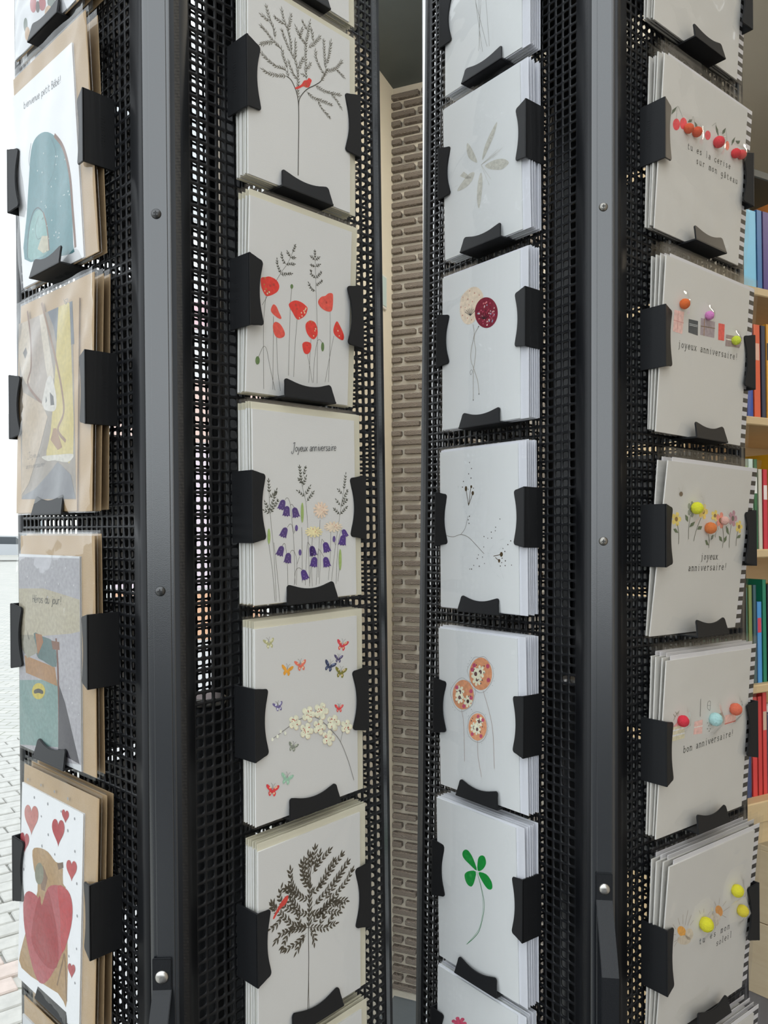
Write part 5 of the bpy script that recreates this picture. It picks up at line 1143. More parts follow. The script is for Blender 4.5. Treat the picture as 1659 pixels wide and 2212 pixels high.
 ('P','ecdcc4',[(63.8,72.4),(63.5,71.5),(62.7,70.7),(61.0,70.4),(62.1,69.2),(62.1,68.2),(61.6,67.4),(60.9,66.9),(59.9,67.0),(58.9,68.3),(58.5,66.4),(57.8,65.5),(56.9,65.3),(56.2,65.6),(55.8,66.5),(56.3,68.4),(54.8,67.2),(53.8,67.2),(53.2,67.7),(53.1,68.6),(53.6,69.6),(55.2,70.7),(53.6,71.1),(53.2,72.0),(53.3,72.9),(53.9,73.6),(54.9,74.0),(56.4,73.5),(56.0,75.2),(56.4,76.2),(57.2,76.8),(58.0,76.9),(58.7,76.3),(59.0,74.6),(60.1,76.3),(61.1,76.7),(61.8,76.6),(62.3,75.9),(62.2,74.8),(61.1,73.2),(62.8,73.6),(63.6,73.2)]),
 ('P','6a4a48',[(60.1,71.6),(59.7,70.5),(58.8,69.6),(57.7,69.4),(56.8,69.9),(56.5,70.9),(56.9,72.1),(57.8,73.0),(58.9,73.2),(59.7,72.7)]),
 ('P','b8506a',[(62.1,85.4),(61.5,83.9),(60.0,83.1),(58.5,83.4),(57.9,84.7),(58.6,86.2),(60.1,87.0),(61.6,86.7)]),
 ('P','b8506a',[(53.2,65.5),(52.6,64.0),(51.0,63.1),(49.5,63.4),(48.9,64.7),(49.6,66.2),(51.1,67.1),(52.6,66.8)]),
 ('P','b8506a',[(68.9,82.9),(68.3,81.5),(66.8,80.6),(65.3,80.9),(64.7,82.2),(65.4,83.7),(66.9,84.5),(68.3,84.2)]),
 ('P','b8506a',[(65.8,65.8),(65.2,64.3),(63.7,63.5),(62.2,63.7),(61.6,65.0),(62.3,66.5),(63.8,67.4),(65.2,67.1)]),
 ('D','403a44',0.7,[(62.8,69.4),(65.9,75.4),(51.6,81.5),(59.6,80.5),(61.5,82.6),(64.2,80.4),(50.0,78.7),(58.1,72.7)]),
 ('S','6a6460',0.25,[(73.3,76.7),(72.2,69.9),(68.6,63.7),(62.6,58.9),(56.8,58.1),(51.0,59.0),(45.3,62.9),(43.5,67.9),(44.9,74.8),(46.3,80.3),(51.5,86.0),(57.9,89.5),(63.5,89.6),(68.9,87.8),(71.8,82.7),(74.4,76.7)]),
 ('D','6a6460',0.3,[(70.8,88.9),(74.7,73.0),(45.4,81.9),(46.5,83.6),(52.0,89.1),(44.8,61.1),(73.5,69.2),(64.7,58.3),(46.1,83.1)]),
 ('S','9a8478',0.4,[(67.8,113.0),(75.9,92.8),(80.8,72.4),(82.1,36.2)]),
 ('S','9a8478',0.4,[(35.4,88.1),(38.5,72.0),(38.9,34.1)]),
 ('S','9a8478',0.4,[(58.6,60.2),(59.2,43.3),(63.8,23.4)]),
],
'C5':[
 ('P','0f8a36',[(39.9,123.8),(44.1,128.1),(49.6,128.0),(56.1,122.0),(60.7,111.9),(50.4,114.7),(41.1,118.7)]),
 ('P','0f8a36',[(61.8,112.3),(62.7,124.1),(67.2,129.3),(72.5,129.5),(74.0,123.2),(69.0,115.7)]),
 ('P','0f8a36',[(59.1,110.3),(48.0,106.9),(42.3,101.1),(45.4,93.6),(52.1,92.5),(56.6,99.0)]),
 ('P','0f8a36',[(63.0,110.7),(74.2,112.6),(81.4,107.5),(81.9,100.9),(75.9,98.4),(68.6,103.1)]),
 ('S','3f7a50',0.6,[(60.8,110.4),(66.4,97.8),(70.3,83.9),(69.3,71.4),(63.0,52.3),(55.2,41.5),(43.8,30.0)]),
 ('S','5a9468',0.35,[(60.8,110.4),(65.9,97.6),(68.8,83.4),(67.8,70.9),(61.5,51.7),(43.8,30.0)]),
],
'C6':[
 ('P','c9506c',[(45.6,130.6),(45.0,129.4),(43.4,127.9),(39.8,126.2),(42.1,125.7),(42.2,124.6),(41.3,123.2),(39.6,122.1),(37.6,121.4),(35.4,122.1),(34.8,119.7),(33.2,118.1),(31.4,117.1),(29.9,116.9),(29.0,117.7),(29.9,120.2),(26.6,117.6),(24.6,116.9),(23.3,117.0),(23.0,117.9),(24.0,119.5),(27.4,122.0),(24.0,121.3),(23.0,121.9),(23.2,123.0),(24.5,124.4),(26.6,125.6),(29.9,126.2),(28.9,127.8),(29.7,129.3),(31.3,130.6),(33.0,131.3),(34.6,131.3),(35.3,129.5),(37.5,132.3),(39.5,133.5),(41.2,133.9),(42.1,133.5),(42.1,132.3),(39.7,129.5),(43.4,131.3),(45.0,131.4)]),
],
'D1':[
 ('P','cc3f47',[(32.7,111.7),(32.4,109.1),(30.9,106.6),(28.6,104.7),(25.9,103.8),(23.3,104.1),(21.5,105.5),(20.6,107.7),(20.9,110.3),(22.4,112.8),(24.7,114.6),(27.4,115.6),(29.9,115.3),(31.8,113.9)]),
 ('P','d0434a',[(44.9,116.7),(44.6,114.1),(43.1,111.6),(40.7,109.7),(38.0,108.8),(35.4,109.0),(33.5,110.4),(32.6,112.6),(33.0,115.2),(34.4,117.7),(36.8,119.7),(39.5,120.6),(42.1,120.3),(44.1,119.0)]),
 ('P','c4464d',[(89.8,119.7),(89.5,117.5),(88.2,115.4),(86.1,113.8),(83.6,113.0),(81.3,113.2),(79.6,114.3),(78.8,116.1),(79.1,118.3),(80.5,120.4),(82.6,122.0),(85.0,122.8),(87.3,122.7),(89.1,121.6)]),
 ('P','d8705a',[(127.4,121.0),(127.3,118.8),(126.3,116.8),(124.9,115.4),(123.1,114.8),(121.4,115.3),(120.1,116.6),(119.5,118.5),(119.6,120.7),(120.5,122.7),(122.0,124.1),(123.7,124.7),(125.5,124.3),(126.8,123.0)]),
 ('S','6e7466',0.3,[(26.1,115.0),(26.7,127.9),(37.1,119.9)]),
 ('S','6e7466',0.3,[(52.5,116.9),(55.3,127.3),(61.3,116.3)]),
 ('S','6e7466',0.3,[(91.4,129.9),(98.2,135.6)]),
 ('S','6e7466',0.3,[(98.3,135.2),(104.0,121.9)]),
 ('S','6e7466',0.3,[(112.8,127.8),(117.8,136.2),(122.8,124.9)]),
 ('S','6e7466',0.3,[(132.8,123.1),(137.8,132.8)]),
 ('P','4b5544',[(17.0,116.0),(18.1,120.9),(25.4,126.8),(22.7,121.3)]),
 ('P','4b5544',[(45.9,118.2),(48.7,122.1),(54.3,124.0),(52.1,120.3)]),
 ('P','4b5544',[(58.4,123.0),(63.3,122.3),(64.4,118.5),(60.6,119.0)]),
 ('P','4b5544',[(98.0,133.3),(103.1,130.1),(105.7,123.7),(100.0,126.7)]),
 ('P','4b5544',[(111.7,127.4),(112.3,132.0),(118.2,137.0),(117.2,131.7)]),
 ('P','4b5544',[(131.6,122.4),(132.2,127.9),(138.4,134.0),(136.6,128.1)]),
 ('P','4b5544',[(139.3,130.2),(149.0,133.3),(147.4,129.7),(143.4,128.0)]),
 ('O','ee5a38',(46.7,110.3),4.9),
 ('O','ec5436',(61.9,111.8),5.0),
 ('O','d23a44',(103.3,114.6),5.8),
 ('O','d0343c',(138.8,114.4),5.0),
 ('O','d94a4c',(151.0,116.9),4.9),
 ('T', '33322e', 'tu es la cerise', (47.6, 92.7), (133.4, 97.5), 7.4, 1),
 ('T', '33322e', 'sur mon gâteau', (65.1, 83.4), (149.7, 86.2), 7.4, 1),
],
'D2':[
 ('P','d9a8a0',[(19.1,121.3),(36.4,122.3),(35.2,100.2),(18.7,100.2)]),
 ('P','3d4247',[(45.0,117.0),(62.2,118.0),(63.4,103.6),(45.9,103.8)]),
 ('P','93868a',[(67.3,122.2),(94.3,123.0),(94.6,106.5),(67.6,105.2)]),
 ('P','cf5148',[(101.2,123.0),(113.5,124.0),(114.4,106.8),(102.5,105.9)]),
 ('P','8d7a78',[(117.6,114.1),(146.1,116.4),(146.7,104.9),(117.3,102.0)]),
 ('S','8f6a3a',0.9,[(73.8,122.8),(74.8,105.2)]),
 ('S','6d5a44',0.9,[(67.5,114.0),(94.8,116.4)]),
 ('S','b87a74',0.5,[(26.2,121.5),(25.9,100.0)]),
 ('S','b87a74',0.5,[(18.5,111.0),(36.7,111.4)]),
 ('S','c8cccc',0.4,[(46.6,112.6),(61.6,113.5)]),
 ('S','c8cccc',0.4,[(46.7,111.2),(61.8,112.2)]),
 ('S','d8c6bc',1.2,[(117.7,109.4),(146.2,111.1)]),
 ('O','f2622a',(34.2,128.7),5.0),
 ('O','dd80bd',(80.7,126.1),4.5),
 ('O','c3da3c',(135.7,110.0),4.8),
 ('T', '33322e', 'joyeux anniversaire!', (28.4, 86.7), (144.7, 91.2), 8, 1),
],
'D3':[
 ('P','d8b866',[(32.8,115.0),(32.5,113.6),(31.3,112.5),(28.4,112.6),(29.9,110.5),(29.4,109.0),(28.1,108.2),(26.3,108.1),(24.5,108.9),(23.4,111.1),(21.5,109.6),(19.6,109.6),(18.1,110.5),(17.2,111.9),(17.4,113.4),(19.5,114.7),(16.9,115.8),(16.2,117.3),(16.5,118.7),(17.7,119.6),(19.6,119.8),(22.0,118.4),(22.3,120.6),(23.7,121.5),(25.5,121.5),(27.2,120.7),(28.2,119.3),(27.5,117.1),(30.3,117.4),(32.0,116.4)]),
 ('P','7d6136',[(26.9,114.8),(26.6,113.5),(25.4,112.7),(23.7,112.6),(22.2,113.4),(21.4,114.7),(21.7,116.0),(22.9,116.9),(24.6,116.9),(26.1,116.2)]),
 ('P','7d8078',[(56.1,125.5),(56.0,123.8),(55.0,122.6),(52.6,122.7),(54.0,120.2),(53.7,118.5),(52.6,117.5),(51.1,117.4),(49.6,118.3),(48.5,120.9),(47.0,119.1),(45.4,119.2),(44.0,120.2),(43.2,121.8),(43.2,123.6),(44.9,125.1),(42.6,126.5),(41.9,128.2),(42.1,129.9),(43.1,131.0),(44.6,131.2),(46.8,129.5),(46.8,132.2),(48.0,133.2),(49.5,133.2),(50.9,132.2),(51.9,130.6),(51.5,128.0),(53.9,128.3),(55.3,127.1)]),
 ('P','5d5a50',[(51.1,125.3),(51.0,123.8),(50.0,122.8),(48.6,122.7),(47.3,123.6),(46.5,125.2),(46.7,126.7),(47.6,127.7),(49.0,127.8),(50.4,126.9)]),
 ('P','d6b25c',[(80.1,124.0),(79.9,122.3),(78.6,121.1),(75.7,121.2),(77.3,118.8),(76.8,117.2),(75.5,116.2),(73.7,116.1),(71.8,117.0),(70.6,119.5),(68.7,117.7),(66.8,117.8),(65.1,118.8),(64.2,120.3),(64.3,122.0),(66.4,123.5),(63.7,124.8),(63.0,126.5),(63.3,128.1),(64.5,129.1),(66.4,129.3),(68.9,127.8),(69.1,130.3),(70.6,131.3),(72.4,131.3),(74.1,130.4),(75.2,128.8),(74.6,126.4),(77.5,126.6),(79.2,125.5)]),
 ('P','7d6136',[(74.1,123.8),(73.8,122.3),(72.6,121.3),(70.9,121.2),(69.3,122.1),(68.4,123.6),(68.7,125.1),(69.9,126.1),(71.6,126.1),(73.2,125.2)]),
 ('P','d6b860',[(102.2,120.5),(102.0,119.3),(100.8,118.4),(98.2,118.4),(99.6,116.6),(99.2,115.4),(98.0,114.6),(96.4,114.6),(94.8,115.2),(93.7,117.1),(92.0,115.8),(90.3,115.9),(88.9,116.6),(88.1,117.7),(88.2,119.0),(90.2,120.1),(87.8,121.1),(87.2,122.4),(87.5,123.5),(88.6,124.3),(90.2,124.5),(92.4,123.3),(92.7,125.2),(94.0,126.0),(95.6,126.0),(97.1,125.3),(98.0,124.1),(97.4,122.3),(100.0,122.5),(101.5,121.7)]),
 ('P','7d6136',[(96.9,120.3),(96.6,119.2),(95.5,118.5),(94.0,118.4),(92.6,119.1),(91.9,120.2),(92.2,121.3),(93.3,122.0),(94.8,122.1),(96.2,121.4)]),
 ('P','dc8470',[(116.0,116.0),(115.8,114.3),(114.4,113.0),(111.1,113.1),(112.9,110.4),(112.4,108.6),(110.9,107.6),(108.9,107.5),(106.8,108.5),(105.5,111.2),(103.4,109.3),(101.2,109.4),(99.4,110.5),(98.4,112.2),(98.5,114.0),(100.9,115.6),(97.9,117.1),(97.0,118.9),(97.3,120.6),(98.7,121.8),(100.8,122.0),(103.6,120.2),(103.8,123.0),(105.4,124.1),(107.4,124.1),(109.3,123.1),(110.5,121.4),(109.9,118.7),(113.1,119.0),(115.0,117.7)]),
 ('P','7d6136',[(109.3,115.8),(109.0,114.2),(107.7,113.2),(105.8,113.1),(104.0,114.1),(103.1,115.7),(103.3,117.3),(104.7,118.4),(106.6,118.4),(108.4,117.5)]),
 ('P','a87f88',[(139.4,118.7),(139.3,116.9),(138.1,115.6),(135.2,115.7),(136.8,113.1),(136.5,111.2),(135.2,110.2),(133.4,110.1),(131.5,111.0),(130.2,113.8),(128.4,111.9),(126.5,112.1),(124.9,113.1),(123.9,114.9),(123.9,116.8),(126.0,118.4),(123.3,119.8),(122.4,121.7),(122.7,123.4),(123.8,124.6),(125.7,124.8),(128.3,123.0),(128.4,125.9),(129.8,126.9),(131.6,126.9),(133.3,126.0),(134.4,124.2),(134.0,121.4),(136.8,121.7),(138.5,120.5)]),
 ('P','5d5a50',[(133.5,118.6),(133.3,116.9),(132.1,115.8),(130.4,115.8),(128.8,116.8),(128.0,118.4),(128.1,120.1),(129.3,121.1),(131.0,121.2),(132.6,120.2)]),
 ('P','d6b660',[(152.7,110.1),(152.5,108.7),(151.5,107.7),(149.0,107.8),(150.4,105.6),(150.1,104.2),(149.0,103.4),(147.5,103.3),(145.9,104.1),(144.8,106.3),(143.3,104.8),(141.6,104.9),(140.2,105.7),(139.4,107.1),(139.4,108.6),(141.2,109.9),(138.9,111.0),(138.2,112.5),(138.4,113.9),(139.5,114.8),(141.0,114.9),(143.2,113.5),(143.3,115.8),(144.5,116.6),(146.1,116.6),(147.5,115.8),(148.5,114.4),(148.0,112.2),(150.4,112.5),(151.9,111.5)]),
 ('P','7d6136',[(147.6,110.0),(147.5,108.7),(146.4,107.8),(145.0,107.8),(143.6,108.6),(142.9,109.9),(143.1,111.2),(144.1,112.0),(145.5,112.1),(146.9,111.3)]),
 ('S','5c5a48',0.7,[(26.6,109.7),(31.0,100.7),(32.5,90.5)]),
 ('S','5c5a48',0.7,[(48.3,119.5),(47.6,106.7),(49.4,95.4)]),
 ('S','5c5a48',0.7,[(68.2,117.1),(61.9,104.7),(59.2,93.6)]),
 ('S','5c5a48',0.7,[(85.9,101.0),(88.4,94.4),(89.2,86.9)]),
 ('S','5c5a48',0.7,[(97.4,113.7),(99.3,105.4),(99.7,97.9)]),
 ('S','5c5a48',0.7,[(111.8,109.2),(115.9,98.4),(115.9,87.1)]),
 ('S','5c5a48',0.7,[(129.1,111.4),(128.0,99.7),(129.7,87.4)]),
 ('S','5c5a48',0.7,[(143.9,104.9),(142.6,97.4),(143.6,89.4)]),
 ('P','566248',[(20.5,105.1),(24.9,105.7),(30.2,101.3),(24.6,101.8)]),
 ('P','566248',[(38.7,119.7),(44.4,117.6),(45.4,112.5),(40.8,114.6)]),
 ('P','566248',[(48.5,107.3),(50.9,111.4),(58.0,113.4),(55.6,109.2)]),
 ('P','566248',[(63.3,105.3),(65.5,108.9),(72.0,109.0),(70.5,105.4)]),
 ('P','566248',[(80.4,94.9),(83.7,95.0),(88.7,89.7),(83.6,90.2)]),
 ('P','566248',[(91.6,95.1),(91.9,99.3),(94.9,101.1),(94.7,96.9)]),
 ('P','566248',[(106.1,99.7),(111.7,98.3),(114.6,93.5),(108.8,95.2)]),
 ('P','566248',[(117.7,92.3),(117.1,97.2),(121.9,100.3),(122.2,95.4)]),
 ('P','566248',[(118.1,110.6),(123.4,107.6),(126.5,100.9),(120.4,103.9)]),
 ('P','566248',[(143.1,97.5),(144.8,100.6),(150.7,101.9),(150.3,98.2)]),
 ('P','6a5a48',[(30.7,139.6),(30.6,138.6),(29.9,137.8),(28.7,137.3),(27.4,137.2),(26.1,137.6),(25.1,138.4),(24.6,139.3),(24.7,140.3),(25.4,141.1),(26.5,141.6),(27.9,141.7),(29.2,141.3),(30.2,140.6)]),
 ('S','a8a49a',0.3,[(26.2,141.4),(21.7,145.7)]),
 ('S','a8a49a',0.3,[(28.3,141.5),(30.0,148.4)]),
 ('O','edd32e',(55.8,126.9),6.0),
 ('O','f5743c',(85.2,107.7),5.9),
 ('O','f3a79c',(112.0,115.9),4.4),
 ('T', '33322e', 'joyeux', (75.5, 75.1), (109.5, 75.2), 8, 1),
 ('T', '33322e', 'anniversaire!', (54.3, 63.6), (129.6, 64.2), 8, 1),
],
'D4':[
 ('P','c6bfa4',[(16.6,105.0),(37.9,105.5),(39.5,91.6),(17.1,91.5)]),
 ('P','dda49c',[(55.8,105.4),(70.9,105.7),(71.4,91.6),(55.1,92.8)]),
 ('P','d9a79c',[(113.9,104.3),(136.6,103.9),(136.5,94.6),(113.9,94.6)]),
 ('P','8c887c',[(102.0,107.6),(108.8,108.6),(108.9,97.7),(102.0,98.0)]),
 ('P','c8908c',[(17.6,105.5),(24.2,109.1),(37.9,105.5),(24.7,105.1)]),
 ('S','e6e2d2',1.4,[(16.6,101.7),(38.3,102.0)]),
 ('S','e6e2d2',1.4,[(16.7,96.6),(38.9,96.8)]),
 ('S','efd0c8',0.9,[(55.4,99.7),(71.2,99.3)]),
 ('S','b8584c',0.9,[(114.3,95.2),(136.8,95.8)]),
 ('S','44423c',0.7,[(65.7,109.3),(64.8,126.9)]),
 ('S','55534c',0.4,[(83.3,113.0),(78.4,116.5),(78.9,122.3),(83.3,122.4),(83.9,117.0),(83.3,113.0)]),
 ('S','55534c',0.3,[(78.2,118.9),(83.8,118.2)]),
 ('S','6c7056',0.5,[(17.9,111.6),(21.4,116.2),(27.1,120.0)]),
 ('S','6c7056',0.5,[(20.6,114.6),(16.8,117.9)]),
 ('S','6c7056',0.5,[(23.4,117.1),(20.0,119.7)]),
 ('S','6c7056',0.5,[(23.6,115.3),(26.3,118.4)]),
 ('D','6a6a60',0.6,[(80.2,101.0),(82.8,97.7),(86.6,94.2),(80.9,95.0),(88.4,98.1),(84.6,92.1)]),
 ('O','cf2a40',(32.2,110.6),5.5),
 ('O','a8d4d8',(91.6,104.8),6.5),
 ('O','f0664c',(131.0,110.1),6.2),
 ('T', '33322e', 'bon anniversaire!', (38.0, 77.0), (134.5, 80.8), 8, 1),
],
'D5':[
 ('P','dd9440',[(36.8,100.1),(38.2,97.7),(38.4,95.8),(37.4,94.5),(35.3,94.2),(32.5,94.8),(29.4,96.2),(26.5,98.3),(24.2,100.6),(22.8,103.0),(22.6,104.9),(23.6,106.2),(25.6,106.5),(28.4,106.0),(31.5,104.6),(34.4,102.5)]),
 ('P','b8ac9a',[(52.3,90.9),(51.9,88.5),(50.1,87.0),(47.3,86.8),(44.0,87.8),(40.9,89.9),(38.6,92.6),(37.5,95.4),(37.8,97.8),(39.6,99.2),(42.3,99.5),(45.6,98.5),(48.8,96.5),(51.1,93.7)]),
 ('P','b8ac9a',[(48.5,86.3),(47.6,84.6),(44.3,84.0),(39.4,84.6),(33.9,86.4),(28.8,88.8),(25.2,91.5),(23.7,94.0),(24.6,95.6),(27.8,96.2),(32.6,95.6),(38.1,94.0),(43.2,91.5),(47.0,88.7)]),
 ('P','c48a4a',[(105.7,99.6),(106.7,97.1),(106.5,95.2),(105.1,94.1),(102.8,93.9),(100.0,94.8),(97.0,96.6),(94.3,99.0),(92.3,101.6),(91.4,104.0),(91.6,106.0),(92.9,107.1),(95.2,107.2),(98.0,106.4),(101.0,104.6),(103.7,102.2)]),
 ('P','bdb3a6',[(103.2,92.2),(102.5,90.2),(99.6,89.3),(95.2,89.6),(90.2,91.1),(85.5,93.5),(82.2,96.2),(80.7,98.7),(81.5,100.7),(84.3,101.6),(88.6,101.3),(93.6,99.9),(98.3,97.5),(101.7,94.8)]),
 ('P','b8aea0',[(101.0,87.4),(99.9,86.1),(96.1,85.9),(90.6,86.8),(84.4,88.7),(78.7,91.1),(74.7,93.6),(73.1,95.7),(74.2,97.0),(77.8,97.2),(83.2,96.4),(89.4,94.6),(95.2,92.1),(99.3,89.6)]),
 ('S','8a7a66',0.35,[(19.6,105.9),(13.8,112.1)]),
 ('S','8a7a66',0.35,[(25.9,108.0),(21.8,115.9)]),
 ('S','8a7a66',0.35,[(31.6,106.9),(30.5,116.8)]),
 ('S','8a7a66',0.35,[(35.9,105.0),(39.0,118.9)]),
 ('S','8a7a66',0.35,[(40.3,103.1),(45.9,111.8)]),
 ('S','8a7a66',0.35,[(44.6,101.8),(50.8,105.2)]),
 ('S','8a7a66',0.35,[(20.8,100.1),(16.3,101.5)]),
 ('S','8a7a66',0.35,[(23.3,94.1),(18.3,93.9)]),
 ('S','8a7a66',0.35,[(23.5,92.3),(19.0,89.2)]),
 ('S','8a7a66',0.35,[(92.3,107.3),(88.1,113.2)]),
 ('S','8a7a66',0.35,[(97.8,108.1),(98.0,114.0)]),
 ('S','8a7a66',0.35,[(105.3,103.6),(111.7,107.2)]),
 ('S','8a7a66',0.35,[(107.4,97.6),(120.0,98.9)]),
 ('S','8a7a66',0.35,[(105.6,94.5),(114.4,89.5)]),
 ('S','8a7a66',0.35,[(62.6,108.1),(59.9,112.4)]),
 ('S','8a7a66',0.35,[(69.2,107.4),(68.6,111.6)]),
 ('S','8a7a66',0.35,[(77.5,102.6),(81.6,105.0)]),
 ('O','eccb2c',(71.2,98.4),6.8),
 ('O','ecc92e',(129.0,116.1),6.2),
 ('O','e6bf34',(143.8,90.9),5.9),
 ('T', '33322e', 'tu es mon', (63.5, 76.6), (124.9, 75.2), 7.6, 1),
 ('T', '33322e', 'soleil', (98.2, 64.3), (130.1, 64.7), 7.6, 1),
],
'A0':[
 ('P','c4585c',[(48.3,32.1),(47.6,29.2),(45.7,27.4),(43.0,27.2),(40.0,28.6),(37.3,31.3),(35.4,34.8),(34.8,38.4),(35.6,41.4),(37.5,43.1),(40.3,43.3),(43.3,41.9),(45.9,39.2),(47.7,35.7)]),
 ('P','b84a50',[(67.4,23.9),(66.6,21.5),(64.6,20.2),(61.7,20.3),(58.5,21.8),(55.7,24.3),(53.7,27.5),(53.0,30.5),(53.8,32.9),(55.8,34.2),(58.8,34.0),(62.0,32.5),(64.8,30.0),(66.7,26.9)]),
 ('P','3f5a44',[(85.7,17.1),(85.0,15.2),(82.8,14.4),(79.8,14.9),(76.5,16.4),(73.4,18.8),(71.3,21.5),(70.6,24.1),(71.4,25.9),(73.6,26.7),(76.6,26.2),(80.0,24.7),(83.0,22.3),(85.0,19.6)]),
 ('P','3f5a44',[(28.9,22.1),(28.5,19.5),(27.3,17.8),(25.6,17.3),(23.7,18.1),(22.0,20.1),(20.9,22.9),(20.6,25.9),(21.0,28.5),(22.2,30.2),(23.9,30.7),(25.8,29.9),(27.5,27.9),(28.6,25.1)]),
 ('P','c9a070',[(80.6,9.3),(79.8,6.8),(77.6,5.4),(74.5,5.4),(71.2,7.0),(68.1,9.7),(66.0,13.0),(65.3,16.3),(66.1,18.9),(68.3,20.3),(71.4,20.1),(74.8,18.6),(77.8,15.9),(79.9,12.6)]),
 ('P','4a3a34',[(54.9,26.8),(54.5,24.7),(53.4,23.4),(51.8,23.1),(50.0,23.9),(48.4,25.7),(47.3,28.0),(47.0,30.4),(47.4,32.5),(48.6,33.8),(50.2,34.0),(52.0,33.2),(53.5,31.5),(54.6,29.2)]),
 ('P','c9a070',[(34.3,11.5),(33.7,9.0),(32.1,7.4),(29.9,7.1),(27.4,8.2),(25.2,10.4),(23.7,13.3),(23.2,16.4),(23.8,18.9),(25.4,20.5),(27.7,20.8),(30.1,19.7),(32.3,17.4),(33.8,14.5)]),
],
'A1':[
 ('P','5f98a0',[(7.2,26.2),(17.3,63.8),(26.3,94.3),(34.3,117.9),(46.1,125.7),(63.9,124.4),(80.2,116.0),(92.7,103.7),(100.4,88.9),(104.8,70.4),(105.8,45.7),(104.7,15.5),(102.5,8.7),(58.3,15.4)]),
 ('S','8a6250',3.6,[(81.6,115.5),(94.0,103.3),(101.7,88.5),(106.1,70.0),(107.1,45.4),(108.0,26.9),(108.3,12.1)]),
 ('P','8fc0bc',[(15.2,25.6),(21.6,49.3),(32.6,60.9),(43.5,61.8),(51.8,55.7),(56.3,40.3),(57.7,22.0),(37.9,20.3)]),
 ('S','2c3438',1.0,[(13.6,26.0),(18.8,47.4),(29.6,61.7),(41.4,64.3),(51.9,56.9)]),
 ('S','8a6250',2.0,[(51.9,56.9),(57.5,42.6),(59.1,21.7)]),
 ('S','41707a',0.5,[(35.1,124.2),(28.6,110.6),(33.2,98.7)]),
 ('S','41707a',0.5,[(74.5,116.0),(82.5,100.9),(76.2,85.4),(63.6,77.8)]),
 ('S','35606a',0.5,[(42.9,56.8),(34.1,48.7),(37.2,37.4),(49.3,37.0)]),
 ('P','d9d2b8',[(46.4,37.7),(57.9,34.8),(58.5,21.8),(47.2,21.9),(36.0,28.6)]),
 ('D','e6f0ee',0.75,[(49.1,67.5),(58.1,60.0),(81.9,97.0),(28.8,48.2),(54.0,92.0),(103.0,58.1),(92.2,60.7),(81.9,90.1),(74.3,33.8),(67.7,46.0),(85.0,96.1),(85.7,53.3),(59.2,107.2),(94.2,60.4),(80.1,31.5),(79.3,28.2),(57.8,43.7),(60.0,31.9),(98.8,89.0),(45.1,96.2),(101.3,61.3),(79.5,78.6),(70.3,74.5),(56.9,61.9),(70.4,31.9),(77.0,28.2)]),
 ('D','20262a',0.7,[(48.9,51.9),(50.7,52.3),(54.7,22.1)]),
 ('T', '3c3c40', 'bienvenue petit Bébé!', (24.2, 158.7), (98.5, 153.7), 8.5, 0),
],
'A2':[
 ('P','a09486',[(-3.9,194.7),(110.0,186.7),(120.7,10.2),(12.2,13.6)]),
 ('P','6f7680',[(62.5,188.8),(110.0,186.7),(114.3,140.3),(82.3,143.0),(74.7,162.1)]),
 ('P','d8c470',[(86.8,188.2),(101.9,187.2),(108.4,141.3),(114.6,46.7),(86.1,49.8),(63.3,50.1),(71.4,71.0),(78.7,120.9),(83.1,168.1)]),
 ('P','b5a698',[(10.1,188.6),(47.7,186.5),(69.7,134.9),(56.1,98.2),(25.1,115.0),(8.2,144.2)]),
 ('P','d2c2ac',[(1.4,153.4),(7.4,171.4),(11.7,188.3),(23.0,184.7),(29.2,133.0),(23.4,117.8),(8.6,130.6)]),
 ('S','8a6248',3.0,[(19.8,186.7),(27.5,159.9),(29.2,133.0),(23.4,117.8),(53.1,97.2)]),
 ('P','d9ccb8',[(44.6,189.1),(53.7,184.0),(66.5,148.2),(76.5,117.4),(64.3,119.0),(51.5,155.8)]),
 ('S','9a7250',3.0,[(50.0,188.0),(63.1,164.1),(78.3,136.1),(91.6,106.6),(96.3,84.9),(85.6,71.1),(100.9,59.8)]),
 ('P','e2dcd2',[(64.3,119.0),(73.0,117.8),(81.4,101.6),(80.9,89.1),(68.0,88.9),(53.8,94.5),(57.3,107.0)]),
 ('P','4a4644',[(69.0,105.6),(76.3,100.9),(78.0,93.2),(70.8,93.7)]),
 ('P','4a4644',[(61.2,103.4),(63.7,98.6),(60.8,96.6)]),
 ('P','5a5450',[(11.3,149.1),(17.6,153.5),(21.0,147.6),(16.3,142.9)]),
 ('P','a87c50',[(77.1,73.1),(82.7,72.6),(94.2,55.4),(86.0,53.5),(71.6,63.4)]),
 ('P','c9b498',[(12.4,112.5),(53.1,97.2),(65.3,84.3),(51.2,59.9),(27.6,27.3),(12.1,17.3)]),
 ('P','7e7f84',[(15.3,16.5),(40.2,21.6),(66.6,33.3),(86.3,43.5),(111.0,31.1),(119.9,10.8),(12.2,13.6)]),
 ('P','dcd6c8',[(54.4,50.0),(86.1,49.5),(115.9,47.8),(105.4,41.8),(80.6,45.1),(66.3,45.4)]),
 ('S','55504a',0.5,[(93.9,182.4),(98.1,177.1),(102.1,180.7),(96.1,180.7),(100.0,177.6)]),
 ('T', '4a4038', 'Joyeux', (25.4, 50.6), (50.0, 49.9), 6, 0),
 ('T', '4a4038', 'anniversaire!', (20.9, 40.9), (60.6, 41.3), 6, 0),
],
'A3':[
 ('P','bcbac0',[(-0.6,175.5),(121.7,176.3),(124.3,111.4),(80.9,107.4),(34.2,116.2),(-1.7,113.3)]),
 ('P','c9bfa8',[(-1.1,145.8),(52.9,148.4),(123.1,142.3),(123.9,116.1),(75.3,106.9),(0.6,100.0)]),
 ('P','bfbcc2',[(-1.0,99.9),(125.2,115.0),(128.9,6.5),(78.9,0.1),(-0.6,0.3)]),
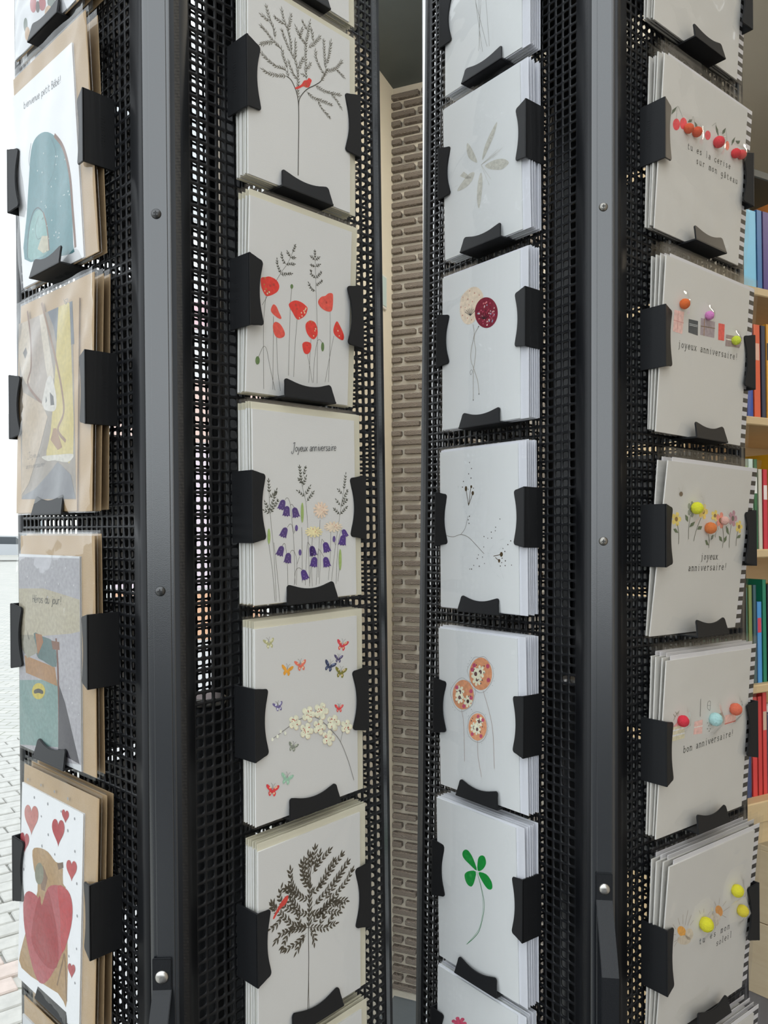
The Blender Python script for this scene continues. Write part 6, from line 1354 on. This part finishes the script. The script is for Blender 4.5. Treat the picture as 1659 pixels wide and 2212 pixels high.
 ('P','88a8a4',[(-0.1,60.9),(80.2,71.2),(79.7,13.3),(-0.6,0.3)]),
 ('P','b98a5c',[(11.7,85.1),(74.8,81.2),(79.3,65.5),(14.6,69.4)]),
 ('P','5f7c7c',[(32.5,106.9),(49.1,105.8),(72.9,102.3),(77.6,82.1),(51.7,84.2),(38.2,87.9)]),
 ('P','a9a594',[(2.3,102.9),(30.9,105.4),(41.3,90.8),(18.0,83.1),(3.8,92.3)]),
 ('S','7a4636',3.0,[(77.5,106.5),(80.0,88.6),(81.0,70.1),(82.0,45.4),(81.4,14.2)]),
 ('P','8a5a44',[(68.1,103.7),(83.6,103.9),(84.1,97.1),(70.8,96.4)]),
 ('P','4a4650',[(82.9,66.6),(93.7,53.3),(119.3,6.7),(79.6,8.9)]),
 ('P','3a3a40',[(16.9,109.5),(23.0,100.1),(20.9,101.2)]),
 ('P','b07850',[(35.6,107.2),(49.1,107.1),(52.0,100.9),(40.4,88.1)]),
 ('P','dcc640',[(55.0,58.0),(54.2,55.5),(51.8,53.0),(48.2,50.9),(43.8,49.4),(39.1,48.7),(34.6,48.9),(31.0,50.0),(28.6,51.9),(27.8,54.3),(28.7,56.9),(31.1,59.4),(34.9,61.6),(39.4,63.0),(44.1,63.6),(48.5,63.4),(52.0,62.2),(54.3,60.4)]),
 ('P','33312f',[(32.4,55.7),(41.6,58.5),(50.6,57.7),(49.9,54.8),(41.6,54.6),(33.0,52.9)]),
 ('D','e4e2e6',0.9,[(70.7,167.0),(97.2,167.8),(57.4,153.8),(83.2,153.6),(111.6,153.7),(19.4,157.4),(118.7,47.4),(102.0,66.7),(107.1,55.3),(61.6,141.2)]),
 ('T', '2f2e2e', 'Héros du jour!', (29.9, 134.8), (87.0, 136.2), 9.5, 0),
],
'A4':[
 ('D','a9aaae',1.3,[(13.2,183.4),(41.0,184.1),(68.2,184.4),(93.8,184.1),(27.7,170.2),(55.6,170.9),(43.0,157.1),(106.9,170.5),(95.0,157.7),(57.7,144.7),(45.7,131.7),(71.3,131.4),(108.6,144.1),(81.8,170.6),(113.1,119.0),(115.0,93.3),(114.9,66.6),(113.3,38.4),(101.5,55.9),(8.8,100.8)]),
 ('P','c09a68',[(26.5,122.7),(39.9,128.6),(57.6,129.9),(73.6,125.6),(86.0,126.7),(88.1,111.5),(95.4,101.7),(99.7,18.4),(82.9,18.3),(8.8,12.0),(10.7,36.1),(38.8,90.3),(30.4,107.0)]),
 ('P','8a6448',[(40.7,113.8),(49.5,115.1),(58.7,107.7),(53.5,94.8),(46.2,93.9)]),
 ('P','8a8a72',[(50.4,109.0),(49.8,104.7),(47.5,100.7),(44.1,97.9),(40.1,96.7),(36.5,97.4),(33.8,100.0),(32.7,103.8),(33.4,108.2),(35.7,112.2),(39.2,115.0),(43.1,116.2),(46.8,115.4),(49.4,112.8)]),
 ('P','7a5c44',[(76.4,125.2),(87.3,129.3),(88.3,124.9),(79.4,120.5)]),
 ('S','8f6c46',2.0,[(81.2,24.3),(89.8,45.7),(94.3,53.3),(99.2,18.2)]),
 ('P','c4545c',[(10.2,75.0),(20.7,84.8),(39.1,85.3),(48.3,80.6),(59.1,99.1),(78.6,107.4),(97.7,108.4),(106.1,99.1),(104.3,80.7),(89.4,53.9),(68.4,26.7),(51.7,14.2),(36.6,17.2),(20.1,36.8),(11.2,55.8)]),
 ('P','b02832',[(43.5,88.0),(48.3,80.6),(59.2,97.8),(74.4,77.9),(82.4,56.3),(79.1,38.1),(56.6,32.2),(29.1,42.5),(33.9,69.7)]),
 ('P','cc303a',[(78.7,106.8),(97.7,108.4),(106.1,99.1),(104.3,80.7),(89.4,53.9),(83.8,85.9)]),
 ('P','d98880',[(22.6,155.5),(22.7,156.6),(23.9,159.2),(26.5,161.9),(30.4,163.1),(34.2,162.1),(36.7,159.0),(36.9,154.9),(34.8,150.4),(31.2,146.1),(27.6,142.0),(24.9,138.5),(23.8,136.1),(23.6,135.3),(23.4,136.0),(22.0,138.0),(19.0,140.5),(14.9,143.2),(10.8,146.2),(8.2,149.9),(8.0,154.2),(10.2,158.1),(14.0,160.5),(18.0,160.5),(20.9,158.7),(22.3,156.5)]),
 ('P','c42a36',[(77.1,157.1),(77.2,158.0),(78.2,160.3),(80.4,162.6),(83.5,163.6),(86.6,162.7),(88.6,160.0),(88.8,156.5),(87.1,152.7),(84.2,148.9),(81.2,145.5),(79.0,142.5),(78.1,140.4),(77.9,139.7),(77.7,140.4),(76.6,142.0),(74.2,144.2),(70.9,146.6),(67.6,149.2),(65.4,152.4),(65.2,156.1),(67.1,159.4),(70.2,161.4),(73.4,161.5),(75.8,159.9),(76.9,158.0)]),
 ('P','c42a36',[(90.0,171.1),(90.1,171.5),(90.6,172.6),(91.8,173.6),(93.5,174.0),(95.2,173.5),(96.3,172.2),(96.4,170.4),(95.4,168.6),(93.8,166.9),(92.2,165.4),(91.0,164.0),(90.5,163.1),(90.4,162.7),(90.3,163.0),(89.7,163.9),(88.4,165.0),(86.6,166.2),(84.8,167.6),(83.6,169.2),(83.6,171.0),(84.6,172.5),(86.2,173.4),(88.0,173.3),(89.3,172.5),(89.9,171.5)]),
 ('P','cf5054',[(103.4,131.1),(103.5,131.7),(104.2,133.5),(106.0,135.2),(108.5,136.0),(110.9,135.4),(112.5,133.5),(112.6,130.8),(111.3,127.9),(108.9,125.1),(106.5,122.4),(104.8,120.2),(104.1,118.6),(104.0,118.1),(103.8,118.6),(102.9,119.8),(101.0,121.4),(98.4,123.1),(95.8,125.0),(94.1,127.4),(94.0,130.1),(95.4,132.6),(97.9,134.1),(100.4,134.2),(102.3,133.1),(103.2,131.7)]),
 ('P','c45058',[(9.4,129.6),(9.5,130.3),(10.3,132.1),(12.0,133.8),(14.5,134.6),(17.0,133.8),(18.6,131.8),(18.8,129.0),(17.4,126.1),(15.1,123.3),(12.7,120.7),(11.0,118.5),(10.3,116.9),(10.2,116.3),(10.0,116.9),(9.1,118.1),(7.2,119.8),(4.5,121.7),(1.9,123.7),(0.2,126.2),(0.0,129.0),(1.4,131.5),(3.9,133.0),(6.5,133.0),(8.4,131.8),(9.3,130.3)]),
 ('P','c8565a',[(107.1,48.8),(107.1,49.2),(107.7,50.4),(108.9,51.7),(110.6,52.3),(112.3,52.0),(113.4,50.7),(113.5,48.8),(112.5,46.8),(110.9,44.8),(109.3,42.9),(108.1,41.3),(107.6,40.2),(107.5,39.8),(107.4,40.1),(106.8,41.0),(105.5,42.0),(103.7,43.1),(101.9,44.4),(100.7,45.9),(100.6,47.8),(101.6,49.6),(103.3,50.7),(105.1,50.9),(106.4,50.1),(107.0,49.2)]),
],
}


SX = {  # single stroke letters: strokes, serif points
 'a': ([[(.1,.85),(.4,1),(.72,.8),(.72,.15),(.9,0)],[(.72,.55),(.35,.55),(.1,.3),(.3,0),(.72,.22)]],[]),
 'b': ([[(.12,1.6),(.12,0)],[(.12,.7),(.45,1),(.82,.7),(.82,.3),(.45,0),(.12,.3)]],[(.05,1.6)]),
 'c': ([[(.82,.78),(.48,1),(.12,.65),(.12,.35),(.48,0),(.82,.2)]],[]),
 'd': ([[(.78,1.6),(.78,0)],[(.78,.7),(.45,1),(.1,.7),(.1,.3),(.45,0),(.78,.3)]],[(.85,0)]),
 'e': ([[(.12,.52),(.82,.55),(.72,.88),(.46,1),(.12,.65),(.12,.35),(.46,0),(.82,.18)]],[]),
 'g': ([[(.75,.95),(.75,-.2),(.45,-.55),(.12,-.38)],[(.75,.75),(.45,1),(.12,.72),(.12,.4),(.45,.15),(.75,.4)]],[]),
 'h': ([[(.12,1.6),(.12,0)],[(.12,.7),(.45,1),(.75,.75),(.75,0)]],[(.12,0),(.75,0)]),
 'i': ([[(.45,1),(.45,0)],[(.45,1.36),(.45,1.5)]],[(.45,0),(.32,1)]),
 'j': ([[(.5,1),(.5,-.3),(.2,-.55)],[(.5,1.36),(.5,1.5)]],[(.38,1)]),
 'l': ([[(.45,1.6),(.45,0)]],[(.45,0),(.32,1.6)]),
 'm': ([[(.06,1),(.06,0)],[(.06,.8),(.26,1),(.46,.8),(.46,0)],[(.46,.8),(.68,1),(.88,.8),(.88,0)]],[(.06,0),(.46,0),(.88,0)]),
 'n': ([[(.14,1),(.14,0)],[(.14,.7),(.45,1),(.76,.75),(.76,0)]],[(.14,0),(.76,0),(.08,1)]),
 'o': ([[(.45,1),(.12,.68),(.12,.32),(.45,0),(.8,.32),(.8,.68),(.45,1)]],[]),
 'p': ([[(.12,1),(.12,-.55)],[(.12,.7),(.45,1),(.82,.7),(.82,.3),(.45,0),(.12,.3)]],[(.12,-.55)]),
 'r': ([[(.26,1),(.26,0)],[(.26,.62),(.5,.98),(.82,.9)]],[(.26,0),(.18,1)]),
 's': ([[(.76,.82),(.45,1),(.16,.8),(.3,.56),(.62,.44),(.76,.2),(.45,0),(.12,.16)]],[]),
 't': ([[(.4,1.42),(.4,.2),(.6,0),(.82,.12)],[(.12,1),(.76,1)]],[]),
 'u': ([[(.14,1),(.14,.25),(.42,0),(.76,.3)],[(.76,1),(.76,0)]],[(.08,1),(.7,1),(.82,0)]),
 'v': ([[(.06,1),(.45,0),(.86,1)]],[(.06,1),(.86,1)]),
 'x': ([[(.1,1),(.82,0)],[(.82,1),(.1,0)]],[(.1,0),(.82,0),(.1,1),(.82,1)]),
 'y': ([[(.06,1),(.46,.08)],[(.86,1),(.34,-.55),(.12,-.5)]],[(.06,1),(.86,1)]),
 'B': ([[(.12,1.6),(.12,0)],[(.12,1.6),(.6,1.55),(.66,1.1),(.12,.85)],[(.12,.85),(.75,.75),(.75,.15),(.12,0)]],[]),
 'H': ([[(.12,1.6),(.12,0)],[(.8,1.6),(.8,0)],[(.12,.8),(.8,.8)]],[]),
 'J': ([[(.2,1.75),(.55,1.95),(.95,1.9)],[(.72,1.9),(.6,.3),(.3,-.45),(-.15,-.3),(-.1,.1)]],[]),
 '!': ([[(.45,1.6),(.45,.45)],[(.45,.12),(.45,0)]],[]),
}
ACC = {'é': ('e', [(.38,1.22),(.66,1.52)]), 'â': ('a', [(.2,1.2),(.45,1.5),(.7,1.2)])}

def catmull(pts, n=5):
    if len(pts) < 3:
        return pts
    P = [pts[0]] + list(pts) + [pts[-1]]
    out = []
    for i in range(1, len(P) - 2):
        p0, p1, p2, p3 = P[i - 1], P[i], P[i + 1], P[i + 2]
        for k in range(n):
            t = k / n
            out.append(tuple(.5 * (2 * p1[j] + (p2[j] - p0[j]) * t + (2 * p0[j] - 5 * p1[j] + 4 * p2[j] - p3[j]) * t * t + (3 * p1[j] - p0[j] - 3 * p2[j] + p3[j]) * t ** 3) for j in (0, 1)))
    out.append(tuple(pts[-1]))
    return out

def smooth_closed(p, n=3):
    m = len(p)
    ar = abs(sum(p[i][0] * p[(i + 1) % m][1] - p[(i + 1) % m][0] * p[i][1] for i in range(m))) / 2
    if m < 6 or (m < 8 and ar > 1500):
        return p
    out = []
    for i in range(m):
        p0, p1, p2, p3 = p[i - 1], p[i], p[(i + 1) % m], p[(i + 2) % m]
        for k in range(n):
            t = k / n
            out.append(tuple(.5 * (2 * p1[j] + (p2[j] - p0[j]) * t + (2 * p0[j] - 5 * p1[j] + 4 * p2[j] - p3[j]) * t * t + (3 * p1[j] - p0[j] - 3 * p2[j] + p3[j]) * t ** 3) for j in (0, 1)))
    return out

class Art:
    def __init__(self, gain):
        self.V, self.F, self.col = [], [], []
        self.z = .10
        self.last = None
        self.gain = gain
    def layer(self, c):
        if c != self.last:
            self.z += .012
            self.last = c
        self.c = [min(.92, v * self.gain) for v in lin(c)]
    def face(self, pts):
        n = len(self.V)
        ar = sum(pts[i][0] * pts[(i + 1) % len(pts)][1] - pts[(i + 1) % len(pts)][0] * pts[i][1] for i in range(len(pts)))
        if ar < 0:
            pts = pts[::-1]
        self.V += [(x * mm, y * mm, self.z * mm) for x, y in pts]
        self.F.append(tuple(range(n, n + len(pts))))
        self.col.append(self.c)
    def stroke(self, pts, wd, taper=False):
        n = len(pts)
        L, R = [], []
        for i in range(n):
            p0 = pts[max(0, i - 1)]; p1 = pts[min(n - 1, i + 1)]
            dx, dy = p1[0] - p0[0], p1[1] - p0[1]
            l = math.hypot(dx, dy) or 1
            h = wd / 2
            L.append((pts[i][0] - dy / l * h, pts[i][1] + dx / l * h))
            R.append((pts[i][0] + dy / l * h, pts[i][1] - dx / l * h))
        for i in range(n - 1):
            self.face([R[i], R[i + 1], L[i + 1], L[i]])
    def leaf(self, p, a, l, wd):
        dx, dy = math.cos(a), math.sin(a)
        q = [(0, 0), (.35, .5), (.7, .36), (1, 0), (.7, -.36), (.35, -.5)]
        self.face([(p[0] + l * u * dx - wd * v * dy, p[1] + l * u * dy + wd * v * dx) for u, v in q])
    def sprig(self, br, wd, ll, lw, sp, ang, rr):
        br = catmull(br, 5)
        self.stroke(br, wd)
        acc, side = sp * .6, 1
        for i in range(len(br) - 1):
            a, b = br[i], br[i + 1]
            d = math.hypot(b[0] - a[0], b[1] - a[1])
            if d == 0:
                continue
            t = math.atan2(b[1] - a[1], b[0] - a[0])
            while acc < d:
                p = (a[0] + (b[0] - a[0]) * acc / d, a[1] + (b[1] - a[1]) * acc / d)
                for s_ in (1, -1):
                    self.leaf(p, t + s_ * math.radians(ang + rr.uniform(-8, 8)), ll * rr.uniform(.75, 1.1), lw * rr.uniform(.85, 1.1))
                acc += sp
            acc -= d
        self.leaf(br[-1], math.atan2(br[-1][1] - br[-2][1], br[-1][0] - br[-2][0]), ll, lw)
    def text(self, txt, p0, p1, h, serif):
        L = math.hypot(p1[0] - p0[0], p1[1] - p0[1])
        ux, uy = (p1[0] - p0[0]) / L, (p1[1] - p0[1]) / L
        xh = h * (.54 if serif else .46)
        adv = [1.0 if serif else {' ': .75, 'i': .55, 'l': .5, 'm': 1.05, '!': .5, 'j': .6, 'r': .8, 't': .75, 'J': 1.0}.get(ch, .9) for ch in txt]
        sc = L / sum(adv)
        cwid = min(sc * (.84 if serif else 1.0), xh * 1.0 if serif else 1e9)
        x = 0
        for ch, ad in zip(txt, adv):
            extra = None
            g = ch
            if ch in ACC:
                g, extra = ACC[ch]
            if g in SX:
                st, sf = SX[g]
                st = list(st) + ([extra] if extra else [])
                off = x * sc + (sc * ad - cwid) / 2 if serif else x * sc
                def mp(q):
                    sl = 0 if serif else .12 * q[1] * xh
                    s_, v = off + q[0] * cwid + sl, q[1] * xh
                    return (p0[0] + ux * s_, p0[1] + uy * s_ + v)
                for s_ in st:
                    self.stroke([mp(q) for q in catmull(s_, 4)], xh * (.15 if serif else .12))
                if serif:
                    for q in sf:
                        self.stroke([mp((q[0] - .17, q[1])), mp((q[0] + .17, q[1]))], xh * .1)
            x += ad
    def build(self, name, parent):
        if not self.F:
            return None
        me = mesh(name, self.V, self.F, M_PRINT)
        at = me.attributes.new('ink', 'FLOAT_COLOR', 'FACE')
        at.data.foreach_set('color', np.array([(*c, 1) for c in self.col], dtype=np.float32).ravel())
        o = obj('printed_artwork', me, None, parent)
        return o

def fuzz_mesh(name, r, col, seed):
    bm = bmesh.new()
    bmesh.ops.create_icosphere(bm, subdivisions=4, radius=r)
    rr = random.Random(seed)
    for v in bm.verts:
        v.co *= 1 + rr.uniform(-.035, .045)
    me = bpy.data.meshes.new(name)
    bm.to_mesh(me); bm.free()
    for p in me.polygons:
        p.use_smooth = True
    key = 'pompom_' + col
    m = mat(key, [min(.95, c * 1.45) for c in lin(col)], .95, bump=.8, bscale=1800, var=.12, vscale=500, spec=.1)
    me.materials.append(m)
    return me

# ------------------------------------------------------------------ cards
def card_mesh(name, x0, x1, y0, y1, t, m, fold='L'):
    """folded card: rounded spine on one side, two leaves slightly apart on the other"""
    n = 5
    prof = []
    h = t / 2
    for i in range(n + 1):
        a = math.radians(90 + 180 * i / n)
        prof.append((x0 + h + h * math.cos(a), -h + h * math.sin(a)))
    # (spine) then lower leaf out, gap, upper leaf back
    g = t * .18
    prof += [(x1, -t), (x1, -h - g), (x0 + t, -h - g * .3), (x1, -h + g), (x1, 0)]
    if fold == 'R':
        prof = [(x0 + x1 - x, z) for x, z in prof][::-1]
    k = len(prof)
    V = [(x * mm, y0 * mm, z * mm) for x, z in prof] + [(x * mm, y1 * mm, z * mm) for x, z in prof]
    F = [(i, (i + 1) % k, k + (i + 1) % k, k + i) for i in range(k)]
    F += [tuple(range(k - 1, -1, -1)), tuple(range(k, 2 * k))]
    me = mesh(name, V, F, m)
    bm = bmesh.new(); bm.from_mesh(me)
    bmesh.ops.recalc_face_normals(bm, faces=bm.faces)
    bm.to_mesh(me); bm.free()
    return me

def sleeve_mesh(name, x0, x1, y0, y1, bumps, amp, seed, t, back=True, fr=(.03, .16)):
    """clear bag: wrinkled front sheet, two sealed edges and a plain back"""
    rr = random.Random(seed)
    nx, ny = 26, 34
    waves = []
    for _ in range(7):
        an = rr.uniform(0, math.pi)
        waves.append((math.cos(an), math.sin(an), rr.uniform(*fr), rr.uniform(0, 6.28), rr.uniform(.25, 1)))
    fans = [(rr.choice((x0, x1)), rr.uniform(y0, y1), rr.uniform(25, 60)) for _ in range(3)]
    V, F = [], []
    W_, H_ = x1 - x0, y1 - y0
    for j in range(ny + 1):
        for i in range(nx + 1):
            u, v = i / nx, j / ny
            x, y = x0 + W_ * u, y0 + H_ * v
            z = 0
            for cx, cy, fq, ph, am in waves:
                z += am * math.sin((x * cx + y * cy) * fq + ph) ** 3
            for fx, fy, fl in fans:
                d = math.hypot(x - fx, y - fy)
                z += 1.6 * math.exp(-(d / fl) ** 2) * math.sin(9 * math.atan2(y - fy, x - fx))
            z = amp * (z * .35 + .9)
            for bx, by, br in bumps:
                d = math.hypot(x - bx, y - by)
                an = math.atan2(y - by, x - bx)
                z = max(z, 2.0 * br * math.exp(-(d / (br * 1.8)) ** 2.5) + amp * .4 * math.sin(7 * an) * math.exp(-(d / (br * 7)) ** 2) + .35)
            V.append((x * mm, y * mm, max(z, .28) * mm))
    for j in range(ny):
        for i in range(nx):
            a = j * (nx + 1) + i
            F.append((a, a + 1, a + nx + 2, a + nx + 1))
    n = len(V)
    # back sheet and folded top flap
    if back:
      V += [(x0 * mm, y0 * mm, -t * mm), (x1 * mm, y0 * mm, -t * mm), (x1 * mm, y1 * mm, -t * mm), (x0 * mm, y1 * mm, -t * mm)]
      F.append((n + 3, n + 2, n + 1, n))
    me = mesh(name, V, F, M_SLEEVE)
    for p in me.polygons:
        p.use_smooth = True
    return me

# slot: bottom y, top of side clips, z of front card at its bottom edge, lean
SLOTS = {
 'A': dict(xl=-211, xr=-59, bc=-134, s={0: (425, 556, 22, .0), 1: (212, 344, 16, .05), 2: (0, 132, 24, -.02), 3: (-215, -81, 22, .0), 4: (-427, -296, 26, -.03), 5: (-640, -509, 22, 0)}),
 'B': dict(xl=71, xr=204, bc=137, s={0: (458, 573, 24, 0), 1: (278, 394, 22, .015), 2: (97.5, 213, 15, .055), 3: (-80, 34, 23.5, 0), 4: (-262, -145, 22, .01), 5: (-444, -327, 22, .015), 6: (-626, -508, 23, 0)}),
 'C': dict(xl=-205, xr=-74, bc=-138, s={0: (472, 590, 22, .01), 1: (284.5, 415, 20, .03), 2: (92.5, 225, 22, .01), 3: (-103, 26, 22, .02), 4: (-296.5, -178, 20, .03), 5: (-480, -353, 20, .035), 6: (-660, -531, 22, 0)}),
 'D': dict(xl=56, xr=230, bc=141, s={0: (484, 601, 14, .06), 1: (275.5, 402, 14, .07), 2: (76.5, 200, 15, .07), 3: (-120.5, 9, 8, .12), 4: (-310.5, -195, 14, .07), 5: (-500, -386, 13, .09), 6: (-690, -575, 14, .07)}),
}
# x origin, envelope w,h, card w,h, stack spacing, default count, materials, ink gain
KIND = {
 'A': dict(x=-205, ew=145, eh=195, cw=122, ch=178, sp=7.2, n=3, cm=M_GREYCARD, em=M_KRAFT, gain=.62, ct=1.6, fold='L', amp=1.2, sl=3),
 'B': dict(x=75, ew=127, eh=169, cw=118.5, ch=163, sp=3.0, n=6, cm=M_WHITE, em=M_CREAM, gain=1.3, ct=1.5, fold='L', amp=.28, sl=2.2),
 'C': dict(x=-200, ew=125, eh=173, cw=115, ch=171, sp=3.0, n=6, cm=M_WHITE_C, em=M_ENVW, gain=1.25, ct=1.5, fold='L', amp=.32, sl=2.2),
 'D': dict(x=59, ew=174, eh=174, cw=161, ch=170, sp=2.8, n=4, cm=M_WHITE_DIM, em=M_STRIPE, gain=1.5, ct=1.5, fold='L', amp=.6, sl=3.2),
}
NCARDS = {'A3': 2, 'A4': 3, 'B2': 4, 'B3': 7, 'D3': 3, 'A1': 3, 'C1': 6}
DESC = {
 'A0': ('floral', 'greeting card with pink flowers and green leaves over a kraft envelope'),
 'A1': ('teal baby bear', 'baby card with a teal starry bear and a brown envelope'),
 'A2': ('yellow giraffe', 'kraft birthday card with long-eared brown animals and a yellow panel'),
 'A3': ('hero of the day', 'grey card with a caped hero in teal and a kraft envelope'),
 'A4': ('hugging bear', 'white card with red hearts and a brown bear hugging a heart'),
 'A5': ('lowest kraft', 'kraft envelope card in the lowest visible holder on the street side'),
 'B0': ('topmost plain', 'plain white card with cream envelope above the red bird tree card'),
 'B1': ('feathery tree', 'white card with a feathery grey tree and a small red bird'),
 'B2': ('poppies', 'white card with red paper poppies on thin stems'),
 'B3': ('bluebells', 'white birthday card with violet bluebells and cream flowers'),
 'B4': ('butterflies', 'white card with coloured butterflies around a blossom branch'),
 'B5': ('leafy tree', 'white card with a dark leafy tree and a red bird on its edge'),
 'B6': ('lowest cream', 'white card with cream envelope under the leafy tree card'),
 'C0': ('grass stems', 'white card with fine grey grass stems above the pale leaf card'),
 'C1': ('pale leaf', 'white card with a pale grey spray of leaves under shiny film'),
 'C2': ('two poppies', 'white card with a peach and a crimson patterned flower'),
 'C3': ('embossed twig', 'white card with an embossed twig and scattered dark dots'),
 'C4': ('orange flowers', 'white card with three orange patterned flower heads'),
 'C5': ('clover', 'white card with a bright green four leaf clover'),
 'C6': ('pink flower', 'white card with a pink flower under the clover card'),
 'D0': ('topmost striped', 'plain square card with striped envelope above the cherry card'),
 'D1': ('cherry', 'square card with red cherries and red pompoms'),
 'D2': ('gift', 'square birthday card with gift boxes and orange pink and lime pompoms'),
 'D3': ('flower pompom', 'square birthday card with a row of flowers and yellow and orange pompoms'),
 'D4': ('cake', 'square birthday card with cakes and red blue and coral pompoms'),
 'D5': ('sunshine', 'square card with small suns and yellow pompoms'),
 'D6': ('lowest striped', 'square card with striped envelope under the sunshine card'),
}

rnd = random.Random(11)
SHARED = {}

def build_slot(f, k):
    K, S = KIND[f], SLOTS[f]
    yb, st, zb, lean = S['s'][k]
    key = f + str(k)
    nick, lab = DESC[key]
    FM = FACE[f]
    # clips: left, right, below
    near, far = ('outer', 'post') if f in 'AC' else ('post', 'outer')
    place_clip(FM @ T((S['xl'] * mm, (st - 60) * mm, 0)), False, 'black plastic clip on the %s side of the %s card' % (near, nick), 'card clips on the towers')
    place_clip(FM @ T((S['xr'] * mm, (st - 60) * mm, 0)), True, 'black plastic clip on the %s side of the %s card' % (far, nick), 'card clips on the towers')
    rot = Matrix(((0, -1, 0, 0), (1, 0, 0, 0), (0, 0, 1, 0), (0, 0, 0, 1)))
    place_clip(FM @ T(((S['bc'] + 30) * mm, yb * mm, 0)) @ rot, False, 'black plastic clip holding up the %s card from below' % nick, 'card clips on the towers')
    n = NCARDS.get(key, K['n'])
    sp = K['sp']
    n = max(1, min(n, int((zb - 3.2) / sp) + 1))
    for i in range(n):
        jx = rnd.uniform(-.8, .8) if i else 0
        jy = rnd.uniform(0, 1.6) if i else 0
        if f == 'D' and i:
            jy = rnd.uniform(0, 4); jx = rnd.uniform(-3, 1)
        zi = zb - sp * i
        ln = lean * (1 - i / max(1, n) * (.75 if abs(lean) > .02 else 0)) + (rnd.uniform(-.006, .006) if i else 0)
        an = math.atan(ln)
        Mw = FM @ T(((K['x'] + jx) * mm, (yb + 1.9 + jy) * mm, zi * mm)) @ Matrix.Rotation(an, 4, 'X')
        if i == 0:
            root = empty('greeting_card', Mw, lab, 'card', 'front cards in the tower holders')
        else:
            root = empty('greeting_card', Mw, 'spare copy stacked behind the %s card' % nick, 'card', 'spare copies behind the %s card' % nick)
        cm = K['cm']
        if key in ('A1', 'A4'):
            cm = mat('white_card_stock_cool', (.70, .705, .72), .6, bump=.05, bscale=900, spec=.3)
        if key == 'A2':
            cm = M_KRAFT
        ck = ('c', f, cm.name)
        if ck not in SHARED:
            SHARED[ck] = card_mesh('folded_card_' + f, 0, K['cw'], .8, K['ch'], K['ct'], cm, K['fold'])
        if ('e', f) not in SHARED:
            SHARED['e', f] = box_mesh('envelope_' + f, (9 if f == 'D' else .6) * mm, K['ew'] * mm, 0, K['eh'] * mm, -(K['ct'] + .6) * mm, -(K['ct'] + .05) * mm, K['em'], .15 * mm, 1)
        c = bpy.data.objects.new('folded_card', SHARED[ck]); link(c, root)
        e = bpy.data.objects.new('envelope', SHARED['e', f]); link(e, root)
        e['label'] = {'A': 'brown kraft envelope', 'B': 'cream envelope', 'C': 'white envelope', 'D': 'black and white striped envelope'}[f]
        bumps = []
        if i == 0:
            art = Art(K['gain'])
            rr = random.Random(5)
            for op in ART.get(key, []):
                if op[0] == 'O':
                    _, col, (px, py), r = op
                    z = r * .72
                    # the face plane was measured at the card: shift the ball centre so that it still sits over its spot
                    m_ = fuzz_mesh('pompom', r * mm, col, int(px * 10))
                    po = obj('pompom', m_, None, c, T(((px - z * .9) * mm, (py) * mm, z * mm)))
                    po['label'] = 'fuzzy pompom'
                    bumps.append((px - z * .9, py, r))
                    continue
                art.layer(op[1])
                if op[0] == 'P':
                    art.face([(min(max(x, .4), K['cw'] - .4), min(max(y, 1.2), K['ch'] - .4)) for x, y in smooth_closed(op[2])])
                elif op[0] == 'S':
                    art.stroke(catmull(op[3], 5), op[2])
                elif op[0] == 'N':
                    for br in op[7]:
                        art.sprig(br, op[2], op[3], op[4], op[5], op[6], rr)
                elif op[0] == 'D':
                    for x, y in op[3]:
                        r = op[2] * rr.uniform(.8, 1.15)
                        art.face([(x + r * math.cos(t), y + r * math.sin(t)) for t in [math.pi * q / 4 for q in range(8)]])
                elif op[0] == 'T':
                    art.text(op[2], op[3], op[4], op[5], op[6])
            art.build('artwork_' + nick.replace(' ', '_'), c)
            amp = K['amp'] * (3.4 if key in ('C1', 'C0') else 1.8 if key in ('D4', 'D3', 'D0', 'D1') else 1)
            fr = (.06, .2) if key in ('C1', 'C0', 'D0', 'D1', 'D4') or f == 'A' else (.03, .16)
            s = K['sl']
            top = K['eh'] + (9 if f == 'D' else 3)
            sm = sleeve_mesh('sleeve_' + key, -s, K['ew'] + s, -1.0, top, bumps, amp, hash(key) % 97 if False else sum(map(ord, key)), K['ct'] + 1.2, True, fr)
        else:
            sk = ('s', f)
            if sk not in SHARED:
                SHARED[sk] = sleeve_mesh('sleeve_plain_' + f, -K['sl'], K['ew'] + K['sl'], -1.0, K['eh'] + (8 if f == 'D' else 3), [], K['amp'] * .5, 5, K['ct'] + 1.0, False)
            sm = SHARED[sk]
        sl = bpy.data.objects.new('cellophane_sleeve', sm); link(sl, root)
        if i == 0:
            sl['label'] = 'clear cellophane sleeve'

for f in 'ABCD':
    for k in SLOTS[f]['s']:
        build_slot(f, k)

# cards on the far faces of both towers, glimpsed only through the mesh
for key in 'LR':
    for face, off, tower in (('G', 70, 'poppy' if key == 'L' else 'clover'), ('H', 66, 'poppy' if key == 'L' else 'clover')):
        FM = FACES[key + face]
        for j in range(6):
            y = 470 - 182 * j - (6 if face == 'H' else 0)
            cm = card_mesh('far_card', 0, 134, 0, 168, 2.2, M_WHITE) if ('far',) not in SHARED else SHARED['far',]
            SHARED['far',] = cm
            o = bpy.data.objects.new('greeting_card', cm)
            C.objects.link(o)
            o.matrix_world = FM @ T((off * mm, y * mm, 3.2 * mm))
            tag(o, 'card on the far side of the %s tower, seen only through its mesh' % tower, 'card', 'cards on the far sides of the towers')
